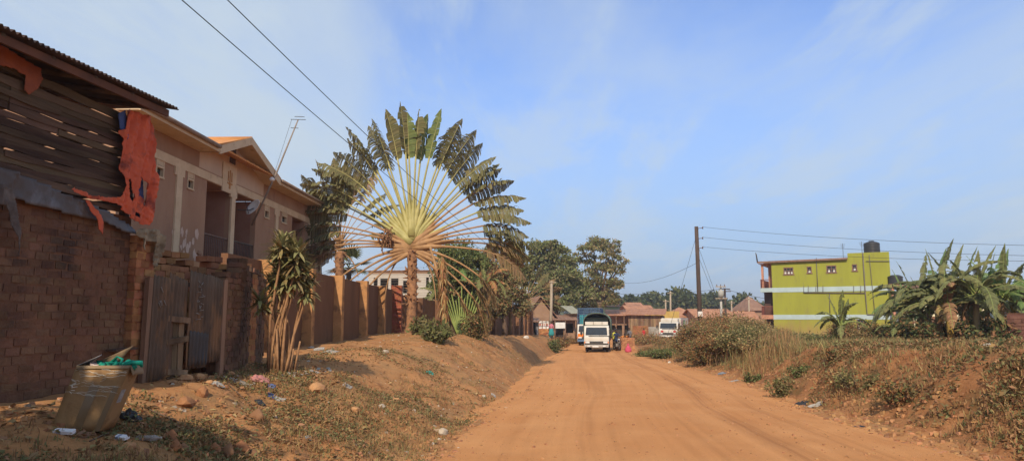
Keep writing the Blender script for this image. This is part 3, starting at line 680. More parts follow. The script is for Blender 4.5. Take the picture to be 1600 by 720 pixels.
def house():
    c = Vector((-9.55, 34.9, 0)); far = c; near = Vector((-10.02, 17.6, 0)); u = (near-far).normalized(); out = Vector((1, -.0272, 0)).normalized(); LEN = (near-far).length
    t = thing('storeyed_house', 'pink-brown two-storey house with orange gabled roof, cream trim and balconies', 'house', (c.x, c.y, 1.1))
    def fr(a, w, q=0.): p = c+u*a+out*q; return Vector((p.x, p.y, w))
    def pu(px, py, q=0.):
        p = on_plane(px, py, c+out*q, out); return (p-c).dot(u), p.z
    ez = 7.35
    def U(px, py=330): return pu(px, py)[0]
    op = []
    bals = [(360, 321, 350), (400, 366, 370), (476, 457, 360)]
    sl = 3.72   # slab top
    for xr, xl, _ in bals: op.append((U(xr), U(xl), sl, 6.42))
    wins = [(252, 239, 241, 277), (300, 289.6, 263, 296), (420.5, 413, 315, 342), (448.5, 440, 325, 350)]
    wr = []
    for xr, xl, yt, yb in wins:
        a, b = U(xr), U(xl); z1 = pu((xl+xr)/2, yt)[1]; z0 = pu((xl+xr)/2, yb)[1]; wr.append((a, b, z0, z1)); op.append((a, b, z0, z1))
    mb = MB(); cells(mb, fr, [0, LEN], [sl-.02, ez], op, -.2, 0.)
    # ground floor wall set back in the shade below the overhanging upper floor
    cells(mb, fr, [0, LEN], [.6, sl-.25], [(3.0, 4.1, .6, 3.1), (8.5, 9.6, .6, 3.1)], -1.7, -1.5)
    # side (rear-left and end) walls
    for a in (0., LEN):
        V = [fr(a, .6, -.2), fr(a, .6, -8), fr(a, ez, -8), fr(a, ez, -.2)]; mb.quad(*V)
    mb.quad(fr(0, .6, -8), fr(LEN, .6, -8), fr(LEN, ez, -8), fr(0, ez, -8))
    wall = mb.build('wall', M_PINK, t)
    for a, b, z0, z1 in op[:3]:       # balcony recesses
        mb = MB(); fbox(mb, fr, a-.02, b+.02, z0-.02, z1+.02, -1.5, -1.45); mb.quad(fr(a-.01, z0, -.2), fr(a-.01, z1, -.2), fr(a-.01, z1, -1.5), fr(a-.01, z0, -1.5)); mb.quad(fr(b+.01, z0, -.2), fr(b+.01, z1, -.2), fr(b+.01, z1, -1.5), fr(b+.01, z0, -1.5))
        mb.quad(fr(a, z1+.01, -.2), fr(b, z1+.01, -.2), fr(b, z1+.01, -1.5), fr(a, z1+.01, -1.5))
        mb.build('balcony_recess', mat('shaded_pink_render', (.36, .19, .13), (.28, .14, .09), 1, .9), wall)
    # balcony slab and lower beam, orange sunlight put into the colour
    mb = MB(); fbox(mb, fr, -.05, LEN, sl-.26, sl-.03, -1.7, .45); fbox(mb, fr, -.02, LEN, sl-.46, sl-.27, -.18, .12)
    mb.build('balcony_slab', mat('sunlit_orange_slab', (.42, .24, .12), (.30, .16, .085), 1.6, .9, .3), t)
    mb = MB()
    for a in np.arange(.3, LEN, 3.2): fbox(mb, fr, a, a+.3, .6, sl-.47, -.16, .1)
    mb.build('ground_floor_column', M_PINK, t)
    # cream string course and pilasters
    mb = MB(); zb = pu(231, 229)[1]; fbox(mb, fr, -.03, LEN, 6.44, 6.70, -.02, .035)
    for px, wd in ((276, .34), (362.5, .30), (432, .30), (486, .55)):
        a = U(px); fbox(mb, fr, a-wd/2, a+wd/2, sl-.02, 6.45, -.02, .05)
        fbox(mb, fr, a-wd/2-.12, a+wd/2+.12, 6.20, 6.438, -.02, .046)
    fbox(mb, fr, -.06, .05, sl, ez, -.3, .06)
    mb.build('trim', M_CREAM, wall)
    for (a, b, z0, z1) in wr:
        mb = MB(); fbox(mb, fr, a, b, z0, z0+.05, -.12, .04); fbox(mb, fr, a, a+.05, z0, z1, -.12, .02); fbox(mb, fr, b-.05, b, z0, z1, -.12, .02); zm = z0+(z1-z0)*.50; fbox(mb, fr, a, b, zm-.03, zm+.03, -.1, .022)
        k = 7
        for i in range(k):
            zz = zm+.05+(z1-zm-.05)*i/k; fbox(mb, fr, a+.05, b-.05, zz, zz+.035, -.1, .01)
        w = mb.build('window', M_CREAM, t)
        mb = MB(); fbox(mb, fr, a+.05, b-.05, z0+.05, zm-.03, -.09, -.08); mb.build('pane', M_GLASS, w)
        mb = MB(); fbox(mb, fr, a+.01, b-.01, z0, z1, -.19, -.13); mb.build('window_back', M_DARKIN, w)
    # gable: apex and feet found on the plane of the barge boards
    q = .55
    ga, gz = pu(389.6, 216, q); gl, _ = pu(339, 236, q); gr_, _ = pu(434, 283, q)
    ezg = 7.42
    mb = MB(); mb.add([fr(gr_-.0, ez-.6, 0.003), fr(gl, ez-.6, 0.003), fr(gl, ezg-.1, .003), fr(ga, gz-.22, .003), fr(gr_, ezg-.1, .003)], [[0, 1, 2, 3, 4]])
    mb.build('gable_wall', mat('light_tan_render', (.55, .40, .28), (.47, .33, .23), 1.2, .9, .2), wall)
    mb = MB(); zz = pu(453/2.77+200, 160+215/2.77)[1]; a0 = pu(363.5, 238)[0]; fbox(mb, fr, a0-.22, a0+.22, zz-.42, zz+.28, .0, .03); gv = mb.build('gable_vent', M_DARKIN, wall)
    mb = MB(); a1 = pu(358, 265)[0]
    fbox(mb, fr, a1-.55, a1+.55, 6.3, 7.3, .0, .045); pl = mb.build('emblem_panel', M_CREAM, wall)
    mb = MB()
    for i, (dx, dz, w, h) in enumerate(((0, .1, .06, .5), (-.14, .12, .05, .34), (.14, .12, .05, .34), (0, -.12, .4, .05), (0, -.22, .1, .16))): fbox(mb, fr, a1+dx-w/2, a1+dx+w/2, 6.75+dz-h/2, 6.75+dz+h/2, .04, .065)
    mb.build('emblem', M_PILAST, pl)
    # main roof: eave along the front, ridge 4 m back
    mb = MB(); rz = 8.9; e = .62; ce = ezg
    mb.quad(fr(-.7, ce, e), fr(LEN+.3, ce, e), fr(LEN+.3, rz, -4.2), fr(-.7, rz, -4.2)); mb.quad(fr(-.7, rz, -4.2), fr(LEN+.3, rz, -4.2), fr(LEN+.3, ce, -8.8), fr(-.7, ce, -8.8))
    # cross gable
    rb = (gz-ce)/(rz-ce)*(4.2+e)-e
    mb.quad(fr(ga, gz, q+.1), fr(gl+.1, ce+.02, q+.1), fr(gl+.1, ce+.02, 0), fr(ga, gz, -rb)); mb.quad(fr(ga, gz, q+.1), fr(gr_-.1, ce+.02, q+.1), fr(gr_-.1, ce+.02, 0), fr(ga, gz, -rb))
    rf = solid(mb.build('roof', M_TILE, t), .05)
    mb = MB()   # ribs of the iron sheets
    for i in range(14):
        s = i/14; A_ = fr(ga, gz+.035, q+.1-(q+rb)*s*1.0); B_ = fr(gl+.1, ce+.055, q+.1-(q+.1)*s); 
        A2 = fr(ga+(gl-ga)*s, gz+(ce-gz)*s+.04, q+.1); mb.tube([A2, A2+(fr(0, 0, -1)-fr(0, 0, 0))*((q+rb)*(1-s))], .018, 4)
    for a in np.arange(-.6, LEN, .45): mb.tube([fr(a, ce+.04, e), fr(a, rz+.04, -4.2)], .018, 4)
    mb.build('roof_rib', M_TILE, rf)
    # soffit, fascia and gutter
    mb = MB(); 
    for a0, a1_ in ((-.7, gr_), (gl, LEN+.3)):
        fbox(mb, fr, a0, a1_, ce-.20, ce-.03, e-.02, e+.02); fbox(mb, fr, a0, a1_, ce-.19, ce-.16, .0, e-.021)
    for a0 in (gr_, gl):   # barge boards
        pts = [fr(a0, ce-.02, q+.06), fr(ga, gz-.0, q+.06)]; d = (pts[1]-pts[0])
        mb.add([pts[0]+Vector((0, 0, -.24)), pts[1]+Vector((0, 0, -.24)), pts[1]+Vector((0, 0, .03)), pts[0]+Vector((0, 0, .03)), *(p+out*.05+Vector((0, 0, k)) for p, k in ((pts[0], -.24), (pts[1], -.24), (pts[1], .03), (pts[0], .03)))], [[0, 1, 2, 3], [4, 7, 6, 5], [0, 4, 5, 1], [3, 2, 6, 7], [0, 3, 7, 4], [1, 5, 6, 2]])
        mb.quad(fr(a0, ce-.2, q+.05), fr(ga, gz-.2, q+.05), fr(ga, gz-.2, 0), fr(a0, ce-.2, 0))
    mb.build('fascia', M_CREAM, rf)
    mb = MB()
    for a0, a1_ in ((-.7, gr_-.1), (gl+.1, LEN+.3)): mb = MB(); mb.tube([fr(a0, ce-.05, e+.075), fr(a1_, ce-.05, e+.075)], .065, 8); mb.build('gutter', mat('grey_brown_gutter', (.30, .21, .15), (.2, .14, .1), 3, .6), rf)
    # railings with bars
    for k, (a, b, z0, z1) in enumerate(op[:3]):
        mb = MB(); zt = sl+1.02
        fbox(mb, fr, a, b, zt-.04, zt, -.10, -.04); fbox(mb, fr, a, b, sl+.06, sl+.09, -.09, -.05)
        n = int((b-a)/.13)
        for i in range(n+1): mb.tube([fr(a+(b-a)*i/n, sl+.08, -.07), fr(a+(b-a)*i/n, zt-.04, -.07)], .011, 5)
        r_ = mb.build('railing', M_METAL_D if k == 1 else M_RAIL, t)
        if k == 1: r_['label'] = 'dark metal railing of the middle balcony'
    # stubs along the slab edge
    mb = MB()
    for px, hh in ((238, .42), (300, .34)): a = U(px); mb = MB(); mb.tube([fr(a, sl-.03, .3), fr(a, sl+hh, .3)], .055, 8); mb.tube([fr(a, sl+hh-.12, .3), fr(a, sl+hh-.07, .3)], .085, 8); mb.build('baluster_stub', M_PINK, t)
    # worn paint patches
    mb = MB()
    for i in range(26):
        a = U(random.uniform(268, 312)); z = sl+random.uniform(.1, .95); r0 = random.uniform(.04, .13); n = 9
        mb.add([fr(a+math.cos(k*6.283/n)*r0*random.uniform(.5, 1.1), z+math.sin(k*6.283/n)*r0*1.6*random.uniform(.5, 1.1), .006+i*.0001) for k in range(n)], [list(range(n))])
    mb.build('peeled_paint', mat('bare_plaster', (.60, .44, .34), (.5, .35, .27), 5, .9), wall)
    # dish: bowl on an arm
    a, z = pu(377, 325); td = thing('satellite_dish', 'small pale dish aerial fixed beside the middle balcony pillar', 'satellite dish', fr(a, z, .3))
    M = Matrix.Translation(fr(a-.1, z, .45)) @ Euler((R(62), 0, R(-35))).to_matrix().to_4x4()
    mb = MB(); pr = [(r, .9*r*r) for r in np.linspace(.001, .33, 7)]; V = []; n = 18
    tmp = MB(); tmp.lathe(pr, n, cap=False); mb.add([M @ Vector(p) for p in np.concatenate(tmp.v)], tmp.f, 0, True); solid(mb.build('bowl', M_WHITE, td), .01)
    mb = MB(); mb.tube([fr(a+.35, z-.12, .02), fr(a, z-.08, .3), fr(a-.08, z, .42)], .02, 6); mb.tube([M @ Vector((0, -.3, .1)), M @ Vector((0, 0, .45))], .012, 5); mb.build('arm', M_METAL_D, td)
    # leaning aerial pole tied to the railing
    a, z = pu(393, 352, -.0); top = P(466, 187, 26.0); base = fr(a, z, .02)
    ta = thing('aerial_pole', 'long leaning aerial pole tied to the balcony railing', 'aerial', base)
    mb = MB(); mb.tube([base, base.lerp(top, .5)+Vector((.04, 0, -.05)), top], [.04, .035, .025], 7); mb.build('pole', mat('grey_pole', (.30, .25, .21), (.2, .16, .13), 6, .7), ta)
    mb = MB(); d = (top-base).normalized()
    for k, w in ((0, .3), (.12, .2), (-.35, .16)): mb.tube([top+d*k+Vector((-w, .05, .02)), top+d*k+Vector((w, -.05, -.02))], .012, 5)
    mb.tube([top+Vector((-.25, 0, 0)), base.lerp(top, .45)], .006, 4); mb.build('antenna_rod', M_METAL_D, ta)
    mb = MB(); l = base.lerp(top, .43); mb.lathe([(.01, -.07), (.09, -.05), (.11, .02), (.05, .09), (.01, .1)], 12, c=tuple(l)); mb.build('lamp', M_WHITE, ta)
house()
# ================================================================== VEGETATION KIT
def vmat(name, c1, c2, isl=.35, tr=.25, rough=.8, scale=3, spec=.12, **k): return mat(name, c1, c2, scale, rough, 0, island=isl, translucent=tr, spec=spec, **k)
M_LF_DUST = vmat('dusty_leaf', (.235, .195, .088), (.155, .135, .06))
M_LF_OLIVE = vmat('olive_leaf', (.165, .17, .062), (.11, .12, .045))
M_LF_GREEN = vmat('green_leaf', (.135, .18, .055), (.09, .13, .042))
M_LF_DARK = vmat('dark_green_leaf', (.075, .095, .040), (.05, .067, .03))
M_LF_DRY = vmat('dry_brown_leaf', (.31, .18, .085), (.21, .115, .055), tr=.2)
M_LF_RUST = vmat('rusty_dry_leaf', (.36, .18, .075), (.25, .12, .05), tr=.2)
M_LF_STRAW = vmat('straw_leaf', (.43, .31, .14), (.31, .22, .10), tr=.25)
M_TREE_A = vmat('sunny_tree_leaf', (.25, .265, .10), (.175, .195, .07), tr=.35)
M_TREE_B = vmat('dusty_tree_leaf', (.31, .26, .13), (.22, .19, .09), tr=.35)
M_BARK = mat('grey_brown_bark', (.21, .14, .095), (.12, .08, .055), 6, .95, .8, 20, stretch=(1, 1, .3))
M_BARK_D = mat('dark_bark', (.11, .075, .055), (.07, .048, .036), 6, .95, .8, 20)
M_RAV_LEAF = vmat('dusty_fan_leaf', (.19, .165, .072), (.125, .115, .05), isl=.4, tr=.2, scale=1.2)
M_RAV_DRY = vmat('sunburnt_fan_leaf', (.26, .165, .08), (.17, .115, .055), isl=.35, tr=.2)
M_RAV_LIT = vmat('pale_green_fan_leaf', (.20, .235, .085), (.13, .16, .055), isl=.25, tr=.3)
M_PET_G = mat('yellow_green_stalk', (.42, .38, .14), (.31, .285, .09), 2.5, .55, island=.22, spec=.3)
M_PET_O = mat('orange_brown_stalk', (.40, .245, .105), (.28, .165, .07), 3, .7, island=.25)
M_PET_GR = mat('green_stalk', (.27, .32, .09), (.17, .22, .06), 2.5, .5, island=.2)
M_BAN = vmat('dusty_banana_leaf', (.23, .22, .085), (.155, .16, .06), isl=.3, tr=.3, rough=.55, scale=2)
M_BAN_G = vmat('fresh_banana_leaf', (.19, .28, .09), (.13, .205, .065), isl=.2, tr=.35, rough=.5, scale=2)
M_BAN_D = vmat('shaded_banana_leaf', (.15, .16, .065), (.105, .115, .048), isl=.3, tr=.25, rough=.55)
M_BAN_STEM = mat('banana_stem', (.26, .19, .085), (.13, .09, .045), 4, .8, .4, 12, stretch=(1, 1, .25), c3=(.10, .06, .04), s3=6)
M_BAN_YEL = mat('yellow_banana_stem', (.46, .30, .055), (.15, .095, .05), 3.2, .7, .3, 12, stretch=(1, 1, .3))
UP = Vector((0, 0, 1))
def curve(p, d, L, n, bend, wig=0.):
    pts = [Vector(p)]; d = Vector(d).normalized(); st = L/n
    for i in range(n):
        d = (d+Vector((0, 0, -bend*st))+(Vector([random.uniform(-wig, wig) for _ in range(3)]) if wig else Vector())).normalized(); pts.append(pts[-1]+d*st)
    return pts
def blade(mb, pts, W, side, strips=26, droop=.8, miss=.05, fill=.95, mi=0, segs=3, vshape=.25, fwd=.25, tear=.12, prof=None, grp=None):
    """a torn leaf blade: strips hanging off both sides of a curved midrib"""
    side = Vector(side); n = len(pts)-1
    prof = prof or (lambda s: math.sin(math.pi*min(1, s*.93+.07))**.55*(1 if s < .75 else 1-.5*(s-.75)/.25))
    V = []; Fs = []; mis = []
    for sg in (-1, 1):
        k = 0
        g_ang = 0; g_left = 0
        for k in range(strips):
            if g_left <= 0: g_left = (grp() if grp else 1); g_ang = random.uniform(-.3, .3); g_dr = droop*random.uniform(.65, 1.35); g_len = random.uniform(.75, 1.05); gone = random.random() < miss
            g_left -= 1
            if gone: continue
            s0 = k/strips; s1 = s0+fill/strips; row = []
            for s in (s0, s1):
                f = s*n; i = min(int(f), n-1); p = pts[i].lerp(pts[i+1], f-i); t = (pts[i+1]-pts[i]).normalized(); sd = (side-t*side.dot(t)).normalized(); nr = t.cross(sd)
                if nr.z < 0: nr = -nr
                w = W*prof(s)*g_len; q = p.copy(); col_ = [q.copy()]; d = (sd*sg+nr*vshape+t*fwd+nr*g_ang*.6).normalized()
                for j in range(segs): d = (d+Vector((0, 0, -1))*g_dr*(.5+.5*j)/segs*1.6).normalized(); q = q+d*w/segs; col_.append(q.copy())
                row.append(col_)
            b = len(V); V += row[0]+row[1]; m = segs+1
            Fs += [[b+j, b+j+1, b+m+j+1, b+m+j] for j in range(segs)]; mis += [mi]*segs
    if Fs: mb.add(V, Fs, mis, False)
def travellers_palm(name, label, base, ht, az, specs, Rp, Lb, trunk_r=.3, mats=None, ped=(.10, .035), lowdead=6, group=None, tr_mat=None):
    t = thing(name, label, 'palm', base, 0, group); base = Vector(base); ax = Vector((math.cos(az), math.sin(az), 0)); nrm = Vector((-math.sin(az), math.cos(az), 0))
    mb = MB(); k = 44; pts = []; rs = []
    for i in range(k+1):
        s = i/k; pts.append(base+Vector((.05*math.sin(s*3), 0, -.3+(ht+.3)*s))); rs.append(trunk_r*(1.25-.35*min(1, s*5)-.05*s+(.12 if i % 2 else 0)*(.4+.6*s))*(1+.25*max(0, s-.8)*5*.3))
    mb.tube(pts, rs, 16, lump=.06)
    for i in range(70):       # old leaf bases
        s = random.uniform(.35, 1); a = random.uniform(0, 6.28); p = base+Vector((math.cos(a), math.sin(a), 0))*trunk_r*.8+UP*(ht*s); d = Vector((math.cos(a)*.5, math.sin(a)*.5, random.uniform(-.2, 1))).normalized()
        mb.tube([p, p+d*random.uniform(.12, .3)], [.05, .02], 5)
    mb.build('trunk', tr_mat or mat('ringed_palm_trunk', (.40, .20, .095), (.22, .11, .055), 5, .95, 1, 16, c3=(.14, .075, .045), s3=4), t)
    top = base+UP*ht
    for (phi, age, Lk, twist) in specs:
        ph = R(phi); a = abs(phi)/110; o = top+UP*(1.15*(1-a)**1.0*.8-.1)+ax*(.16*math.sin(ph))+nrm*random.uniform(-.08, .08)
        d = (ax*math.sin(ph)+UP*math.cos(ph)+nrm*random.uniform(-.04, .04)).normalized(); lean = abs(math.sin(ph))
        pp = curve(o-d*.15, d, Rp*Lk, 9, .015+.055*lean*(age*.8+.35)+(.10 if age > 1.4 else 0))
        kk = .6 if age > 1.3 else 1
        rr = [kk*ped[0]*max(0, 1-i/5)**1.5+ped[1]*1.1*(1-.25*i/9) for i in range(10)]
        mb = MB(); mb.tube(pp, [max(r_*.55, .022) for r_ in rr], 6)
        M = M_PET_G if age < .6 else M_PET_O
        lf = mb.build('leaf', [M, M_RAV_LEAF, M_RAV_DRY, M_RAV_LIT], t)
        dd = (pp[-1]-pp[-2]).normalized(); rib = curve(pp[-1]-dd*.1, dd, Lb*random.uniform(.9, 1.08)*(.85 if age > 1.4 else 1), 9, .05+.32*lean*(.5+age*.55)+(.35 if age > 1.4 else 0), .02)
        sd = (nrm*math.cos(R(twist))+(UP*-math.sin(ph)+ax*math.cos(ph))*math.sin(R(twist))).normalized()
        mb = MB(); mb.tube(rib, [.022*(1-i/11) for i in range(10)], 5, 0)
        up_ = abs(phi) < 14
        mi = 2 if age > .95 and random.random() < .8 else (3 if up_ and random.random() < .5 else 1)
        blade(mb, rib, .52 if up_ else .80, sd, 52, .35 if up_ else 1.15, .04 if up_ else .03, 1.0 if up_ else .95, mi, 3, .3, .35, grp=(lambda: random.randint(4, 8)) if up_ else (lambda: random.choice((1, 1, 2, 2, 3))))
        mb.build('blade', [M, M_RAV_LEAF, M_RAV_DRY, M_RAV_LIT], lf)
    for i in range(lowdead):  # withered stalks collapsed round the trunk
        a = random.uniform(0, 6.28); ph = R(random.uniform(105, 150))*random.choice((-1, 1)); d = (ax*math.sin(ph)+UP*.2+nrm*random.uniform(-.5, .5)).normalized()
        pp = curve(top-UP*.15, d, Rp*random.uniform(.5, .9), 8, random.uniform(.7, 1.6)); mb = MB(); mb.tube(pp, [.05*(1-k_/10)+.008 for k_ in range(9)], 5)
        if random.random() < .5: blade(mb, curve(pp[-1], pp[-1]-pp[-2], 1.0, 6, .8), .22, nrm, 14, 1.4, .15, .7, 0, 2)
        mb.build('dead_leaf', M_LF_RUST if i % 2 else M_PET_O, t)
    return t
def big_palm():
    b = P(641, 521, 33.0); b.z = Hz(b.x, b.y)-.02
    random.seed(21); specs = []
    for i, phi in enumerate(np.linspace(-84, 84, 38)):
        age = .2+1.0*(abs(phi)/92)**1.6+random.uniform(-.1, .1)
        specs.append((phi+random.uniform(-2, 2), age, random.uniform(.95, 1.03)*(1+.10*max(0, 1-abs(phi)/45)), random.uniform(15, 55)*random.choice((-1, 1))))
    for phi, l in ((100, 1.0), (-99, .95), (-107, 1.0), (108, 1.05), (-91, 1.05), (91, 1.0), (118, .9), (-117, .8)): specs.append((phi, 1.5, l, 25))
    t = travellers_palm('travellers_palm', 'giant fan-shaped palm with ringed trunk on the left roadside bank', b, 3.95, 0.04, specs, 3.6, 2.45, .245, lowdead=3, ped=(.34, .088))
    c = P(604, 372, 32.6); mb = MB(); random.seed(3)
    for i in range(60):
        o = c+Vector((random.gauss(0, .17), random.gauss(0, .15), random.gauss(0, .24))); mb.tube([o, o+Vector((random.uniform(-.1, .1), random.uniform(-.1, .1), random.uniform(-.22, .1)))], [.05, .015], 5, lump=.2)
    mb.tube([c, P(636, 384, 32.9)], .03, 5); mb.build('seed_cluster', mat('brown_seed_husk', (.27, .13, .065), (.15, .075, .04), 8, .95), t)
big_palm()
def back_palm():
    random.seed(5); b = P(528, 470, 42.0); b.z = Hz(b.x, b.y); specs = []
    for phi in np.linspace(-75, 62, 15): specs.append((phi, .9+random.uniform(-.2, .3), random.uniform(.85, 1.1), random.uniform(-40, 40)))
    travellers_palm('travellers_palm', 'dusty fan palm behind the boundary wall, left of the giant palm', b, 5.0, .75, specs, 2.6, 2.6, .28, lowdead=3)
back_palm()
def far_palm():
    random.seed(8); b = P(822, 500, 71.0); b.z = Hz(b.x, b.y); specs = []
    for phi in np.linspace(-80, 85, 17): specs.append((phi, .8+random.uniform(-.3, .3), random.uniform(.85, 1.1), random.uniform(-40, 40)))
    travellers_palm('travellers_palm', 'small fan palm with stiff yellow stalks at the far end of the wall', b, 3.0, .1, specs, 2.3, 1.9, .22, lowdead=2)
far_palm()
def young_palm():
    random.seed(9); b = P(722, 528, 46.0); b.z = Hz(b.x, b.y); specs = []
    for phi in np.linspace(-24, 22, 13): specs.append((phi, .1, random.uniform(.8, 1.1), 30))
    t = thing('travellers_palm', 'young fan palm of upright green stalks against the brown wall', 'palm', b)
    top = Vector(b)
    for (phi, age, Lk, tw) in specs:
        ph = R(phi); d = Vector((math.sin(ph), random.uniform(-.06, .06), math.cos(ph))); pp = curve(top+Vector((math.sin(ph)*.5, 0, -.1)), d, 3.0*Lk, 6, -.0)
        mb = MB(); mb.tube(pp, [.09, .085, .075, .06, .05, .04, .03], 6); lf = mb.build('leaf', M_PET_GR, t)
        if abs(phi) > 9:
            mb = MB(); rib = curve(pp[-1], pp[-1]-pp[-2], 1.5, 7, .35); blade(mb, rib, .42, Vector((0, 1, 0)), 20, .7, .05, .95, 0, 3, grp=lambda: random.randint(1, 4)); mb.build('blade', M_BAN, lf)
young_palm()
def banana(name_label, base, h, nl, mats, seed, stem_r=.13, stem_mat=None, Ll=2.1, Wl=.36, group=None, spread=1., upn=2, cat='banana plant', nm='banana_plant'):
    random.seed(seed); base = Vector(base); t = thing(nm, name_label, cat, base, 0, group)
    mb = MB(); lean = Vector((random.uniform(-.08, .08), random.uniform(-.05, .05), 1)); top = base+lean*h
    mb.tube([base-UP*.2, base+lean*h*.3, base+lean*h*.7, top], [stem_r*1.15, stem_r, stem_r*.8, stem_r*.55], 10); mb.build('stem', stem_mat or M_BAN_STEM, t)
    for i in range(nl):
        a = i*2.4+random.uniform(-.35, .35); up_ = i < upn
        el = R(random.uniform(64, 82)) if up_ else R(random.uniform(28, 74)); L = Ll*random.uniform(.8, 1.15)*(1.0 if not up_ else .95)
        d = Vector((math.cos(a)*math.cos(el), math.sin(a)*math.cos(el), math.sin(el)))
        pet = curve(top-UP*random.uniform(.05, .5)*min(1, h), d, .45*Ll/2, 3, .1); rib = curve(pet[-1], pet[-1]-pet[-2], L, 10, (.22 if up_ else random.uniform(.7, 1.35)*2.2/Ll)*spread, .015)
        sd = Vector((-math.sin(a), math.cos(a), random.uniform(-.35, .35))).normalized(); mb = MB(); mb.tube(pet+rib[1:], [.035]*4+[.02*(1-k/12) for k in range(10)], 5, 0)
        blade(mb, rib, Wl*random.uniform(.85, 1.1)*(.62 if up_ else .92), sd, 34, .6 if up_ else .95, .03, .97, 1, 3, .35, .22, grp=lambda: random.choice((1, 1, 2, 3, 4)))
        mb.build('leaf', [M_PET_GR, mats[i % len(mats)]], t)
    for i in range(3):   # dead leaves hanging down the stem
        a = random.uniform(0, 6.28); mb = MB(); rib = curve(top-UP*random.uniform(.1, .5), Vector((math.cos(a), math.sin(a), .1)), 1.2*Ll/2, 7, 2.2); blade(mb, rib, .16, Vector((-math.sin(a), math.cos(a), 0)), 12, 1.5, .1, .8, 0, 2); mb.build('dead_leaf', M_LF_DRY, t)
    return t
def tree(name, label, base, blobs, n, lsize, mats, trunk_r, fork=.35, cat='tree', group=None, w=None, elong=1.5, limbs=None, bark=None, clump=.16, shell=.5, seed=0, twigs=0):
    """trunk and limbs reaching into every clump; small leaf faces gathered in many sub-clumps"""
    random.seed(seed or len(label)); g = np.random.default_rng(seed or len(label)); base = Vector(base); t = thing(name, label, cat, base, 0, group)
    cz = max(b[2]+b[5] for b in blobs); mb = MB(); fk = base+UP*((cz-base.z)*fork); fk += Vector((random.uniform(-.2, .2), 0, 0))
    mb.tube([base-UP*.3, base+(fk-base)*.5+Vector((random.uniform(-.1, .1), 0, 0)), fk], [trunk_r*1.25, trunk_r, trunk_r*.85], 9, lump=.08)
    P_ = []; vol = [b[3]*b[4]*b[5] for b in blobs]; tot = sum(vol)
    for b, v in zip(blobs, vol):
        c = Vector(b[:3]); mid = fk.lerp(c, .5)+Vector((random.uniform(-.1, .1), random.uniform(-.1, .1), .08))*(c-fk).length
        mb.tube([fk, mid, c], [trunk_r*.55, trunk_r*.3, trunk_r*.12], 6, lump=.1)
        nb = max(6, int(26*(v/tot)**.5*2)); cc = []
        d = g.normal(size=(nb, 3)); d /= np.linalg.norm(d, axis=1)[:, None]; q = (shell+(1-shell)*g.random(nb)); cs = np.array(b[:3])+d*q[:, None]*np.array(b[3:])
        for k in range(min(nb, 14)): mb.tube([c, Vector(cs[k]).lerp(c, .4)+Vector((0, 0, .1)), Vector(cs[k])], [trunk_r*.12, trunk_r*.08, trunk_r*.03], 4, cap=False)
        m = int(n*v/tot); which = g.integers(0, nb, m); sc = (np.array(b[3:]).mean())*clump*(.6+.9*g.random(nb))
        P_.append(cs[which]+g.normal(size=(m, 3))*sc[which][:, None]*np.array([1.15, 1.15, .75]))
    mb.build('trunk', bark or M_BARK, t)
    mb = MB(); leaf_cloud(mb, np.concatenate(P_), lsize, list(range(len(mats))), w, elong=elong, droop=.3); mb.build('crown', mats, t)
    return t
def bush(label, base, rx, rz, n, ls, mats, w=None, seed=0, name='bush', cat='bush', group=None, ry=None, elong=1.6, sparse=.0):
    g = np.random.default_rng(seed); random.seed(seed); base = Vector(base); t = thing(name, label, cat, base, 0, group); ry = ry or rx
    mb = MB(); tips = []
    for i in range(int(10+rx*8)):
        a = random.uniform(0, 6.28); rr = math.sqrt(random.random()); hh = rz*random.uniform(.55, 1.12)*(1-.45*rr*rr); tip = base+Vector((math.cos(a)*rr*rx, math.sin(a)*rr*ry, hh)); o = base+Vector((math.cos(a)*rr*rx*.5, math.sin(a)*rr*ry*.5, -.1))
        mb.tube([o, o.lerp(tip, .5)+Vector((0, 0, .06)), tip], [.012+.006*rz, .009, .004], 4, cap=False); tips.append((o, tip))
    mb.build('stem', M_BARK_D, t)
    k = len(tips); idx = g.integers(0, k, n); s = g.random(n)**.6; A = np.array([p[0] for p in tips])[idx]; B = np.array([p[1] for p in tips])[idx]
    pts = A+(B-A)*s[:, None]+g.normal(size=(n, 3))*np.array([rx, ry, rz*.8])*.13
    pts[:, 2] = np.maximum(pts[:, 2], base.z-.15)
    mb = MB(); leaf_cloud(mb, pts, ls, list(range(len(mats))), w, elong=elong); mb.build('foliage', mats, t); return t
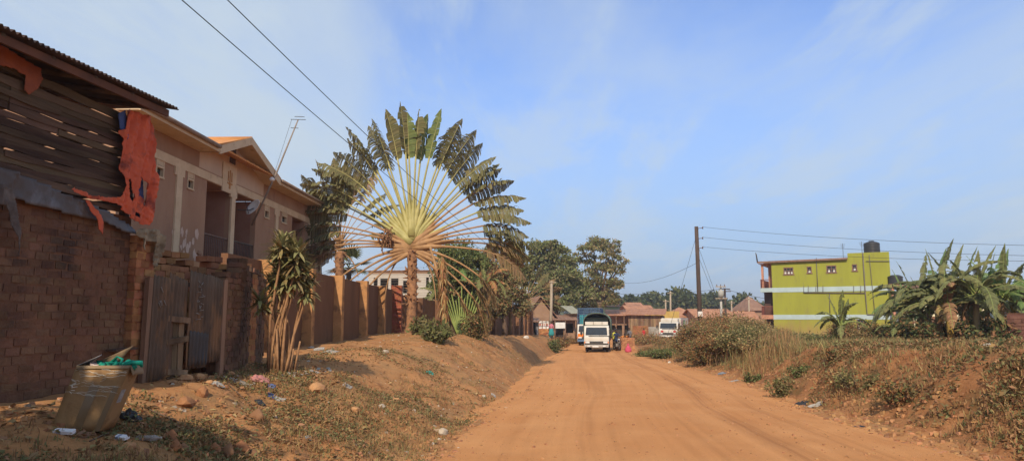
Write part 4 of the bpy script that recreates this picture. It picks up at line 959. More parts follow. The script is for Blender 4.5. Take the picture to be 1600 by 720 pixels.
# ------------------------------------------------------------------ left side plants
def dracaena():
    random.seed(3); b = G(437, 578); b = Vector((b.x, b.y, Hz(b.x, b.y))); t = thing('dracaena', 'tall cane plant with many bare stems and strappy leaf rosettes beside the brick wall', 'shrub', b)
    sc = b.y/1100; mb = MB(); tips = []
    pxs = [(405, 470), (412, 440), (418, 420), (424, 385), (430, 372), (437, 400), (443, 430), (452, 385), (458, 392), (466, 395), (474, 420), (478, 445), (462, 430), (430, 440), (428, 405), (455, 415), (440, 385)]
    for i, (x, y) in enumerate(pxs):
        tip = b+Vector(((x-438)*sc*.95, random.uniform(-.3, .3), (578-y)*sc)); o = b+Vector((random.uniform(-.20, .20), random.uniform(-.16, .16), -.15))
        k1 = o.lerp(tip, .45)+Vector((random.uniform(-.05, .05)+(tip.x-o.x)*-.15, 0, 0)); mb.tube([o, o.lerp(k1, .5)+Vector((random.uniform(-.03, .03), 0, 0)), k1, o.lerp(tip, .8), tip], [.032, .026, .024, .02, .016], 7, lump=.15); tips.append((tip, (tip-k1).normalized()))
    for i in range(7):
        o = b+Vector((random.uniform(-.24, .24), random.uniform(-.2, .2), -.1)); mb.tube([o, o+Vector((random.uniform(-.12, .12), 0, random.uniform(.4, .9)))], [.03, .018], 6, lump=.2)
    mb.build('cane', mat('tan_cane', (.40, .22, .105), (.24, .125, .06), 8, .9, .5, 20), t)
    M1 = vmat('dusty_strap_leaf', (.29, .26, .11), (.18, .175, .07), isl=.3, tr=.2); M2 = vmat('tan_strap_leaf', (.36, .27, .12), (.27, .19, .08), isl=.25)
    for tip, d in tips:
        mb = MB()
        for k in range(52):
            a = k*2.4; el = random.uniform(-.7, 1.25); L = random.uniform(.24, .42); dd = Vector((math.cos(a)*math.cos(el), math.sin(a)*math.cos(el), math.sin(el))); o = tip-d*random.uniform(0, .28)
            p = curve(o, dd, L, 4, 1.8); sd = dd.cross(UP).normalized(); ws = (.014, .034, .036, .022, .002); V = []
            for q, w_ in zip(p, ws): V += [q-sd*w_, q+UP*-.004, q+sd*w_]
            mb.add(V, [[j*3+e, j*3+e+1, j*3+4+e, j*3+3+e] for j in range(4) for e in (0, 1)], 0 if random.random() < .7 else 1)
        mb.build('leaf_rosette', [M1, M2], t)
dracaena()
def dead_frond_bundle():
    random.seed(6); b = P(696, 540, 31.0); b.z = Hz(b.x, b.y); t = thing('dead_frond_bundle', 'column of withered brown fronds hanging to the ground right of the giant palm', 'dead fronds', b); mb = MB(); top = P(690, 395, 31.5); 
    mb.tube([b-UP*.2, b.lerp(top, .5), P(672, 385, 32)], [.10, .08, .05], 7, lump=.2); mb.build('stalk', M_PET_O, t)
    mb = MB()
    for i in range(330):
        s = random.random()**.7; c = b.lerp(top, s*.92+.04); a = random.uniform(0, 6.28); d = Vector((math.cos(a), math.sin(a), random.uniform(-.4, .3))); L = random.uniform(.3, .75)
        p = curve(c, d, L, 4, random.uniform(3.5, 7)); sd = Vector((-math.sin(a), math.cos(a), 0)); V = []
        for q, w_ in zip(p, (.02, .035, .03, .02, .004)): V += [q-sd*w_, q+sd*w_]
        mb.add(V, [[j*2, j*2+1, j*2+3, j*2+2] for j in range(4)], random.choice((0, 0, 1)))
    mb.build('dead_leaves', [M_LF_RUST, M_LF_STRAW], t)
    # big brown drooping frond to the right (old leaf leaning against the plants)
dead_frond_bundle()
def fan_palm():
    random.seed(12); b = P(545, 470, 44.0); b.z = Hz(b.x, b.y); t = thing('fan_palm', 'small dark fan-leaved palm just above the ochre-pilastered wall', 'palm', b); top = P(545, 418, 44)
    mb = MB(); mb.tube([b, top], [.2, .16], 9, lump=.1); mb.build('trunk', M_BARK, t)
    for i in range(15):
        a = i*2.4; el = random.uniform(-.1, 1.2); d = Vector((math.cos(a)*math.cos(el), math.sin(a)*math.cos(el), math.sin(el))); pp = curve(top, d, .9, 4, .3); mb = MB(); mb.tube(pp, .02, 4, 0); o = pp[-1]; dd = (pp[-1]-pp[-2]).normalized(); sd = dd.cross(UP).normalized(); nr = sd.cross(dd)
        for k in range(19):
            th = R(-115+230*k/18); e = (dd*math.cos(th)+sd*math.sin(th)+nr*.15).normalized(); q = curve(o, e, .85*(1-.25*abs(th)/2), 4, .5); s2 = e.cross(nr).normalized(); V = []
            for z_, w_ in zip(q, (.015, .05, .045, .03, .003)): V += [z_-s2*w_, z_+s2*w_]
            mb.add(V, [[j*2, j*2+1, j*2+3, j*2+2] for j in range(4)], 1)
        mb.build('leaf', [M_PET_GR, M_BAN_D if i % 3 else M_LF_DUST], t)
fan_palm()
# trees and plants behind the far stretch of the wall
def left_greens():
    def B(px, py, y, rx, rz, ry=None): c = P(px, py, y); s = y/1100; return (c.x, c.y, c.z, rx*s, (ry or rx)*s, rz*s)
    z = lambda p: Vector((p.x, p.y, Hz(p.x, p.y)))
    y = 48.; tree('broadleaf_tree', 'dense dark leafy tree above the wall just right of the giant palm', z(P(712, 500, y)), [B(712, 405, y, 34, 36), B(700, 440, y, 26, 28), B(735, 440, y, 26, 30), B(720, 470, y, 34, 24), B(745, 410, y, 18, 22)], 20000, .11, [M_LF_OLIVE, M_LF_GREEN, M_TREE_A], .2, seed=31)
    y = 56.; tree('broadleaf_tree', 'dusty brown-leaved tree spilling over the far brown wall', z(P(790, 500, y)), [B(775, 440, y, 26, 30), B(800, 455, y, 26, 26), B(770, 475, y, 30, 20), B(808, 480, y, 24, 16), B(760, 410, y, 22, 26), B(790, 410, y, 18, 26), B(745, 465, y, 22, 24)], 22000, .12, [M_TREE_B, M_LF_DRY, M_TREE_A], .18, seed=32, w=[.5, .3, .2])
    y = 60.; tree('broadleaf_tree', 'thin twiggy olive tree standing behind the dusty brown-leaved tree', z(P(815, 500, y)), [B(810, 400, y, 13, 26), B(820, 430, y, 16, 22), B(800, 385, y, 8, 16), B(795, 430, y, 18, 26)], 8000, .11, [M_LF_OLIVE, M_LF_DUST], .1, seed=33)
    y = 47.
    for i, (px, py, h, L_, lab, mats) in enumerate([(760, 508, 3.4, 2.2, 'banana plant with long hanging brown leaves left of the dusty tree', [M_LF_DRY, M_BAN, M_LF_RUST]), (700, 506, 2.6, 2.2, 'banana plant half hidden by the withered frond column', [M_BAN_D, M_BAN, M_LF_DRY]), (712, 505, 4.3, 2.0, 'tall banana plant with bright upright leaf amid the dark tree', [M_BAN_G, M_BAN]), (748, 508, 2.9, 1.8, 'banana plant with dusty drooping leaves behind the young fan palm', [M_BAN, M_BAN_D, M_LF_DRY]), (735, 505, 3.6, 2.0, 'banana plant with fresh green leaves above the wall', [M_BAN_G, M_BAN_D])]):
        p = P(px, py, y+i*.8); banana(lab, z(p), h, 13, mats, 40+i, Ll=L_*1.1, Wl=.38)
    p = P(797, 500, 58); banana('slim banana plant with a single upright pale leaf beyond the far wall', z(p), 4.2, 5, [M_BAN_G, M_BAN], 48, Ll=1.7, Wl=.28, upn=3)
    y = 44.; tree('broadleaf_tree', 'narrow dark tree between the storeyed house and the fan palm', z(P(500, 480, y)), [B(498, 385, y, 14, 30), B(502, 350, y, 12, 22)], 3500, .13, [M_LF_DARK, M_LF_OLIVE], .14, seed=35)
    p = z(G(680, 533)); bush('low bushy plant with broad pale green leaves at the foot of the giant palm', (p.x, p.y, p.z), .65, .65, 600, .11, [M_LF_OLIVE, M_BAN, M_LF_DUST], seed=50, elong=2.2)
    p = z(G(655, 526)); bush('small dry plant hugging the ringed trunk of the giant palm', (p.x, p.y+.6, p.z), .5, .8, 500, .10, [M_LF_DUST, M_LF_OLIVE], seed=51, elong=2.2)
    for k, (px, py, rx, rz, lab) in enumerate([(745, 528, .8, 1.4, 'dry brown bush against the wall right of the young fan palm'), (865, 548, .8, .9, 'green bush in the roadside ditch beside the wooden pole')]):
        p = z(G(px, py)); bush(lab, p, rx, rz, 1300, .08, [M_LF_DRY, M_LF_OLIVE, M_LF_DUST] if k == 0 else [M_LF_OLIVE, M_LF_DUST, M_LF_GREEN], seed=52+k)
left_greens()
def big_trees():
    def B(px, py, y, rx, rz, ry=None): c = P(px, py, y); s = y/1100; return (c.x, c.y, c.z, rx*s, (ry or rx)*s, rz*s)
    z = lambda p: Vector((p.x, p.y, Hz(p.x, p.y)))
    y = 96.; tree('roadside_tree', 'broad green tree rising behind the brown-roofed house', z(P(868, 515, y)), [B(850, 395, y, 26, 18), B(870, 410, y, 24, 22), B(840, 420, y, 22, 22), B(862, 440, y, 32, 22), B(885, 440, y, 26, 24), B(880, 388, y, 14, 10), B(875, 470, y, 30, 20), B(905, 462, y, 24, 20), B(838, 392, y, 16, 14), B(858, 382, y, 18, 10), B(832, 440, y, 16, 24), B(850, 470, y, 26, 20)], 26000, .24, [M_TREE_A, M_TREE_A, M_TREE_B, M_LF_OLIVE], .45, seed=61, clump=.15)
    y = 99.; tree('roadside_tree', 'airy half-bare tree with hanging brown foliage behind the trucks', z(P(935, 515, y)), [B(928, 385, y, 26, 12), B(950, 395, y, 22, 14), B(915, 400, y, 18, 14), B(965, 415, y, 16, 14), B(940, 420, y, 30, 14), B(962, 440, y, 18, 16), B(930, 450, y, 26, 18), B(910, 445, y, 22, 24), B(948, 468, y, 22, 12), B(975, 408, y, 8, 8), B(925, 378, y, 16, 9), B(955, 382, y, 14, 9), B(958, 455, y, 14, 22), B(915, 470, y, 22, 20), B(892, 425, y, 16, 18)], 17000, .2, [M_TREE_A, M_TREE_B, M_LF_STRAW, M_LF_OLIVE], .42, seed=62, clump=.13, w=[.35, .3, .2, .15])
    # far trees on the skyline
    far = [(985, 474, 200, 9, 10, 'small dark tree on the skyline left of the others'), (1015, 470, 210, 17, 12, 'rounded dark tree above the ochre roof ridge'), (1063, 470, 190, 25, 18, 'tallest dark tree group above the yellow roof strip'), (1042, 478, 190, 12, 10, 'low dark tree left of the tallest skyline tree'), (1110, 472, 215, 20, 12, 'wide dark tree right of the tall utility pole'), (1128, 478, 215, 10, 9, 'dark tree behind the transformer pole'), (1158, 474, 200, 15, 12, 'dark tree close to the green building balconies'), (1180, 484, 190, 12, 9, 'low dark tree touching the green building'), (958, 476, 170, 12, 12, 'dark tree behind the green panelled kiosk'), (1002, 482, 180, 10, 8, 'low dark tree above the plank shop')]
    for i, (px, py, y, rx, rz, lab) in enumerate(far):
        p = P(px, 500, y); p.z = Hz(p.x, p.y)
        tree('skyline_tree', lab, p, [B(px, py, y, rx, rz), B(px-rx*.6, py+rz*.4, y, rx*.6, rz*.8), B(px+rx*.6, py+rz*.4, y, rx*.6, rz*.8), B(px+rx*.2, py-rz*.3, y, rx*.5, rz*.7)], 2600, .75, [M_LF_DARK, M_LF_DARK, M_LF_OLIVE], .5, seed=70+i, group='dark trees on the skyline', fork=.25, clump=.2)
    # a continuous far wood closes the horizon elsewhere
    mb = MB(); g = np.random.default_rng(3); n = 26000; az = g.uniform(-1.0, 1.0, n); yy = 420+g.random(n)*60; xx = yy*az*1.3
    top = 7+6*vnoise(xx, yy*0, 28)+3*vnoise(xx, yy*0, 7); pts = np.stack([xx, yy, H(xx, yy)+g.random(n)**.7*top], 1); leaf_cloud(mb, pts, 2.4, [0, 1], elong=1.2)
    tag(mb.build('far_woodland', [M_LF_DARK, M_LF_OLIVE]), 'distant dark belt of woodland along the horizon', kind='stuff')
    # unseen tree added at the left to cast shade over the bottom left corner
    random.seed(77); p = Vector((-5.6, -1.6, Hz(-5.6, -1.6)))
    tree('added_shade_tree', 'leafy tree just outside the frame shading the cardboard box', p, [(-5.4, -1.6, 5.2, 2.6, 2.2, 1.5), (-7.4, -1.2, 5.0, 2.4, 2., 1.4), (-4.0, -1.4, 4.9, 1.7, 1.8, 1.2), (-3.6, -2.8, 4.9, 1.6, 1.6, 1.2)], 42000, .2, [M_LF_GREEN, M_LF_OLIVE], .22, seed=63, shell=.1, clump=.25)
big_trees()
# ================================================================== GREEN BUILDING
def lime_extra(nt, colr, mix, ramp, noise, tc):
    n = noise(2.2, 7, .7); colr = mix(ramp(n.outputs[0], .54, .74), colr, (.215, .205, .055))          # rain streaks
    sp = nt.nodes.new('ShaderNodeSeparateXYZ'); nt.links.new(tc.outputs['Object'], sp.inputs[0]); ad = nt.nodes.new('ShaderNodeMath'); ad.operation = 'MULTIPLY_ADD'; nt.links.new(n.outputs[0], ad.inputs[0]); ad.inputs[1].default_value = -3.0; nt.links.new(sp.outputs[2], ad.inputs[2])
    return mix(ramp(ad.outputs[0], 1.2, -1.2), colr, (.30, .19, .08))                                  # splashed mud at the foot
M_LIME = mat('lime_green_paint', (.30, .31, .038), (.255, .262, .034), .6, .88, .2, 20, c3=(.25, .245, .05), s3=.9, w3=.56, stretch=(1, 1, .22), extra=lime_extra)
M_BAND = mat('pale_blue_band', (.40, .50, .50), (.34, .42, .42), 1, .8)
M_SALMON = mat('salmon_render', (.50, .24, .15), (.38, .18, .11), 1.5, .85)
def green_building():
    A_ = P(1209, 500, 84); B_ = P(1396, 500, 78.1); a = Vector((A_.x, A_.y, 0)); b = Vector((B_.x, B_.y, 0)); u = (b-a).normalized(); L = (b-a).length; out = Vector((u.y, -u.x, 0)); zb = -.6
    t = thing('green_building', 'three-storey lime green building with pale blue bands behind the bushes', 'building', (a.x, a.y, zb), math.atan2(u.y, u.x))
    def fr(s, w, q=0.): p = a+u*s+out*q; return Vector((p.x, p.y, w))
    def pu(px, py): p = on_plane(px, py, a, out); return (p-a).dot(u), p.z
    h1 = pu(1204, 409)[1]; h2 = pu(1391, 393)[1]; sx = pu(1324, 398)[0]; D = 11
    wins = [(1224, 1240, 418, 428), (1260.5, 1268.5, 416.5, 426), (1291, 1307, 415, 425), (1331, 1339.5, 413, 422.5)]
    ho = []
    for x0, x1, y0, y1 in wins:
        s0, z1 = pu(x0, y0); s1, z0 = pu(x1, y1); ho.append((s0, s1, z0, z1))
    gw = (pu(1338, 495)[0], pu(1350, 495)[0], zb+.9, zb+2.6); ho.append(gw)
    mb = MB(); cells(mb, fr, [0, sx], [zb, h1-.05], [h for h in ho if h[1] < sx], -.25, 0)
    cells(mb, fr, [sx, L], [zb, h2], [h for h in ho if h[0] > sx], -.25, 0)
    mb.quad(fr(0, zb, -.25), fr(0, zb, -D), fr(0, h1-.1, -D), fr(0, h1-.1, -.25)); mb.quad(fr(L, zb, -.25), fr(L, zb, -D), fr(L, h2, -D), fr(L, h2, -.25)); mb.quad(fr(sx, h1-.1, 0), fr(sx, h1-.1, -D), fr(sx, h2, -D), fr(sx, h2, 0))
    mb.quad(fr(sx, h2-.02, 0), fr(L, h2-.02, 0), fr(L, h2-.02, -D), fr(sx, h2-.02, -D)); mb.quad(fr(0, zb, -D), fr(L, zb, -D), fr(L, h1-.1, -D), fr(0, h1-.1, -D))
    wall = mb.build('wall', M_LIME, t)
    zl1, zl2 = pu(1204, 449.5)[1], pu(1204, 491.5)[1]
    for z in (zl1, zl2):
        mb = MB(); fbox(mb, fr, -.04, L+.03, z-.55, z, -.1, .035); mb.build('band', M_BAND, wall)
    for h in ho:
        mb = MB(); s0, s1, z0, z1 = h; fbox(mb, fr, s0-.08, s1+.08, z0-.12, z0, -.1, .07); fbox(mb, fr, s0, s0+.09, z0, z1, -.14, .03); fbox(mb, fr, s1-.09, s1, z0, z1, -.14, .03); fbox(mb, fr, s0, s1, z1-.09, z1+.02, -.14, .03)
        n = max(1, round((s1-s0)/.42))
        for k in range(1, n): x = s0+(s1-s0)*k/n; fbox(mb, fr, x-.03, x+.03, z0, z1, -.13, .01)
        fbox(mb, fr, s0, s1, (z0+z1)/2-.02, (z0+z1)/2+.02, -.12, .0)
        w = mb.build('window', mat('brown_window_frame', (.24, .13, .09), (.15, .08, .06), 4, .7), t)
        mb = MB(); fbox(mb, fr, s0+.05, s1-.05, z0+.02, z1-.05, -.20, -.17); mb.build('pane', M_GLASS, w)
        mb = MB()
        for k in range(n): x = s0+(s1-s0)*(k+.5)/n; fbox(mb, fr, x-.10, x+.10, z0+.05, z0+(z1-z0)*.55, -.165, -.15)
        mb.build('curtain', M_WHITE, w)
    # low pitched roof over the left part
    mb = MB(); ov = 1.5
    V = [fr(-ov, h1+.02, .35), fr(sx, h1+.10, .35), fr(sx, h1+.55, -D), fr(-ov, h1+.45, -D)]; mb.add(V, [[0, 1, 2, 3]]); rf = solid(mb.build('roof', M_RUST, t), .09)
    mb = MB(); mb.add([fr(-ov, h1-.16, .36), fr(sx, h1-.06, .36), fr(sx, h1+.08, .36), fr(-ov, h1-.0, .36)], [[0, 1, 2, 3]]); fb = solid(mb.build('fascia', mat('brown_fascia', (.26, .15, .10), (.16, .1, .07), 4, .7), rf), .03)
    mb = MB(); mb.add([fr(-ov, h1-.2, .33), fr(0, h1-.2, .33), fr(0, h1-.2, -D), fr(-ov, h1-.2, -D)], [[0, 1, 2, 3]]); mb.build('soffit', M_SALMON, rf)
    mb = MB(); mb.tube([fr(-ov, h1-.1, .3), fr(-ov-.12, h1+.9, .3), fr(-ov-.18, h1+1.15, .3)], [.09, .07, .03], 5); mb.build('finial', M_METAL_D, rf)
    # balconies on the street side
    for z in (zl1, zl2):
        mb = MB(); fbox(mb, fr, -1.35, -.0, z-.5, z-.02, .1, -D); mb.build('balcony_slab', M_BAND if z == zl1 else M_SALMON, t)
        mb = MB(); fbox(mb, fr, -1.32, -.02, z+.95, z+1.02, .06, .0)
        for k in range(10): x = -1.3+k*.14; mb.tube([fr(x, z-.02, .03), fr(x, z+.97, .03)], .02, 4)
        for k in range(40): x = -k*.25; mb.tube([fr(-1.3, z-.02, x), fr(-1.3, z+.97, x)], .02, 4, cap=False)
        fbox(mb, fr, -1.33, -1.27, z+.95, z+1.02, 0, -D); mb.build('balcony_rail', mat('red_brown_rail', (.26, .085, .06), (.18, .06, .045), 4, .6), t)
    mb = MB(); fbox(mb, fr, -1.2, -.95, zl1-.02, h1-.2, -.1, -.35); fbox(mb, fr, -.6, -.02, zl1, h1-.2, -1.5, -1.6); mb.build('balcony_column', M_SALMON, t)
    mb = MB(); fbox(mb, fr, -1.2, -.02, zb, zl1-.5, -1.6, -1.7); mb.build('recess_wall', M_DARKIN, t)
    # pipes
    mp = mat('grey_waste_pipe', (.16, .13, .12), (.1, .08, .07), 4, .6)
    def pipe(pts, r=.055):
        mb = MB(); mb.tube([fr(*pu(x, y), .10) for x, y in pts], r, 6); mb.build('drain_pipe', mp, t)
    pipe([(1275.5, 403), (1278, 455)], .04); pipe([(1256, 457), (1352, 457.5)], .06); pipe([(1348, 395), (1352, 457.5), (1355, 491), (1396, 491)], .06); pipe([(1296, 459), (1297, 490)], .045); pipe([(1358, 398), (1369, 510)], .03); pipe([(1353, 408), (1390, 408)], .035)
    for x in (1256, 1263, 1275, 1286, 1334, 1345): pipe([(x, 446), (x, 457)], .03)
    # roof things
    s, z = pu(1362, 393); base = fr(s, h2, -1.6); tk = thing('water_tank', 'black ribbed water tank on the roof of the green building', 'water tank', base)
    k = base; rr = .85; pr = [(rr, 0), (rr, .1)]
    for i in range(6): pr += [(rr*.96, .12+i*.17), (rr, .16+i*.17), (rr, .24+i*.17)]
    pr += [(rr*.92, 1.2), (rr*.55, 1.32), (.3, 1.36)]; mb = MB(); mb.lathe(pr, 24, c=tuple(k)); mb.build('tank_body', mat('black_tank_plastic', (.03, .03, .035), (.04, .04, .04), 3, .45), tk); mb = MB(); mb.lathe([(.3, 1.36), (.3, 1.44), (.02, 1.47)], 16, c=tuple(k)); mb.build('lid', _m['black_tank_plastic'], tk)
    for px, hh, lab in ((1317, 1.7, 'thin television aerial at the step of the green building roof'), (1347, 1.3, 'thin aerial just left of the black water tank')):
        s, _ = pu(px, 397); z = (h1+.15) if px < 1324 else h2; q = fr(s, z, -.5); ta = thing('roof_aerial', lab, 'aerial', q); mb = MB(); mb.tube([q, q+UP*hh], .025, 5); mb.build('pole', M_METAL_D, ta); mb = MB()
        for j in range(4): w = u*(.28-.04*j); mb.tube([q+UP*(hh-.1-.14*j)-w, q+UP*(hh-.1-.14*j)+w], .012, 4)
        mb.build('antenna_rod', M_METAL_D, ta)
    # second tank lower behind the bananas and small cream house
    q = P(1399, 438, 78); tk = thing('water_tank', 'second black water tank on a stand right of the green building', 'water tank', (q.x, q.y, -.4)); mb = MB(); mb.lathe([(.75, 0), (.78, .1), (.72, .2), (.78, .3), (.72, .4), (.78, .5), (.72, .6), (.78, .7), (.78, .8), (.4, 1.0)], 20, c=(q.x, q.y, q.z-.4)); mb.build('tank_body', _m['black_tank_plastic'], tk)
    mb = MB(); mb.box((q.x-.9, q.y-.9, q.z-.55), (q.x+.9, q.y+.9, q.z-.41)); mb.build('platform', M_SALMON, tk)
    for dx in (-.8, .8):
        for dy in (-.8, .8): mb = MB(); mb.box((q.x+dx-.12, q.y+dy-.12, -.6), (q.x+dx+.12, q.y+dy+.12, q.z-.56)); mb.build('leg', M_SALMON, tk)
green_building()
def cream_house():
    p = P(1409, 500, 60); a0 = Vector((p.x, p.y, 0)); u = Vector((.86, -.51, 0)).normalized(); out = Vector((u.y, -u.x, 0)); zb = Hz(p.x, p.y)-.4
    t = thing('cream_house', 'small cream house half hidden behind the banana plants', 'house', (p.x, p.y, 0))
    def fr(a, w, q=0.): c = a0+u*a+out*q; return Vector((c.x, c.y, w))
    zt = 2+(497-449)/1100*60
    mb = MB(); cells(mb, fr, [0, 6], [zb, zt], [(2.2, 3.1, zb+.3, zb+2.4), (4.2, 5.2, 1.0, 2.2)], -.2, 0); mb.quad(fr(0, zb, -.2), fr(0, zb, -4), fr(0, zt, -4), fr(0, zt, -.2)); mb.quad(fr(6, zb, -.2), fr(6, zb, -4), fr(6, zt, -4), fr(6, zt, -.2)); mb.build('wall', mat('cream_paint', (.66, .60, .40), (.55, .48, .31), 1, .85), t)
    mb = MB(); fbox(mb, fr, 2.2, 3.1, zb+.3, zb+2.4, -.12, -.06); mb.build('door', M_RUST, t); mb = MB(); fbox(mb, fr, 4.2, 5.2, 1.0, 2.2, -.12, -.1); mb.build('window', M_GLASS, t)
    mb = MB(); mb.quad(fr(-.15, zt+.02, .3), fr(6.3, zt+.02, .3), fr(6.3, zt+.5, -4.3), fr(-.15, zt+.5, -4.3)); solid(mb.build('roof', M_RUST, t), .05)
cream_house()
# ------------------------------------------------------------------ banana grove on the right
def grove():
    z = lambda p: Vector((p.x, p.y, Hz(p.x, p.y)))
    L = [  # px, py(base), depth, stem height m, leaves, spread, upright, label, mats, stem
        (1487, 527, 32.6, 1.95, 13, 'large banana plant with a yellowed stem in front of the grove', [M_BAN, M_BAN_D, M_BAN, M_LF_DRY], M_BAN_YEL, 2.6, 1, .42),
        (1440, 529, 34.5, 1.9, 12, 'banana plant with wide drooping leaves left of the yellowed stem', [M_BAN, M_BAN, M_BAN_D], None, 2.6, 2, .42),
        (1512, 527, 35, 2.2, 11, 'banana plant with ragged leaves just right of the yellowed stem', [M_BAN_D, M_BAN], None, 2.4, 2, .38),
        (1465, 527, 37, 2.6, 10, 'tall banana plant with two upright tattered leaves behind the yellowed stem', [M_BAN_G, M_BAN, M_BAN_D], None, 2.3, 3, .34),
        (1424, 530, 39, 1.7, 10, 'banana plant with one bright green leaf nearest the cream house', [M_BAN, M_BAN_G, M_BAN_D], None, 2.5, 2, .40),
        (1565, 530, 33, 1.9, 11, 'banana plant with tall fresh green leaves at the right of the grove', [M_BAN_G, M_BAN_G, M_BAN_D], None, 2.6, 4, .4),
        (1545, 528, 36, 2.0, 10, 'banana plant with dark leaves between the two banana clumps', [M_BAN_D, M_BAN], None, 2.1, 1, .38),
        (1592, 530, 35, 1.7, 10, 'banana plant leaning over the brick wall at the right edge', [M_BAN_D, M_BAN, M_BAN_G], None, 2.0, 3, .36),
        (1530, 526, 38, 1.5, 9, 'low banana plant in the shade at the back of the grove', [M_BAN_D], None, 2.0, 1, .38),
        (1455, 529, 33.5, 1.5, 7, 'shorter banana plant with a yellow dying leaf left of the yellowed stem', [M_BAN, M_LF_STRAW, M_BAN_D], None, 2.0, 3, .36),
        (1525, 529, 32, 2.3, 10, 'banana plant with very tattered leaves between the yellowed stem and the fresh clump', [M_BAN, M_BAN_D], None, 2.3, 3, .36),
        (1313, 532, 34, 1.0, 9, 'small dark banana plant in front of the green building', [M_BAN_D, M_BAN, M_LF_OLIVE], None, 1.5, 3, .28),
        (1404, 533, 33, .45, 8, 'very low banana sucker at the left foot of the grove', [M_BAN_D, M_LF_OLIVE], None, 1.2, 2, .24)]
    for i, (px, py, y, h, nl, lab, mats, st, Ll, un, Wl) in enumerate(L):
        banana(lab, z(P(px, py, y)), h, int(nl*1.5), mats, 100+i, Ll=Ll, Wl=Wl, upn=un, stem_mat=st, stem_r=.15 if h > 1 else .07, group='banana plants on the right')
    g = np.random.default_rng(9)
    # shade plants under the grove
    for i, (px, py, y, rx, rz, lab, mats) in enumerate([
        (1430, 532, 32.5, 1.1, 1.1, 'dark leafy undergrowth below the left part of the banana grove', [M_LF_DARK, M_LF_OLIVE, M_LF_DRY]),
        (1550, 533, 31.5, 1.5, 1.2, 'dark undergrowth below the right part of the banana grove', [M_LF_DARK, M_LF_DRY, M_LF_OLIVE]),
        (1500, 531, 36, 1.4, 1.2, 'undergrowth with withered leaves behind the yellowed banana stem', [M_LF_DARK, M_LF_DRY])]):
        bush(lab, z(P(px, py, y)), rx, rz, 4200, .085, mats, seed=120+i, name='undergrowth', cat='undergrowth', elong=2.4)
    # rubble bricks
    t = thing('brick_rubble', 'heap of pinkish broken bricks under the banana plants', 'rubble', z(P(1535, 520, 34))); mb = MB(); random.seed(4)
    for i in range(46):
        p = P(random.uniform(1508, 1562), 500, random.uniform(33, 35.5)); zz = Hz(p.x, p.y)+random.uniform(.05, .75)*(1-abs(p.x-24.2)/2.2 if abs(p.x-24.2) < 2 else .1); mb.cbox((p.x, p.y, max(zz, Hz(p.x, p.y))), (.26, .14, .12), 0, (random.uniform(-.6, .6), random.uniform(-.6, .6), random.uniform(0, 3)), .015)
    mb.build('bricks', mat('pink_rubble', (.42, .22, .17), (.26, .13, .1), 4, .9, island=.3), t)
    # brick wall at the right edge
    p0 = P(1573, 500, 30.5); p1 = P(1720, 500, 27); p0 = Vector((p0.x, p0.y, 0)); p1 = Vector((p1.x, p1.y, 0)); zt = P(1590, 488, 30).z; zb = Hz(p0.x, p0.y)-.3
    t = thing('low_brick_wall', 'plain red-brown brick wall at the right edge beyond the bananas', 'wall', p0); mb = MB(); d = (p1-p0).normalized(); o = Vector((d.y, -d.x, 0)); brick_wall(mb, p0, p1, zb, zt, .29, .13, .02, .15, o, 0, .004); mb.build('brickwork', mat('dull_red_brick', (.27, .13, .09), (.19, .09, .065), 3, .95, .5, 20, island=.2), t)
    mb = MB(); c = (p0+p1)/2-o*.16; mb.cbox((c.x, c.y, (zb+zt)/2), ((p1-p0).length-.04, .18, zt-zb-.03), 0, (0, 0, math.atan2(d.y, d.x))); mb.build('mortar', M_MORTAR, t)
grove()
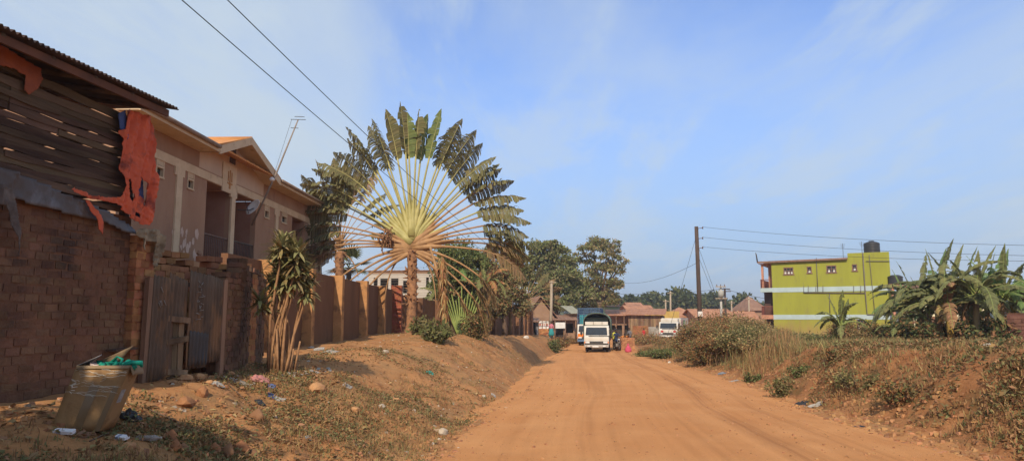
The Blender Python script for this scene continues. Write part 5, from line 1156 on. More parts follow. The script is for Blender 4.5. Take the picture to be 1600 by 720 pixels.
# ------------------------------------------------------------------ bushes on the right verge
def bushes():
    z = lambda p: Vector((p.x, p.y, Hz(p.x, p.y)))
    L = [  # px, depth, rx m, height m, palette, label
        (1030, 50, 1.6, 0.47, 0, 'low green bush nearest the road bend'), (1052, 47, 1.7, 0.59, 0, 'green bush right of the low one at the road bend'),
        (1084, 47, 1.4, 1.0, 1, 'red-brown dry bush left of the utility pole'), (1106, 48, 1.8, 1.75, 1, 'tall rusty dry bush around the foot of the utility pole'),
        (1098, 41, 1.5, 1.05, 2, 'straw-tinted bush beside the road below the utility pole'), (1116, 41, 2, 1.5, 1, 'dense brown bush right of the utility pole foot'),
        (1130, 46, 2.2, 2.06, 3, 'tallest bush with orange-brown leaves before the transformer pole'), (1152, 40, 2, 1.65, 2, 'golden brown bush near the centre of the thicket'),
        (1172, 44, 2.2, 1.32, 4, 'dusty olive bush behind the golden brown one'), (1140, 35, 1.6, 1.24, 3, 'orange-brown bush at the road edge'),
        (1105, 36, 1.4, 1.07, 1, 'low dark brown bush right at the road edge'), (1170, 33, 1.6, 0.99, 4, 'grey-green bush where the earth bank begins'),
        (1195, 38, 2, 0.83, 4, 'olive bush in front of the green building corner'), (1215, 42, 2, 0.72, 4, 'dusty bush with feathery top below the green wall'),
        (1190, 29.5, 1.1, 0.55, 2, 'straw-coloured bush on the lip of the bank'), (1240, 40, 2.2, 0.69, 0, 'broad green bush under the green wall'),
        (1275, 38, 2.2, 0.61, 4, 'low dusty bush left of the small banana plant'), (1338, 37, 1.3, 1.27, 1, 'reddish dry bush right of the small banana plant'),
        (1368, 36, 1.4, 0.83, 2, 'pale dry shrub before the right part of the green wall'), (1300, 36.5, 1.3, 0.44, 0, 'small green bush at the foot of the small banana plant'),
        (1385, 38, 1.2, 0.83, 4, 'dusty shrub at the left edge of the banana grove'), (1018, 56, 1.3, 0.35, 1, 'brown scrub behind the brick heap'),
        (1060, 58, 2.2, 0.64, 1, 'brown scrub in front of the white lorry'), (1150, 56, 3, 1.98, 3, 'wide orange-brown thicket below the rusty roofs'), (1120, 60, 3, 1.98, 1, 'dark brown thicket beyond the utility pole'), (1185, 58, 2.6, 1.10, 1, 'brown thicket left of the green building')]
    pal = [([M_LF_OLIVE, M_LF_GREEN, M_LF_DUST], [.45, .3, .25]), ([M_LF_DRY, M_LF_RUST, M_LF_DUST, M_LF_OLIVE], [.4, .2, .25, .15]), ([M_LF_STRAW, M_LF_DUST, M_LF_OLIVE, M_LF_DRY], [.3, .3, .15, .25]), ([M_LF_RUST, M_LF_DRY, M_LF_STRAW, M_LF_OLIVE], [.4, .25, .15, .2]), ([M_LF_DUST, M_LF_OLIVE, M_LF_STRAW], [.5, .3, .2])]
    for i, (px, y, rx, h, pk, lab) in enumerate(L):
        m, w = pal[pk]; n = int(6200*rx*h**.5*(1.15 if y < 45 else .8)); bush(lab, z(P(px, 520, y)), rx, h, n, .036+.0006*y, m, w, seed=200+i, group='bushes on the right verge')
    for i, (px, py, rx, h, pk, lab) in enumerate([(1222, 618, .55, .8, 4, 'small green-grey shrub at the foot of the earth bank'), (1256, 585, .45, .5, 0, 'dark tuft of weeds on the face of the earth bank'), (1176, 596, .5, .45, 0, 'green weed at the road edge by the litter'), (1345, 600, .8, .55, 4, 'dusty creeper hanging on the middle of the bank'), (1405, 622, .7, .6, 1, 'dry shrub in a hollow of the bank'), (1310, 560, .6, .45, 1, 'dry tuft high on the bank below the small banana plant')]):
        m, w = pal[pk]; bush(lab, G(px, py), rx*.8, h*.7, 900, .045, m, w, seed=260+i, group='shrubs on the earth bank')
bushes()
# ------------------------------------------------------------------ poles and wires
M_POLE = mat('dark_tarred_pole', (.10, .065, .05), (.055, .04, .033), 6, .85, .4, 20, stretch=(1, 1, .2))
M_POLE_P = mat('pale_timber_pole', (.42, .34, .25), (.30, .23, .16), 6, .85, .4, 20, stretch=(1, 1, .2))
M_WIRE = mat('black_cable', (.03, .03, .032), (.03, .03, .03), 5, .6)
M_PORC = mat('brown_insulator', (.12, .06, .045), (.1, .05, .04), 5, .3)
def wire(label, a, b, sag, r=.012, name='overhead_wire', pts=None):
    a, b = Vector(a), Vector(b); P_ = []
    for i in range(33):
        s = i/32; p = a.lerp(b, s); p.z -= 4*sag*s*(1-s); P_.append(p)
    mb = MB(); mb.tube(pts or P_, r, 5, cap=False); tag(mb.build(name, M_WIRE), label, 'cable'); 
def poles():
    b = P(1094, 497, 55); zb = Hz(b.x, b.y); top = P(1088, 354, 55); t = thing('utility_pole', 'tall dark timber utility pole rising out of the bushes', 'utility pole', (b.x, b.y, zb)); mb = MB(); mb.tube([(b.x, b.y, zb-.3), tuple(Vector((b.x, b.y, zb)).lerp(top, .5)), top], [.20, .17, .15], 12); mb.build('pole', M_POLE, t)
    att = []
    for py in (357, 373, 388):
        p = P(1089.5, py, 54.85); mb = MB(); mb.tube([p, p+Vector((.42, -.02, .05))], .025, 5); mb.tube([p+Vector((.42, -.02, -.03)), p+Vector((.42, -.02, .15))], [.05, .035], 8); mb.build('insulator', M_PORC, t); att.append(p+Vector((.42, -.02, .12)))
    mb = MB(); q = P(1094, 490, 54.8); mb.cbox(q, (.34, .1, .36), 0, (0, 0, 0)); mb.build('number_plate', M_WHITE, t)
    for i, (p, py) in enumerate(zip(att, (386, 402, 410))): wire(('highest', 'middle', 'lowest')[i]+' of the three wires running right from the tall utility pole', p, P(1640, py-2, 38), .25, .011)
    wire('wire slung left from the tall utility pole towards the airy tree', P(1088, 411, 55), P(950, 436, 96), 1.0, .014)
    wire('slack wire from the left passing behind the tall utility pole', P(952, 458, 96), P(1127, 451, 92), .35, .02)
    wire('wire from the transformer pole towards the green building', P(1130, 450, 92), P(1260, 470, 92), .5, .02)
    # stays
    for i, (x0, y0, x1, y1, d, lab) in enumerate([(1087, 372, 1062, 458, 50, 'thin stay wire on the left of the tall utility pole'), (1091, 385, 1122, 470, 52, 'upper stay wire on the right of the tall utility pole'), (1091, 400, 1117, 466, 54, 'lower stay wire on the right of the tall utility pole')]):
        a = P(x0, y0, 55); m = P(x1, y1, d); dd = m-a; k = (Hz(m.x, m.y)-a.z)/dd.z; wire(lab, a, a+dd*min(k, 1.7), .0, .012, 'stay_wire')
    # transformer pole pair
    q = P(1127, 500, 92); zb = Hz(q.x, q.y); t = thing('transformer_pole', 'pale concrete pole carrying a small transformer', 'utility pole', (q.x, q.y, zb)); mb = MB(); tp = P(1126, 447, 92); mb.tube([(q.x, q.y, zb-.2), tp], [.19, .14], 10); mb.build('pole', mat('pale_concrete', (.48, .46, .42), (.38, .36, .32), 3, .8), t)
    c = P(1126.5, 458.5, 91.6); mb = MB(); mb.lathe([(.05, -.5), (.36, -.45), (.38, .35), (.3, .42), (.05, .45)], 14, c=tuple(c)); mb.build('transformer', mat('pale_transformer', (.42, .42, .38), (.34, .33, .3), 3, .6), t)
    mb = MB(); mb.cbox(c+Vector((0, 0, -.62)), (1.5, .3, .12)); mb.cbox(c+Vector((0, 0, .9)), (1.3, .14, .12)); mb.build('cross_arm', M_POLE_P, t); mb = MB()
    for k in (-.5, 0, .5): mb.tube([c+Vector((k, 0, .96)), c+Vector((k, 0, 1.2))], .05, 6)
    mb.build('insulator', M_PORC, t)
    q = P(1134, 500, 93); t = thing('cross_arm_pole', 'dark pole with a cross arm right of the transformer pole', 'utility pole', (q.x, q.y, Hz(q.x, q.y))); mb = MB(); tp = P(1132.5, 450, 93); mb.tube([(q.x, q.y, Hz(q.x, q.y)-.2), tp], [.17, .12], 9); mb.build('pole', M_POLE, t); mb = MB(); mb.cbox(tp+Vector((0, -.1, -.12)), (1.3, .12, .12)); mb.cbox(P(1136.5, 455, 92.8), (.9, .1, .1)); mb.build('cross_arm', M_POLE, t)
    for px, pt, y, lab, M in ((1047.5, 455, 120, 'pale pole standing before the tallest skyline tree', M_POLE_P), (1170, 464, 125, 'pale pole left of the green building balconies', M_POLE_P), (1040, 468, 130, 'short pole with a cross arm left of the pale pole', M_POLE_P), (1143, 470, 130, 'thin short pole above the rusty roofs', M_POLE_P), (1152.5, 485, 118, 'short stub pole on the orange roof line', M_POLE_P), (967, 466, 115, 'thin dark pole beside the green panelled kiosk', M_POLE)):
        q = P(px, 500, y); tp = P(px, pt, y); t = thing('distant_pole', lab, 'utility pole', (q.x, q.y, Hz(q.x, q.y)), group='distant poles behind the roofs'); mb = MB(); mb.tube([(q.x, q.y, Hz(q.x, q.y)-.2), tp], [.2, .13], 8); mb.build('pole', M, t); mb = MB(); mb.cbox(tp+Vector((0, -.15, -.3)), (1.1, .1, .1)); mb.build('cross_arm', M, t)
    # timber pole on the left verge
    q = P(860, 500, 70); zb = Hz(q.x, q.y); tp = P(862, 439, 70); t = thing('timber_pole', 'pale timber pole at the end of the brown wall', 'utility pole', (q.x, q.y, zb)); mb = MB(); mb.tube([(q.x, q.y, zb-.2), tp], [.16, .12], 10); mb.build('pole', M_POLE_P, t); mb = MB(); mb.cbox(tp+Vector((.1, -.12, -.12)), (.7, .08, .08)); mb.build('cross_arm', M_POLE_P, t)
    for off, zo, nm in ((0, 0, 'left of two parallel overhead wires crossing the sky above the house'), (.36, .16, 'right of two parallel overhead wires crossing the sky above the house')):
        pts = []
        for yy in np.linspace(-14, 70, 60):
            f = (yy-8)/62; pts.append(Vector((-3.75+(tp.x+3.75)*f+off*(1-.6*max(f, 0)), yy, 5.6-.0635*(yy-8)+.001076*(yy-8)**2*(1+((tp.z-5.8)/.9 if 0 else 0))+zo)))
        wire(nm, pts[0], pts[-1], 0, .0065, pts=pts)
    e = Vector((-6.3, -14, 0)); t = thing('timber_pole', 'timber pole behind the viewer that carries the two overhead wires', 'utility pole', (e.x, e.y, 1)); mb = MB(); mb.tube([(e.x, e.y, .8), (e.x, e.y, 7.8)], [.16, .12], 10); mb.build('pole', M_POLE_P, t)
poles()
# ================================================================== VILLAGE AT THE BEND
M_SHOPW = mat('dusty_shop_wall', (.34, .21, .13), (.25, .15, .095), 1.2, .9, .3, 12)
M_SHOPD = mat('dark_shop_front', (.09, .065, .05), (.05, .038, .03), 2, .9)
M_ROOF_O = mat('orange_rust_roof', (.46, .225, .125), (.34, .155, .085), .8, .8, .3, 8, c3=(.25, .12, .07), s3=.5)
M_ROOF_B = mat('brown_rust_roof', (.30, .17, .11), (.2, .11, .075), 1, .85, .3, 8)
M_REDP = mat('red_paint', (.50, .05, .04), (.4, .04, .03), 4, .6)
def frame_at(px, y, ang=0.):
    p = P(px, 500, y); a = Vector((p.x, p.y, 0)); u = Vector((math.cos(ang), math.sin(ang), 0)); out = Vector((u.y, -u.x, 0))
    return a, (lambda s, w, q=0.: Vector((a.x+u.x*s+out.x*q, a.y+u.y*s+out.y*q, w)))
def zpy(py, y): return P(800, py, y).z
def ribs(mb, A, B, C, n, r=.03):
    """corrugation lines between edge A-B and the edge that starts at C"""
    for i in range(n+1): p = A.lerp(B, i/n); mb.tube([p+UP*.03, p+(C-A)+UP*.03], r, 4, cap=False)
def shop(name, label, px0, px1, ytop, y, D, wm, rm, ang=0., eave=.6, roof='lean', slope=.8, openings=(), cat='shop', pitch=1.2, posts=0, planks=False, zbase=None):
    a, fr = frame_at(px0, y, ang); b, _ = frame_at(px1, y, ang); L = (P(px1, 500, y)-P(px0, 500, y)).length; zt = zpy(ytop, y); zb = (Hz(a.x, a.y) if zbase is None else zbase)-.25
    t = thing(name, label, cat, (a.x, a.y, zb), ang)
    mb = MB(); ho = [(L*o[0], L*o[1], zb+o[2], zb+o[3]) for o in openings]
    if planks:
        random.seed(len(label)); s = 0
        while s < L:
            w = random.uniform(.13, .24); fbox(mb, fr, s, min(L, s+w-.02), zb, zt-random.uniform(0, .06), random.uniform(-.04, 0), .03+random.uniform(0, .02)); s += w
        mb.build('plank_wall', M_PLANKV, t); mb = MB(); fbox(mb, fr, .02, L-.02, zb, zt-.1, -D, -.06); mb.build('wall', M_SHOPD, t)
    else:
        cells(mb, fr, [0, L], [zb, zt], ho, -.15, 0)
        for s in (0, L): mb.quad(fr(s, zb, -.15), fr(s, zb, -D), fr(s, zt, -D), fr(s, zt, -.15))
        mb.quad(fr(0, zb, -D), fr(L, zb, -D), fr(L, zt, -D), fr(0, zt, -D)); w_ = mb.build('wall', wm, t)
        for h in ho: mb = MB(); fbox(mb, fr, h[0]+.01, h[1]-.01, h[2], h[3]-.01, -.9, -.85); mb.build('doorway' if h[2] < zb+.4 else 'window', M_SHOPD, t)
    mb = MB(); r2 = MB()
    if roof == 'lean':
        A, B = fr(-.3, zt+.03, eave), fr(L+.3, zt+.03, eave); C, E = fr(-.3, zt+slope, -D-.3), fr(L+.3, zt+slope, -D-.3); mb.quad(A, B, E, C); ribs(r2, A, B, C, int(L/.4))
    elif roof == 'gable_side':   # ridge parallel to the front
        A, B = fr(-.5, zt, eave), fr(L+.5, zt, eave); m = -D/2; C, E = fr(-.5, zt+slope, m), fr(L+.5, zt+slope, m); mb.quad(A, B, E, C); ribs(r2, A, B, C, int(L/.5)); mb.quad(C, E, fr(L+.5, zt, -D-eave), fr(-.5, zt, -D-eave))
        mb.quad(fr(0, zt-.05, -.1), fr(0, zt-.05, -D), fr(0, zt+slope-.1, m)); mb.quad(fr(L, zt-.05, -.1), fr(L, zt-.05, -D), fr(L, zt+slope-.1, m))
    elif roof == 'hip':
        k = min(D, L)/2; m = -D/2; A, B, C, E = fr(-.5, zt, .5), fr(L+.5, zt, .5), fr(L+.5, zt, -D-.5), fr(-.5, zt, -D-.5); Q, S = fr(k, zt+slope, m), fr(L-k, zt+slope, m); mb.quad(A, B, S, Q); mb.quad(C, E, Q, S); mb.quad(B, C, S); mb.quad(E, A, Q); r2.tube([Q, S], .06, 5)
    else:                        # gable facing the viewer
        m = L/2; A, C, Q = fr(-.5, zt-.25, .6), fr(L+.5, zt-.25, .6), fr(m, zt+slope, .6); dq = fr(0, 0, -D-.6)-fr(0, 0, .6); mb.quad(A, Q, Q+dq, A+dq); mb.quad(C, Q, Q+dq, C+dq); ribs(r2, A, Q, A+dq, 6)
        g = MB(); g.quad(fr(0, zt-.02, 0), fr(L, zt-.02, 0), fr(m, zt+slope-.15, 0)); g.build('gable', wm, t)
    rf = solid(mb.build('roof', rm, t), .06)
    if r2.v: r2.build('roof_rib', rm, rf)
    for k in range(posts):
        s = L*k/(posts-1) if posts > 1 else L/2; mb = MB(); zz = Hz(*fr(s, 0, eave-.15)[:2]); mb.tube([fr(s, zz-.1, eave-.15), fr(s, zt, eave-.15)], .06, 6); mb.build('post', M_PLANKV, t)
    return t, fr, L, zt, zb
# left of the road
t, fr, L, zt, zb = shop('brown_roofed_house', 'gabled house with a large rusty brown roof beyond the end of the brown wall', 820, 868, 497, 84, 9, M_SHOPW, M_ROOF_B, .12, roof='gable_front', slope=2.6, cat='house', openings=((.15, .3, .1, 2.0), (.55, .8, .9, 1.8)))
shop('grey_kiosk', 'grey shuttered kiosk between the wall end and the timber pole', 824, 842, 503, 76, 3, mat('grey_kiosk_paint', (.26, .25, .25), (.18, .17, .17), 2, .8), M_ROOF_B, .1, slope=.5, openings=((.3, .75, .1, 1.7),))
def painted_fence():
    a, fr = frame_at(841, 74, .05); zb = Hz(a.x, a.y); t = thing('painted_panel_fence', 'low white panel fence with faded red marks left of the timber pole', 'fence', (a.x, a.y, zb)); mb = MB(); fbox(mb, fr, 0, 1.15, zb+.2, zb+1.5, -.04, 0); mb.build('panel', M_WHITE, t)
    for s in (0, .38, .78, 1.1): mb = MB(); fbox(mb, fr, s, s+.07, zb-.1, zb+1.55, -.1, .05); mb.build('post', M_PLANKV, t)
    mb = MB()
    for i, (s, w) in enumerate(((.1, .2), (.42, .12), (.62, .08), (.85, .18))): fbox(mb, fr, s, s+w, zb+1.0, zb+1.25, 0.001, .012); fbox(mb, fr, s, s+w*.7, zb+.55, zb+.7, 0.001, .012)
    mb.build('faded_marks', mat('faded_red', (.45, .16, .13), (.4, .2, .16), 9, .9), t)
    mb = MB(); brick_wall(mb, fr(0, 0, .9), fr(1.1, 0, .9), zb-.2, zb+.8, .25, .12, .015, .2, Vector((0, -1, 0)), 0); t2 = thing('brick_counter', 'little orange brick counter in front of the painted panel fence', 'brick block', fr(0, zb, .9)); mb.build('brickwork', M_BRICK_L, t2)
painted_fence()
t, fr, L, zt, zb = shop('open_kiosk', 'dark open-fronted wooden kiosk with brown lean-to roof behind the white signboard', 866, 898, 500, 84, 4, M_SHOPW, M_ROOF_B, .0, eave=1.6, slope=.6, posts=3, openings=((.08, .45, .0, 1.9), (.52, .93, .7, 1.8)))
shop('tarp_roof_stall', 'small stall with a tilted grey-brown sheet roof beside the blue cage lorry', 893, 904, 490, 86, 3.5, M_SHOPW, mat('grey_green_sheet', (.33, .33, .25), (.26, .24, .18), 2, .8), .2, eave=.8, slope=1.0, openings=((.2, .8, 0, 1.7),), cat='stall')
def signboard():
    c = P(875.5, 508, 80); zb = Hz(c.x, c.y); t = thing('white_signboard', 'blank white signboard on two legs in front of the open kiosk', 'signboard', (c.x, c.y, zb)); mb = MB(); mb.cbox(c, (1.12, .05, .68)); mb.build('board', M_WHITE, t)
    mb = MB(); 
    for dz in (-.36, .36): mb.cbox(c+Vector((0, 0, dz)), (1.2, .07, .05))
    for dx in (-.58, .58): mb.cbox(c+Vector((dx, 0, 0)), (.05, .072, .76))
    mb.build('frame', M_METAL_D, t)
    for dx in (-.5, .5): mb = MB(); mb.tube([c+Vector((dx, .03, -.38)), (c.x+dx, c.y+.03, zb-.1)], .03, 6); mb.build('leg', M_METAL_D, t)
    for i, (dx, w, h, m, lab) in enumerate(((1.1, .7, .55, M_PLANKV, 'plain wooden crate right of the white signboard'), (.2, .8, .6, M_SHOPD, 'dark low table under the white signboard'))):
        tb = thing('crate' if i == 0 else 'table', lab, 'crate' if i == 0 else 'table', (c.x+dx, c.y+.8, zb)); mb = MB()
        if i == 0:
            for k in range(4): mb.box((c.x+dx-w/2, c.y+.6, zb+k*h/4), (c.x+dx+w/2, c.y+1.1, zb+k*h/4+h/4-.03))
            mb.build('slats', m, tb)
        else:
            mb.box((c.x+dx-w/2, c.y+.6, zb+h-.06), (c.x+dx+w/2, c.y+1.2, zb+h)); mb.build('table_top', m, tb)
            for sx in (-1, 1):
                for sy in (.65, 1.15): mb = MB(); mb.box((c.x+dx+sx*w*.45-.03, c.y+sy-.03, zb-.05), (c.x+dx+sx*w*.45+.03, c.y+sy+.03, zb+h-.06)); mb.build('leg', m, tb)
signboard()
# right of the lorries
shop('green_panelled_kiosk', 'pale green panelled kiosk rising behind the canvas-topped lorry', 945, 968, 479, 108, 4, mat('pale_green_paint', (.36, .43, .25), (.28, .35, .20), 1.2, .8), M_ROOF_B, 0, eave=.2, slope=.25, cat='kiosk')
shop('dark_shop_row', 'row of dark shop fronts with a brown awning right of the lorries', 950, 986, 493, 100, 5, M_SHOPW, M_ROOF_O, -.1, eave=1.5, slope=.9, posts=4, openings=((.08, .3, 0, 2.1), (.38, .6, 0, 2.1), (.68, .92, 0, 2.1)))
shop('plank_shop', 'long shop of upright brown planks under a rusty lean-to roof', 982, 1035, 492, 98, 6, M_SHOPW, M_ROOF_O, -.25, eave=.7, slope=.9, planks=True)
shop('yellow_fascia_shop', 'building with a wide yellow corrugated fascia behind the plank shop', 1008, 1058, 494, 112, 3, mat('yellow_iron', (.52, .36, .10), (.42, .28, .08), 2, .75), M_ROOF_O, -.05, eave=.1, slope=.3)
def yellow_ribs():
    a, fr = frame_at(1008, 112, -.05); t = [o for o in bpy.data.objects if o.name.startswith('yellow_fascia_shop')][0]; mb = MB(); z1 = zpy(486, 112); z0 = zpy(498, 112); fbox(mb, fr, -.1, 5.3, z0, z1, .2, .28); 
    for k in range(14): fbox(mb, fr, k*.38, k*.38+.07, z0, z1, .28, .32)
    mb.build('fascia', _m['yellow_iron'], t)
yellow_ribs()
shop('rust_roofed_house', 'house with a broad rust-orange roof behind the plank shop', 985, 1022, 488, 130, 9, M_SHOPW, M_ROOF_O, .05, roof='gable_side', slope=1.4, cat='house')
shop('hip_roofed_house', 'house with an orange hip roof behind the tall utility pole', 1042, 1092, 496, 125, 10, M_SHOPW, M_ROOF_O, -.1, roof='hip', slope=1.9, cat='house')
shop('long_roofed_house', 'long low house with a faded orange roof right of the tall utility pole', 1092, 1150, 499, 118, 10, M_SHOPW, M_ROOF_O, .05, roof='gable_side', slope=1.8, cat='house')
shop('tin_roofed_house', 'low orange-roofed house just left of the green building', 1146, 1185, 503, 105, 8, M_SHOPW, M_ROOF_O, -.05, roof='gable_side', slope=1.6, cat='house')
shop('hilltop_house', 'brown roofed house peeping out left of the green building balconies', 1174, 1200, 485, 140, 9, M_SHOPW, M_ROOF_B, .1, roof='hip', slope=3.0, cat='house')
shop('distant_roof_house', 'small house with a pale ridge beyond the rust-orange roof', 984, 1003, 479, 155, 8, M_SHOPW, M_ROOF_O, 0, roof='gable_side', slope=1.0, cat='house')
def block_building():
    y = 62; t, fr, L, zt, zb = shop('grey_block_building', 'unfinished pale grey block building seen behind the giant palm', 574, 682, 424, y, 8, mat('pale_block_wall', (.50, .45, .38), (.40, .36, .30), 1, .9, .4, 8), M_ROOF_B, -.12, eave=.15, slope=.15, cat='building', openings=((.08, .14, 4.0, 5.3), (.18, .30, 3.7, 5.2), (.34, .45, 3.7, 5.2), (.52, .60, 3.9, 5.0), (.86, .90, 4.3, 5.3)))
    mb = MB()
    for k in range(28): z = zb+.2+k*.22; fbox(mb, fr, 0, L, z, z+.02, 0.001, .006)
    mb.build('mortar_course', mat('mortar_line', (.26, .22, .18), (.22, .19, .16), 3, .95), t)
    mb = MB(); fbox(mb, fr, 0, L, zb+3.2, zb+3.45, .001, .05); fbox(mb, fr, 0, L, zt-.2, zt, .001, .04); mb.build('ring_beam', M_SHOPW, t)
block_building()
# low walls and brick heaps in the yard
def yard():
    def zz(p): return Hz(p.x, p.y)
    p = P(988, 500, 88); q = P(1011, 500, 86); t = thing('orange_brick_wall', 'low orange brick wall before the plank shop', 'wall', (p.x, p.y, zz(p))); mb = MB(); brick_wall(mb, p, q, -.8, zpy(508, 87), .3, .13, .015, .2, Vector((0, -1, 0)), 0); mb.build('brickwork', M_BRICK_L, t)
    p = P(1012, 500, 87); q = P(1028, 500, 86); t = thing('grey_block_wall', 'low grey block wall joining the orange brick wall', 'wall', (p.x, p.y, zz(p))); mb = MB(); brick_wall(mb, p, q, -.8, zpy(508.5, 87), .42, .2, .015, .2, Vector((0, -1, 0)), 0); mb.build('blockwork', mat('grey_block', (.40, .36, .31), (.3, .27, .23), 3, .95, island=.15), t)
    # brick heap at the road edge
    c = P(977, 500, 62); zb = Hz(c.x, c.y); t = thing('brick_stack', 'big square stack of orange-brown bricks at the roadside beside the motorbike', 'brick stack', (c.x, c.y, zb)); mb = MB(); random.seed(2)
    W = 1.55
    for k in range(9):
        for i in range(7):
            for j in range(4):
                if 0 < i < 6 and 0 < j < 3 and k < 8: continue
                mb.cbox((c.x-W/2+(i+.5)*W/7+random.uniform(-.01, .01), c.y+(j+.5)*.25-.1, zb-.1+k*.135+.06), (W/7-.01, .235, .125), 0, (0, 0, random.uniform(-.06, .06)), .01)
    mb.box((c.x-W/2+.2, c.y+.1, zb-.1), (c.x+W/2-.2, c.y+.7, zb+.95)); mb.build('bricks', mat('orange_stack_brick', (.44, .21, .10), (.33, .145, .07), 4, .95, island=.2), t)
    # pink sack in front
    p = P(981.5, 545, 59); zb = Hz(p.x, p.y); t = thing('pink_sack', 'bright pink knotted sack standing in front of the brick stack', 'sack', (p.x, p.y, zb)); mb = MB(); mb.lathe([(.06, 0), (.26, .03), (.29, .15), (.22, .35), (.12, .52), (.05, .60), (.09, .68), (.03, .72)], 12, c=(p.x, p.y, zb)); o = mb.build('sack_body', mat('pink_cloth', (.60, .09, .15), (.45, .06, .11), 6, .8, .5), t)
    # dry scrub clumps in the yard
    for i, (px, y, rx, h, lab) in enumerate(((905, 88, 2.4, .6, 'dry scrub below the rear lorry'), (885, 78, 2.2, .6, 'dry brown scrub left of the canvas-topped lorry'), (1000, 78, 2.4, 1.0, 'brown scrub patch behind the brick stack'), (1015, 74, 2.0, 1.1, 'brown scrub in front of the low orange wall'), (868, 62, 1.2, .6, 'straw scrub on the verge near the timber pole'))):
        q = P(px, 520, y); bush(lab, (q.x, q.y, Hz(q.x, q.y)), rx, h, 4200, .075, [M_LF_DRY, M_LF_RUST, M_LF_STRAW, M_LF_OLIVE], w=[.4, .25, .2, .15], seed=300+i, group='scrub in the yard')
yard()
# ================================================================== VEHICLES
M_TRKW = mat('dusty_white_cab', (.62, .59, .52), (.52, .46, .38), 1.6, .45, c3=(.48, .37, .26), s3=2.2, w3=.62, spec=.4)
M_RUB = mat('tyre_rubber', (.03, .028, .027), (.07, .05, .04), 5, .85)
M_RIM = mat('wheel_rim', (.36, .33, .30), (.25, .21, .17), 5, .5, metal=.3)
M_CANV = mat('green_canvas', (.19, .27, .19), (.14, .20, .14), 1.4, .85, .4, 8, c3=(.24, .25, .18), s3=1.3, w3=.6)
M_HEAD = mat('headlight_glass', (.75, .75, .72), (.6, .6, .58), 5, .15, spec=.6)
M_CHAS = mat('dark_chassis', (.05, .042, .038), (.035, .03, .028), 4, .7)
M_AMB = mat('orange_lamp', (.8, .22, .03), (.7, .18, .03), 3, .3)
def wheel(t, x, y, z, r=.40, w=.22, parent=None):
    M = Matrix.Translation((x, y, z)) @ Matrix.Rotation(math.pi/2, 4, 'Y')
    def lt(prof, mt, par, nm):
        tmp = MB(); tmp.lathe([(a, b) for a, b in prof], 22, cap=True); mb = MB(); W = world_of(t); mb.add([W @ (M @ Vector(p)) for p in np.concatenate(tmp.v)], tmp.f, 0, True); return mb.build(nm, mt, par)
    wl = lt([(r*.62, -w/2), (r*.94, -w/2), (r, -w*.3), (r, w*.3), (r*.94, w/2), (r*.62, w/2)], M_RUB, t, 'wheel'); lt([(r*.1, -w*.42), (r*.60, -w*.40), (r*.60, w*.40), (r*.1, w*.42)], M_RIM, wl, 'rim')
def in_frame(t):
    W = world_of(t)
    class LB(MB):
        def add(s, verts, faces, mi=0, smooth=False): return super().add([W @ Vector(v) for v in verts], faces, mi, smooth)
    return LB
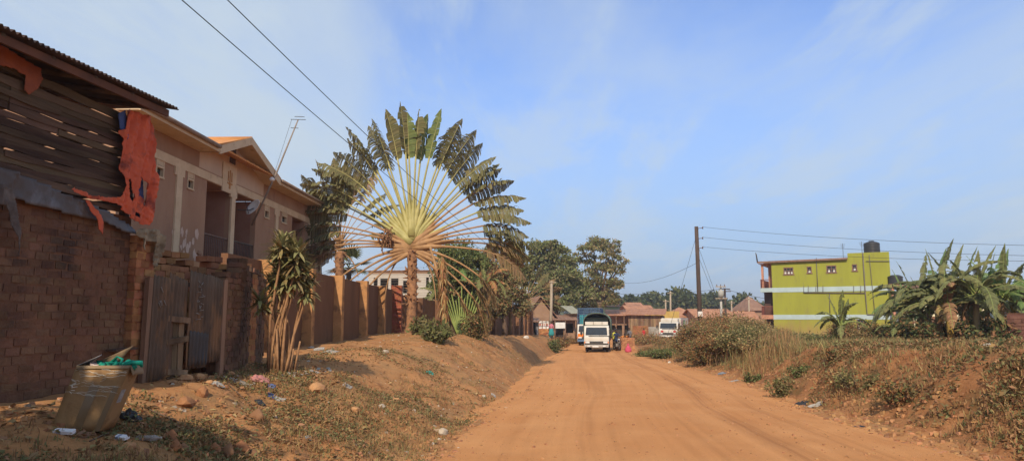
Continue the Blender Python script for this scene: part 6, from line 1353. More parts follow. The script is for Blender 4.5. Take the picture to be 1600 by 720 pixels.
def lorry(name, label, pos, rz, canopy='arch', cabm=None, Lb=4.6, W=2.0):
    cabm = cabm or M_TRKW; t = thing(name, label, 'lorry', pos, rz); B = in_frame(t); h = W/2
    # local frame: x across, front at y = 0 facing -y, ground z = 0
    prof = [(.06, .52), (-.02, .62), (-.02, 1.18), (.14, 1.30), (.29, 2.02), (.50, 2.12), (1.62, 2.12), (1.68, 1.9), (1.68, .52)]
    mb = B(); mb.prism(prof, -h, h); cab = mb.build('cab', cabm, t, bevel=.05)
    def slope(x0, x1, a, b, off, m, nm, par=t):  # panel lying on the sloping windscreen
        mb = B(); y0, z0 = .14+(.15)*a, 1.30+.72*a; y1, z1 = .14+.15*b, 1.30+.72*b; n = Vector((0, -.98, .20))*off
        p = [Vector((x0, y0, z0)), Vector((x1, y0, z0)), Vector((x1-(.06 if x1 > 0 else -.06)*b, y1, z1)), Vector((x0-(.06 if x0 > 0 else -.06)*b, y1, z1))]
        V = [q+n for q in p]+[q-n*.3 for q in p]; mb.add(V, [[0, 1, 2, 3], [7, 6, 5, 4], [0, 4, 5, 1], [1, 5, 6, 2], [2, 6, 7, 3], [3, 7, 4, 0]]); return mb.build(nm, m, par)
    ws = slope(-h+.12, h-.12, .06, .93, .012, M_GLASS, 'windscreen')
    for x in (-.5, .25): mb = B(); mb.tube([(x, .12, 1.33), (x+.35, .20, 1.72)], .012, 4); mb.build('wiper', M_CHAS, ws)
    mb = B(); mb.cbox((.22, .06, 1.26), (W*.86, .03, .09)); mb.build('cowl_line', M_CHAS, cab)
    mb = B(); mb.cbox((0, -.035, .79), (W*.94, .03, .17)); gr = mb.build('grille', mat('grey_grille', (.12, .115, .11), (.08, .075, .07), 4, .6), t)
    mb = B()
    for k in range(3): mb.cbox((0, -.055, .74+k*.05), (W*.55, .012, .015))
    mb.build('grille_bar', M_CHAS, gr)
    for s in (-1, 1):
        mb = B(); mb.cbox((s*(h-.28), -.06, .79), (.34, .03, .14)); mb.build('headlight', M_HEAD, t); mb = B(); mb.cbox((s*(h-.07), -.05, .79), (.08, .03, .13)); mb.build('indicator', M_AMB, t)
        mb = B(); mb.tube([(s*h, .3, 1.75), (s*(h+.22), .12, 1.8), (s*(h+.22), .12, 1.3), (s*h, .25, 1.25)], .015, 5); mb.cbox((s*(h+.22), .11, 1.55), (.17, .05, .36)); mb.build('mirror', M_CHAS, t)
        mb = B(); q = [(.30, 1.30), (.50, 1.92), (1.35, 1.92), (1.35, 1.30)]; mb.prism(q, s*h+(.003 if s > 0 else -.012), s*h+(.012 if s > 0 else -.003)); mb.build('side_window', M_GLASS, t)
    mb = B(); mb.cbox((0, -.012, .655), (W*.96, .02, .07)); mb.build('bumper_gap', M_CHAS, t)
    mb = B(); mb.cbox((0, -.08, .50), (W*.98, .16, .20)); mb.build('bumper', mat('grey_bumper', (.42, .39, .35), (.3, .26, .22), 3, .6), t, bevel=.02)
    mb = B(); mb.cbox((-.08, -.165, .46), (.50, .012, .11)); mb.build('number_plate', M_WHITE, t)
    for s in (-.62, .62): mb = B(); mb.cbox((s, -.168, .50), (.22, .02, .09)); mb.build('fog_lamp', M_HEAD, t)
    mb = B(); mb.box((-h+.25, .3, .42), (h-.25, Lb+1.7, .62)); mb.build('chassis', M_CHAS, t)
    for s in (-1, 1):
        wheel(t, s*(h-.18), .95, .40); wheel(t, s*(h-.2), Lb+.55, .40, w=.34)
        mb = B(); mb.box((s*(h-.35)-.2, 1.25, .12), (s*(h-.35)+.2, 1.28, .5)); mb.build('mudflap', M_RUB, t)
    # cargo bed
    mb = B(); mb.box((-h-.04, 1.78, .85), (h+.04, 1.84+Lb, .95)); mb.box((-h-.04, 1.78, .95), (-h+.01, 1.84+Lb, 1.45)); mb.box((h-.01, 1.78, .95), (h+.04, 1.84+Lb, 1.45)); mb.box((-h+.011, 1.78, .95), (h-.011, 1.83, 2.0)); mb.build('cargo_bed', mat('dull_green_bed', (.12, .15, .11), (.09, .10, .08), 3, .8), t)
    if canopy == 'arch':
        mb = B(); mb.box((-h+.08, 2.4, .96), (h-.08, 1.7+Lb, 2.75)); mb.build('canopy_filler', mat('grey_green_filler', (.20, .22, .17), (.13, .14, .11), 2, .9, .5), t)  # filler block added because the canopy interior came out black
        # roof board over the cab
        mb = B(); mb.cbox((0, .62, 2.30), (W*.93, .12, .26)); mb.build('roof_board', M_TRKW, t, bevel=.02)
        for x in (-.25, .45): mb = B(); mb.tube([(x, .55, 2.2), (x, .5, 2.48)], .012, 4); mb.build('roof_aerial', M_CHAS, t)
        n = 14; outer = []; ho = h+.13
        outer.append((-ho, 1.2)); 
        for i in range(n+1):
            a = math.pi*i/n; outer.append((-ho*math.copysign(abs(math.cos(a))**.8, math.cos(a)), 2.35+.80*math.sin(a)**.9))
        outer.append((ho, 1.2)); V = []; ys = np.linspace(1.55, 1.84+Lb, 9)
        for k, yy in enumerate(ys):
            for j, (x, z) in enumerate(outer): V.append((x, yy, z-(.05 if k % 2 else 0)*(0 < j < len(outer)-1)))
        m = len(outer); mb = B(); mb.add(V, [[k*m+j, k*m+j+1, (k+1)*m+j+1, (k+1)*m+j] for k in range(len(ys)-1) for j in range(m-1)], 0, True)
        mb.add([(x, 1.84+Lb-.02, z) for x, z in outer], [list(range(m))]); solid(mb.build('canopy', M_CANV, t), .03)
        mb = B()
        for yy in (1.6, 3.2, 4.8, 6.3): mb.tube([(x*.97, yy, z-.07) for x, z in outer], .03, 5)
        mb.tube([(0, 1.6, 3.0), (0, 6.3, 3.0)], .025, 5); mb.build('hoop', M_CHAS, t)
    return t, B
ANG = R(-7)
def put(px, py_, y): p = P(px, 500, y); return Vector((p.x, p.y, float(z_road(y))+.03))
lorry('lorry', 'white-cabbed lorry with a green canvas canopy driving towards the viewer', put(931.5, 0, 57.5), R(-9))
def cage_lorry():
    t, B = lorry('lorry', 'rear lorry with a tall blue steel cage partly hidden behind the canvas-topped one', put(919, 0, 72), R(-10), canopy=None, Lb=6.0, W=2.25)
    M_B = mat('blue_steel', (.10, .17, .27), (.07, .12, .20), 3, .6); h = 1.15; y0, y1, z0, z1 = .75, 7.9, 1.5, 3.75
    mb = B()
    for x in (-h, h):
        for y in np.arange(1.8, y1, .35): mb.tube([(x, y, 1.4), (x, y, z1)], .022, 4, cap=False)
        for z in np.arange(1.6, z1+.01, .27): mb.tube([(x, 1.8, z), (x, y1, z)], .02, 4, cap=False)
    for y in (y0, 1.8, y1):
        zl = 2.2 if y < 1.8 else 1.4
        for x in np.arange(-h, h+.01, .192): mb.tube([(x, y, zl), (x, y, z1)], .022, 4, cap=False)
        for z in np.arange(zl+.1, z1+.01, .27): mb.tube([(-h, y, z), (h, y, z)], .02, 4, cap=False)
    for y in np.arange(y0, y1, .4): mb.tube([(-h, y, z1), (h, y, z1)], .03, 4)
    for x in (-h, 0, h): mb.tube([(x, y0, z1), (x, y1, z1)], .035, 5)
    for x in (-h, h): mb.tube([(x, y0, 2.2), (x, 1.8, 2.2)], .03, 5)
    mb.build('cage', M_B, t)
    mb = B(); mb.cbox((-.78, -.05, 1.02), (.55, .03, .32)); mb.build('orange_marker', M_AMB, t); mb = B(); mb.cbox((0, -.09, .5), (2.2, .18, .24)); mb.build('blue_bumper', M_B, t)
    mb = B(); mb.box((-.8, 2.1, 1.0), (1.0, 7.6, 2.5)); mb.build('sacks_load', mat('dim_load', (.13, .12, .11), (.07, .065, .06), 2, .9), t)
    W_ = world_of(t); 
    for i, (x, lab) in enumerate(((-.72, 'left turquoise barrel above the cab of the blue cage lorry'), (-.22, 'right turquoise barrel above the cab of the blue cage lorry'))):
        c = W_ @ Vector((x, 1.25, 2.13)); d = thing('plastic_barrel', lab, 'barrel', c, group='turquoise barrels on the cage lorry'); mb = MB(); mb.lathe([(.2, 0), (.24, .04), (.25, .25), (.235, .28), (.25, .31), (.25, .58), (.235, .61), (.25, .64), (.24, .86), (.18, .92)], 18, c=tuple(c)); mb.build('barrel_body', mat('turquoise_plastic', (.04, .36, .38), (.03, .28, .30), 3, .4), d); mb = MB(); mb.lathe([(.19, .92), (.19, .96), (.05, .97)], 14, c=tuple(c)); mb.build('lid', M_CHAS, d)
cage_lorry()
def white_lorry():
    t, B = lorry('lorry', 'white box lorry with pink patches and a round green emblem behind the bushes', Vector((*P(1043.5, 500, 83)[:2], Hz(*P(1043, 500, 83)[:2])+.02)), R(-24), canopy=None, Lb=5.0, W=2.2)
    mb = B(); mb.box((-1.15, 1.85, 1.0), (1.15, 6.8, 2.55)); bx = mb.build('cargo_box', M_TRKW, t, bevel=.03); mb = B(); mb.box((-1.0, .7, 2.14), (1.0, 1.6, 2.5)); mb.build('roof_fairing', M_TRKW, t, bevel=.04)
    mb = B(); n = 24; mb.add([(1.165, 3.9+math.cos(6.283*k/n)*.62, 1.75+math.sin(6.283*k/n)*.62) for k in range(n)], [list(range(n))]); em = mb.build('round_emblem', mat('emblem_green', (.10, .26, .12), (.07, .2, .09), 6, .7), bx)
    mb = B(); mb.add([(1.17, 3.9+math.cos(6.283*k/n)*.45, 1.75+math.sin(6.283*k/n)*.45) for k in range(n)], [list(range(n))]); mb.build('emblem_centre', mat('emblem_pale', (.50, .60, .25), (.35, .5, .3), 3, .7), em)
    mb = B()
    for i in range(9): y, z, r_ = random.uniform(2.0, 3.1), random.uniform(1.1, 2.4), random.uniform(.12, .3); mb.add([(1.166+i*.001, y+math.cos(6.283*k/9)*r_*random.uniform(.6, 1), z+math.sin(6.283*k/9)*r_*random.uniform(.6, 1)) for k in range(9)], [list(range(9))])
    mb.build('pink_patches', mat('pink_paint', (.62, .25, .28), (.55, .35, .33), 6, .8), bx)
    mb = B()
    for x in (-.7, .75): mb.add([(x+math.cos(6.283*k/12)*.17, -.045, 1.02+math.sin(6.283*k/12)*.13) for k in range(12)], [list(range(12))])
    mb.build('red_mark', M_REDP, t)
white_lorry()
# ================================================================== PEOPLE
M_SKIN = mat('dark_skin', (.10, .055, .035), (.08, .045, .03), 4, .6)
M_HAIR = mat('black_hair', (.015, .013, .012), (.02, .018, .016), 9, .9)
def person(label, pos, rz, J, shirt, legs, skirt=False, scale=1., group=None, lean=0, hold=None):
    """J: joint dictionary in metres, facing -y; skinned as one continuous body"""
    t = thing('person', label, 'person', pos, rz, group); t.scale = (scale,)*3
    base = dict(pel=(0, 0, .95), chest=(0, .0, 1.30), neck=(0, 0, 1.47), head=(0, -.01, 1.62), shl=(-.17, 0, 1.40), ell=(-.24, 0, 1.12), hal=(-.25, -.08, .88), shr=(.17, 0, 1.40), elr=(.24, 0, 1.12), har=(.25, -.08, .88), hipl=(-.09, 0, .90), knl=(-.10, -.02, .50), anl=(-.10, .02, .08), tol=(-.10, -.14, .04), hipr=(.09, 0, .90), knr=(.10, -.02, .50), anr=(.10, .02, .08), tor=(.10, -.14, .04))
    base.update(J); names = list(base); rad = dict(pel=.135, chest=.15, neck=.055, head=.085, shl=.065, ell=.042, hal=.032, shr=.065, elr=.042, har=.032, hipl=.09, knl=.06, anl=.042, tol=.035, hipr=.09, knr=.06, anr=.042, tor=.035)
    E = [('pel', 'chest'), ('chest', 'neck'), ('neck', 'head'), ('chest', 'shl'), ('shl', 'ell'), ('ell', 'hal'), ('chest', 'shr'), ('shr', 'elr'), ('elr', 'har'), ('pel', 'hipl'), ('hipl', 'knl'), ('knl', 'anl'), ('anl', 'tol'), ('pel', 'hipr'), ('hipr', 'knr'), ('knr', 'anr'), ('anr', 'tor')]
    me = bpy.data.meshes.new('body_skeleton'); me.from_pydata([base[n] for n in names], [(names.index(a), names.index(b)) for a, b in E], []); o = bpy.data.objects.new('body_tmp', me); col.objects.link(o)
    sk = o.modifiers.new('skin', 'SKIN'); sub = o.modifiers.new('sub', 'SUBSURF'); sub.levels = 1; sub.render_levels = 1
    lay = me.skin_vertices[0].data if len(me.skin_vertices) else None
    if lay:
        for i, n in enumerate(names): r_ = rad[n]; lay[i].radius = (r_, r_*.8 if n in ('pel', 'chest') else r_)
        lay[names.index('pel')].use_root = True
    dg = bpy.context.evaluated_depsgraph_get(); dg.update(); m2 = bpy.data.meshes.new_from_object(o.evaluated_get(dg)); bpy.data.objects.remove(o)
    m2.materials.clear()
    for mm in (M_SKIN, shirt, legs, M_CHAS): m2.materials.append(mm)
    nm = {n: Vector(base[n]) for n in names}
    zone = {('pel', 'chest'): 1, ('chest', 'neck'): 1, ('chest', 'shl'): 1, ('shl', 'ell'): 1, ('chest', 'shr'): 1, ('shr', 'elr'): 1, ('pel', 'hipl'): 2, ('hipl', 'knl'): 2, ('knl', 'anl'): 2, ('pel', 'hipr'): 2, ('hipr', 'knr'): 2, ('knr', 'anr'): 2, ('anl', 'tol'): 3, ('anr', 'tor'): 3, ('neck', 'head'): 0, ('ell', 'hal'): 0, ('elr', 'har'): 0}
    for p in m2.polygons:
        c = p.center; best = 9; z = 0
        for (a, b), k in zone.items():
            A, Bv = nm[a], nm[b]; d = Bv-A; s = max(0, min(1, (c-A).dot(d)/d.length_squared)); q = (c-(A+d*s)).length-(.08 if k == 1 and a != 'shl' and a != 'shr' else .03)
            if q < best: best = q; z = k
        p.material_index = z; p.use_smooth = True
    bo = bpy.data.objects.new('body', m2); col.objects.link(bo); bo.parent = t; W = world_of(t); W3 = t.matrix_basis
    LB = in_frame(t)
    hd = Vector(base['head']); mb = LB(); V = []
    mb.lathe([(.02, -.13), (.07, -.10), (.095, -.02), (.098, .05), (.07, .11), (.02, .135)], 14, c=tuple(hd+Vector((0, 0, .03)))); mb.build('head', M_SKIN, t)
    mb = LB(); mb.lathe([(.103, .03), (.106, .07), (.08, .125), (.02, .148)], 14, c=tuple(hd+Vector((0, .012, .03)))); mb.build('hair', M_HAIR, t)
    if skirt: mb = LB(); pz = Vector(base['pel']); mb.lathe([(.30, -.55), (.27, -.3), (.19, 0), (.15, .12)], 14, c=tuple(pz), cap=False); solid(mb.build('skirt', legs, t), .01)
    return t
def cmat(n, c): return mat(n, c, tuple(v*.75 for v in c), 5, .85)
def people():
    def z(px, y): p = P(px, 520, y); return Vector((p.x, p.y, Hz(p.x, p.y)))
    navy = cmat('navy_cloth', (.035, .045, .10)); black = cmat('black_cloth', (.03, .03, .035)); orange = cmat('orange_cloth', (.62, .22, .05)); red = cmat('red_cloth', (.50, .04, .04)); teal = cmat('teal_cloth', (.04, .28, .28)); grey = cmat('grey_cloth', (.16, .15, .16)); pink = cmat('rose_cloth', (.55, .18, .22)); yellow = cmat('yellow_vest', (.60, .55, .06))
    # motorbike and rider
    p = put(963, 0, 61.5); p.z = max(p.z, Hz(p.x, p.y))+.01; t = thing('motorbike', 'dark motorbike standing beside the canvas-topped lorry', 'motorbike', p, R(12)); B = in_frame(t)
    for y in (-.62, .62):
        M = Matrix.Translation((0, y, .31)) @ Matrix.Rotation(math.pi/2, 4, 'Y'); tmp = MB(); tmp.lathe([(.22, -.04), (.29, -.05), (.31, 0), (.29, .05), (.22, .04), (.22, -.04)], 20, cap=False); mb = B(); mb.add([M @ Vector(v) for v in np.concatenate(tmp.v)], tmp.f, 0, True); w = mb.build('wheel', M_RUB, t); mb = B()
        for k in range(8): a = k*math.pi/4; mb.tube([(0, y, .31), (0, y+.23*math.cos(a), .31+.23*math.sin(a))], .01, 4)
        mb.build('spokes', M_RIM, w)
    mb = B(); mb.tube([(-.07, -.62, .31), (-.07, -.42, .95)], .022, 6); mb.tube([(.07, -.62, .31), (.07, -.42, .95)], .022, 6); mb.build('fork', M_RIM, t)
    mb = B(); mb.tube([(0, -.42, .9), (0, .1, .55), (0, .62, .31)], .03, 6); mb.tube([(0, -.4, .8), (0, .0, .35), (0, .62, .31)], .03, 6); mb.build('frame', M_CHAS, t)
    mb = B(); mb.cbox((0, -.16, .83), (.24, .45, .2)); mb.build('fuel_tank', cmat('blue_tank', (.05, .08, .2)), t, bevel=.05); mb = B(); mb.cbox((0, .35, .82), (.24, .65, .1)); mb.build('seat', M_RUB, t, bevel=.03); mb = B(); mb.cbox((0, -.02, .42), (.26, .32, .28)); mb.build('engine', M_RIM, t, bevel=.03)
    mb = B(); mb.tube([(-.36, -.30, 1.05), (-.15, -.42, 1.0), (.15, -.42, 1.0), (.36, -.30, 1.05)], .018, 6); mb.build('handlebar', M_CHAS, t); mb = B(); mb.lathe([(.02, -.05), (.09, -.02), (.09, .05), (.02, .08)], 12, c=(0, -.54, .90)); mb.build('headlight', M_HEAD, t)
    mb = B(); mb.tube([(.14, .0, .30), (.16, .5, .32), (.16, .8, .38)], .04, 7); mb.build('exhaust', M_RIM, t)
    person('rider in dark jacket sitting on the dark motorbike', p, R(12), dict(pel=(0, .20, .96), chest=(0, .10, 1.28), neck=(0, .06, 1.44), head=(0, .03, 1.60), shl=(-.19, .08, 1.38), ell=(-.30, -.08, 1.18), hal=(-.32, -.28, 1.09), shr=(.19, .08, 1.38), elr=(.30, -.08, 1.18), har=(.32, -.28, 1.09), hipl=(-.12, .16, .92), knl=(-.24, -.18, .70), anl=(-.22, .0, .30), tol=(-.22, -.14, .27), hipr=(.12, .16, .92), knr=(.26, -.18, .68), anr=(.30, -.02, .09), tor=(.30, -.16, .05)), navy, black)
    walk = dict(knl=(-.10, -.14, .52), anl=(-.10, -.16, .09), tol=(-.10, -.30, .05), knr=(.10, .02, .50), anr=(.10, .22, .13), tor=(.10, .12, .05))
    bend = dict(pel=(0, .12, .90), chest=(0, -.16, 1.12), neck=(0, -.34, 1.20), head=(0, -.46, 1.27), shl=(-.18, -.25, 1.15), ell=(-.24, -.40, .95), hal=(-.22, -.60, .90), shr=(.18, -.25, 1.15), elr=(.24, -.40, .95), har=(.22, -.60, .90), hipl=(-.09, .12, .86), hipr=(.09, .12, .86))
    person('person in an orange shirt bending towards the brick stack', z(968.5, 64.5), R(70), bend, orange, grey)
    person('second person in orange leaning over the top of the brick stack', z(977, 65.0), R(30), bend, orange, black)
    person('person in yellow-green vest standing against the side of the lorry', z(959.5, 66), R(10), {}, yellow, black)
    person('tall person in dark clothes standing behind the brick stack', z(983.5, 75), R(-30), {}, grey, navy)
    person('small person in red standing by the low orange brick wall', z(1006, 83), R(15), walk, red, red, True, .85)
    person('person in dark shirt standing in the first dark shop doorway', z(962, 90), 0, {}, black, grey)
    person('person in teal and rose clothes walking by the timber pole', z(861.5, 69), R(-20), walk, pink, teal, True)
    person('seated-height child in pale shirt beside the brick stack', z(980, 63.9), R(10), {}, cmat('pale_cloth', (.5, .5, .46)), teal, False, .55)
people()
# ================================================================== GROUND COVER
M_GR_STRAW = vmat('straw_grass', (.42, .29, .13), (.30, .20, .085), isl=.3, tr=.3)
M_GR_OLIVE = vmat('olive_grass', (.25, .23, .095), (.175, .165, .07), isl=.3, tr=.3)
M_GR_BROWN = vmat('brown_weed', (.34, .195, .095), (.23, .13, .062), isl=.35, tr=.15)
M_WEED_G = vmat('low_green_weed', (.19, .185, .08), (.13, .13, .055), isl=.3, tr=.2)
M_CLOD = mat('clay_clod', (.42, .22, .10), (.27, .13, .06), 6, .95, .6, 20, island=.25)
def tufts(name, label, x, y, hgt, per, mats, w=None, width=.012, spread=.07, splay=.6):
    n = len(x); z = H(x, y); N = n*per; idx = np.repeat(np.arange(n), per); h = (hgt if np.ndim(hgt) else np.full(n, hgt))[idx]*(.5+.9*rng.random(N))
    o = np.stack([x[idx]+rng.normal(size=N)*spread, y[idx]+rng.normal(size=N)*spread, z[idx]-.02], 1); a = rng.random(N)*6.283; s = rng.random(N)*splay
    d = np.stack([np.cos(a)*s, np.sin(a)*s, np.ones(N)], 1); d /= np.linalg.norm(d, axis=1)[:, None]; b = rng.random(N)*3.14; wv = np.stack([np.cos(b), np.sin(b), np.zeros(N)], 1)*(width*(.6+.8*rng.random(N)))[:, None]
    p1 = o+d*(h*.55)[:, None]; p2 = o+d*h[:, None]; p2[:, 2] -= h*s*.35; p2[:, :2] += (d[:, :2]*(h*.3)[:, None])
    V = np.stack([o-wv, o+wv, p1+wv*.8, p1-wv*.8, p2], 1).reshape(-1, 3); b0 = (np.arange(N)*5)[:, None]
    mi = rng.choice(len(mats), size=n, p=w)[idx]; mb = MB(); mb.add(V, b0+np.array([0, 1, 2, 3]), mi.tolist()); mb.add(np.zeros((0, 3)), [])
    mb.f += (b0+np.array([3, 2, 4])).tolist(); mb.m += mi.tolist(); mb.sm += [False]*N
    return tag(mb.build(name, mats), label, kind='stuff')
def leafmat(name, label, x, y, ls, lift, mats, w=None, elong=1.7, flat=.6, per=1):
    idx = np.repeat(np.arange(len(x)), per); n = len(idx); X = x[idx]+rng.normal(size=n)*.06*(per > 1); Y = y[idx]+rng.normal(size=n)*.06*(per > 1); L_ = (lift if np.ndim(lift) else np.full(len(x), lift))[idx]
    Z = H(X, Y)+.012+rng.random(n)**1.5*L_; a = rng.random(n)*6.283; t = rng.normal(size=n)*flat
    A = np.stack([np.cos(a), np.sin(a), t], 1); A /= np.linalg.norm(A, axis=1)[:, None]; Bv = np.stack([-np.sin(a), np.cos(a), rng.normal(size=n)*flat], 1); Bv /= np.linalg.norm(Bv, axis=1)[:, None]; C = np.cross(A, Bv)
    s = (ls if np.ndim(ls) else np.full(len(x), ls))[idx]*(.6+.8*rng.random(n)); p = np.stack([X, Y, Z], 1)
    V = np.stack([p, p+A*(s*elong*.45)[:, None]+Bv*(s*.5)[:, None]+C*(s*.15)[:, None], p+A*(s*elong)[:, None], p+A*(s*elong*.45)[:, None]-Bv*(s*.5)[:, None]+C*(s*.15)[:, None]], 1).reshape(-1, 3)
    mb = MB(); mb.add(V, (np.arange(n)*4)[:, None]+np.array([0, 1, 2, 3]), rng.choice(len(mats), size=n, p=w).tolist()); return tag(mb.build(name, mats), label, kind='stuff')
def pick(x, y, dens):
    k = rng.random(len(x)) < dens; return x[k], y[k]
def ly(n, a, b, p=1.): u = rng.random(n); return np.exp(np.log(a)+(np.log(b)-np.log(a))*u**p)
def cover():
    # ---------------- right bank
    n = 30000; y = ly(n, 7.5, 50); dr = rng.random(n)**.8*6.5+.35; x = Rx(y)+dr; m = fbm(x, y, 1.7, 4)
    near = 1-sstep(15, 24, y); dens = np.clip(.30+m*2.4+.35*near*sstep(.5, 1.6, dr)-.30*np.exp(-((dr-1.1)/.6)**2)*(1-near), .05, 1)*sstep(.2, .9, dr)
    xx, yy = pick(x, y, dens); tufts('dry_grass', 'dry brown grass and weeds matted over the right hand earth bank', xx, yy, .07+.09*rng.random(len(xx)), 7, [M_GR_BROWN, M_GR_STRAW, M_GR_OLIVE], [.58, .22, .20], .011, .08, .9)
    n = 26000; y = ly(n, 7.0, 24); dr = rng.random(n)**.8*6+.45; x = Rx(y)+dr; m = fbm(x+9, y, 1.1, 4); dens = np.clip(.12+m*2.4+.60*(1-sstep(9.5, 15, y)), .02, 1)*sstep(.3, 1.0, dr)
    xx, yy = pick(x, y, dens); leafmat('bank_weeds', 'dusty leafy weeds sprawling down the right hand bank', xx, yy, .032+.018*rng.random(len(xx)), .20, [M_LF_DUST, M_LF_DRY, M_GR_OLIVE, M_GR_BROWN], [.32, .26, .2, .22], 1.9, .8, 4)
    n = 7000; y = ly(n, 6.6, 14); dr = .8+rng.random(n)*5.5; x = Rx(y)+dr; xx, yy = pick(x, y, np.clip(.55+fbm(x, y, 1.2, 3)*1.5, .08, 1)*(1-.8*sstep(10.5, 14, y))); leafmat('dusty_creeper', 'dusty broad-leaved creeper thick on the near right bank', xx, yy, .042+.02*rng.random(len(xx)), .30, [M_LF_DUST, M_LF_DRY, M_LF_OLIVE, M_LF_DARK], [.36, .30, .2, .14], 1.9, .8, 5)
    n = 9000; y = ly(n, 20, 52); dr = rng.random(n)*9+1.8; x = Rx(y)+dr; xx, yy = pick(x, y, np.clip(.5+fbm(x, y, 3, 3)*1.5, .1, 1)); tufts('verge_grass', 'pale green and straw grass growing along the top of the right bank', xx, yy, .14+.22*rng.random(len(xx)), 9, [M_GR_OLIVE, M_GR_STRAW, M_GR_BROWN], [.48, .34, .18], .012, .12, .5)
    n = 4200; y = ly(n, 24, 64); dr = .7+rng.random(n)*7; x = Rx(y)+dr; k = (x/y < .40) & (rng.random(n) < .25+1.6*fbm(x, y+5, 3, 3).clip(0)); x, y = x[k], y[k]
    tufts('tall_dry_grass', 'tall wispy dry grass and stalks standing among the roadside bushes', x, y, .35+.45*rng.random(len(x)), 9, [M_GR_BROWN, M_GR_STRAW, M_GR_OLIVE], [.42, .36, .22], .011, .16, .45)
    # ---------------- left bank
    n = 34000; y = ly(n, 4.6, 46); fx = rng.random(n); x0 = np.interp(y, [4, 10, 18, 24, 36, 46], [-5.5, -5, -5.2, -6.3, -6, -4]); x = x0+(Lx(y)-.1-x0)*fx; dl = Lx(y)-x
    m = fbm(x+3, y+8, 1.9, 4); green = np.exp(-((dl-1.6)/1.3)**2)*(1-sstep(15, 22, y)); bare = np.exp(-((x+4.6)/1.3)**2)*sstep(13, 17, y)
    dens = np.clip(.10+m*1.3+.50*green-.5*bare+.12*sstep(24, 30, y), .015, .95); xx, yy = pick(x, y, dens)
    g2 = np.exp(-((Lx(yy)-xx-1.6)/1.2)**2)
    tufts('dry_grass', 'dry straw and olive grass patches over the left verge', xx, yy, .05+.06*rng.random(len(xx)), 6, [M_GR_BROWN, M_GR_STRAW, M_GR_OLIVE], [.45, .33, .22], .007, .06, 1.1)
    n = 30000; y = ly(n, 4.6, 22); x = -5.2+(Lx(y)-.1+5.2)*rng.random(n); dl = Lx(y)-x; m = fbm(x+30, y, 1.3, 4); green = np.exp(-((dl-1.5)/1.1)**2)*(1-sstep(13, 18, y))
    xx, yy = pick(x, y, np.clip(-.16+m*1.8+.60*green, 0, .9)); leafmat('low_weeds', 'low olive weeds creeping over the left verge near the road edge', xx, yy, .020+.012*rng.random(len(xx)), .055, [M_WEED_G, M_GR_OLIVE, M_GR_BROWN], [.28, .24, .48], 1.8, .7, 4)
    n = 9000; y = ly(n, 4.5, 26); x = -5.4+(Lx(y)+.0+5.4)*rng.random(n); xx, yy = pick(x, y, np.clip(.35+fbm(x, y+70, 1.5, 3)*1.4, .05, 1)); leafmat('leaf_litter', 'fallen brown leaves and scraps scattered over the left verge', xx, yy, .035+.035*rng.random(len(xx)), .02, [M_LF_DRY, M_LF_RUST, M_LF_STRAW, M_GR_BROWN], None, 1.5, .35, 1)
    # clods and gravel
    def clods(name, label, x, y, s, mts, z=None):
        n = len(x); z = H(x, y) if z is None else z; base = np.array([(-1, -1, -1), (1, -1, -1), (1, 1, -1), (-1, 1, -1), (-.7, -.7, .8), (.7, -.7, .8), (.7, .7, .8), (-.7, .7, .8)], float)
        V = base[None]*(1+.45*(rng.random((n, 8, 3))-.5)*2)*s[:, None, None]*np.array([1, .8, .6]); a = rng.random(n)*6.28; c, sn = np.cos(a), np.sin(a)
        X = V[:, :, 0]*c[:, None]-V[:, :, 1]*sn[:, None]+x[:, None]; Y = V[:, :, 0]*sn[:, None]+V[:, :, 1]*c[:, None]+y[:, None]; Z = V[:, :, 2]+(z+s*.25)[:, None]
        mb = MB(); fc = np.array([[0, 3, 2, 1], [4, 5, 6, 7], [0, 1, 5, 4], [1, 2, 6, 5], [2, 3, 7, 6], [3, 0, 4, 7]]); mb.add(np.stack([X, Y, Z], -1).reshape(-1, 3), ((np.arange(n)*8)[:, None, None]+fc[None]).reshape(-1, 4), np.repeat(rng.integers(0, len(mts), n), 6).tolist()); tag(mb.build(name, mts), label, kind='stuff')
    n = 5200; y = ly(n, 4.5, 40); x = -5.5+(Lx(y)+.25+5.5)*rng.random(n); k = rng.random(n) < .25+.6*(fbm(x, y+20, 1.4, 3) > .05); x, y = x[k], y[k]; clods('gravel', 'small stones and clods strewn over the left verge', x, y, .010+.032*rng.random(len(x))**3, [M_CLOD, M_CLOD, M_CLOD, M_CLOD, M_CLOD, _m['pale_stone']])
    n = 3600; y = ly(n, 8, 50); x = Rx(y)-.35+1.6*rng.random(n)**1.2; clods('bank_clods', 'crumbled earth along the foot of the right bank', x, y, .012+.045*rng.random(n)**3, [M_CLOD])
    n = 2200; y = ly(n, 7, 48, 1.2); U = rng.random(n); U = np.where(rng.random(n) < .5, .5+.5*np.sign(U-.5)*np.abs(2*U-1)**.35, U); x = Lx(y)+(Rx(y)-Lx(y))*U; clods('road_gravel', 'loose grit and pebbles lying on the dirt road', x, y, .006+.020*rng.random(n)**4, [M_CLOD], road_rel(x, y, U)+.003)
    n = 900; y = ly(n, 8, 50); x = Lx(y)-.5+.8*rng.random(n); clods('edge_gravel', 'loose gravel along the left edge of the road', x, y, .012+.03*rng.random(n)**2, [M_CLOD])
mat('pale_stone', (.50, .42, .32), (.34, .27, .2), 6, .9)
cover()
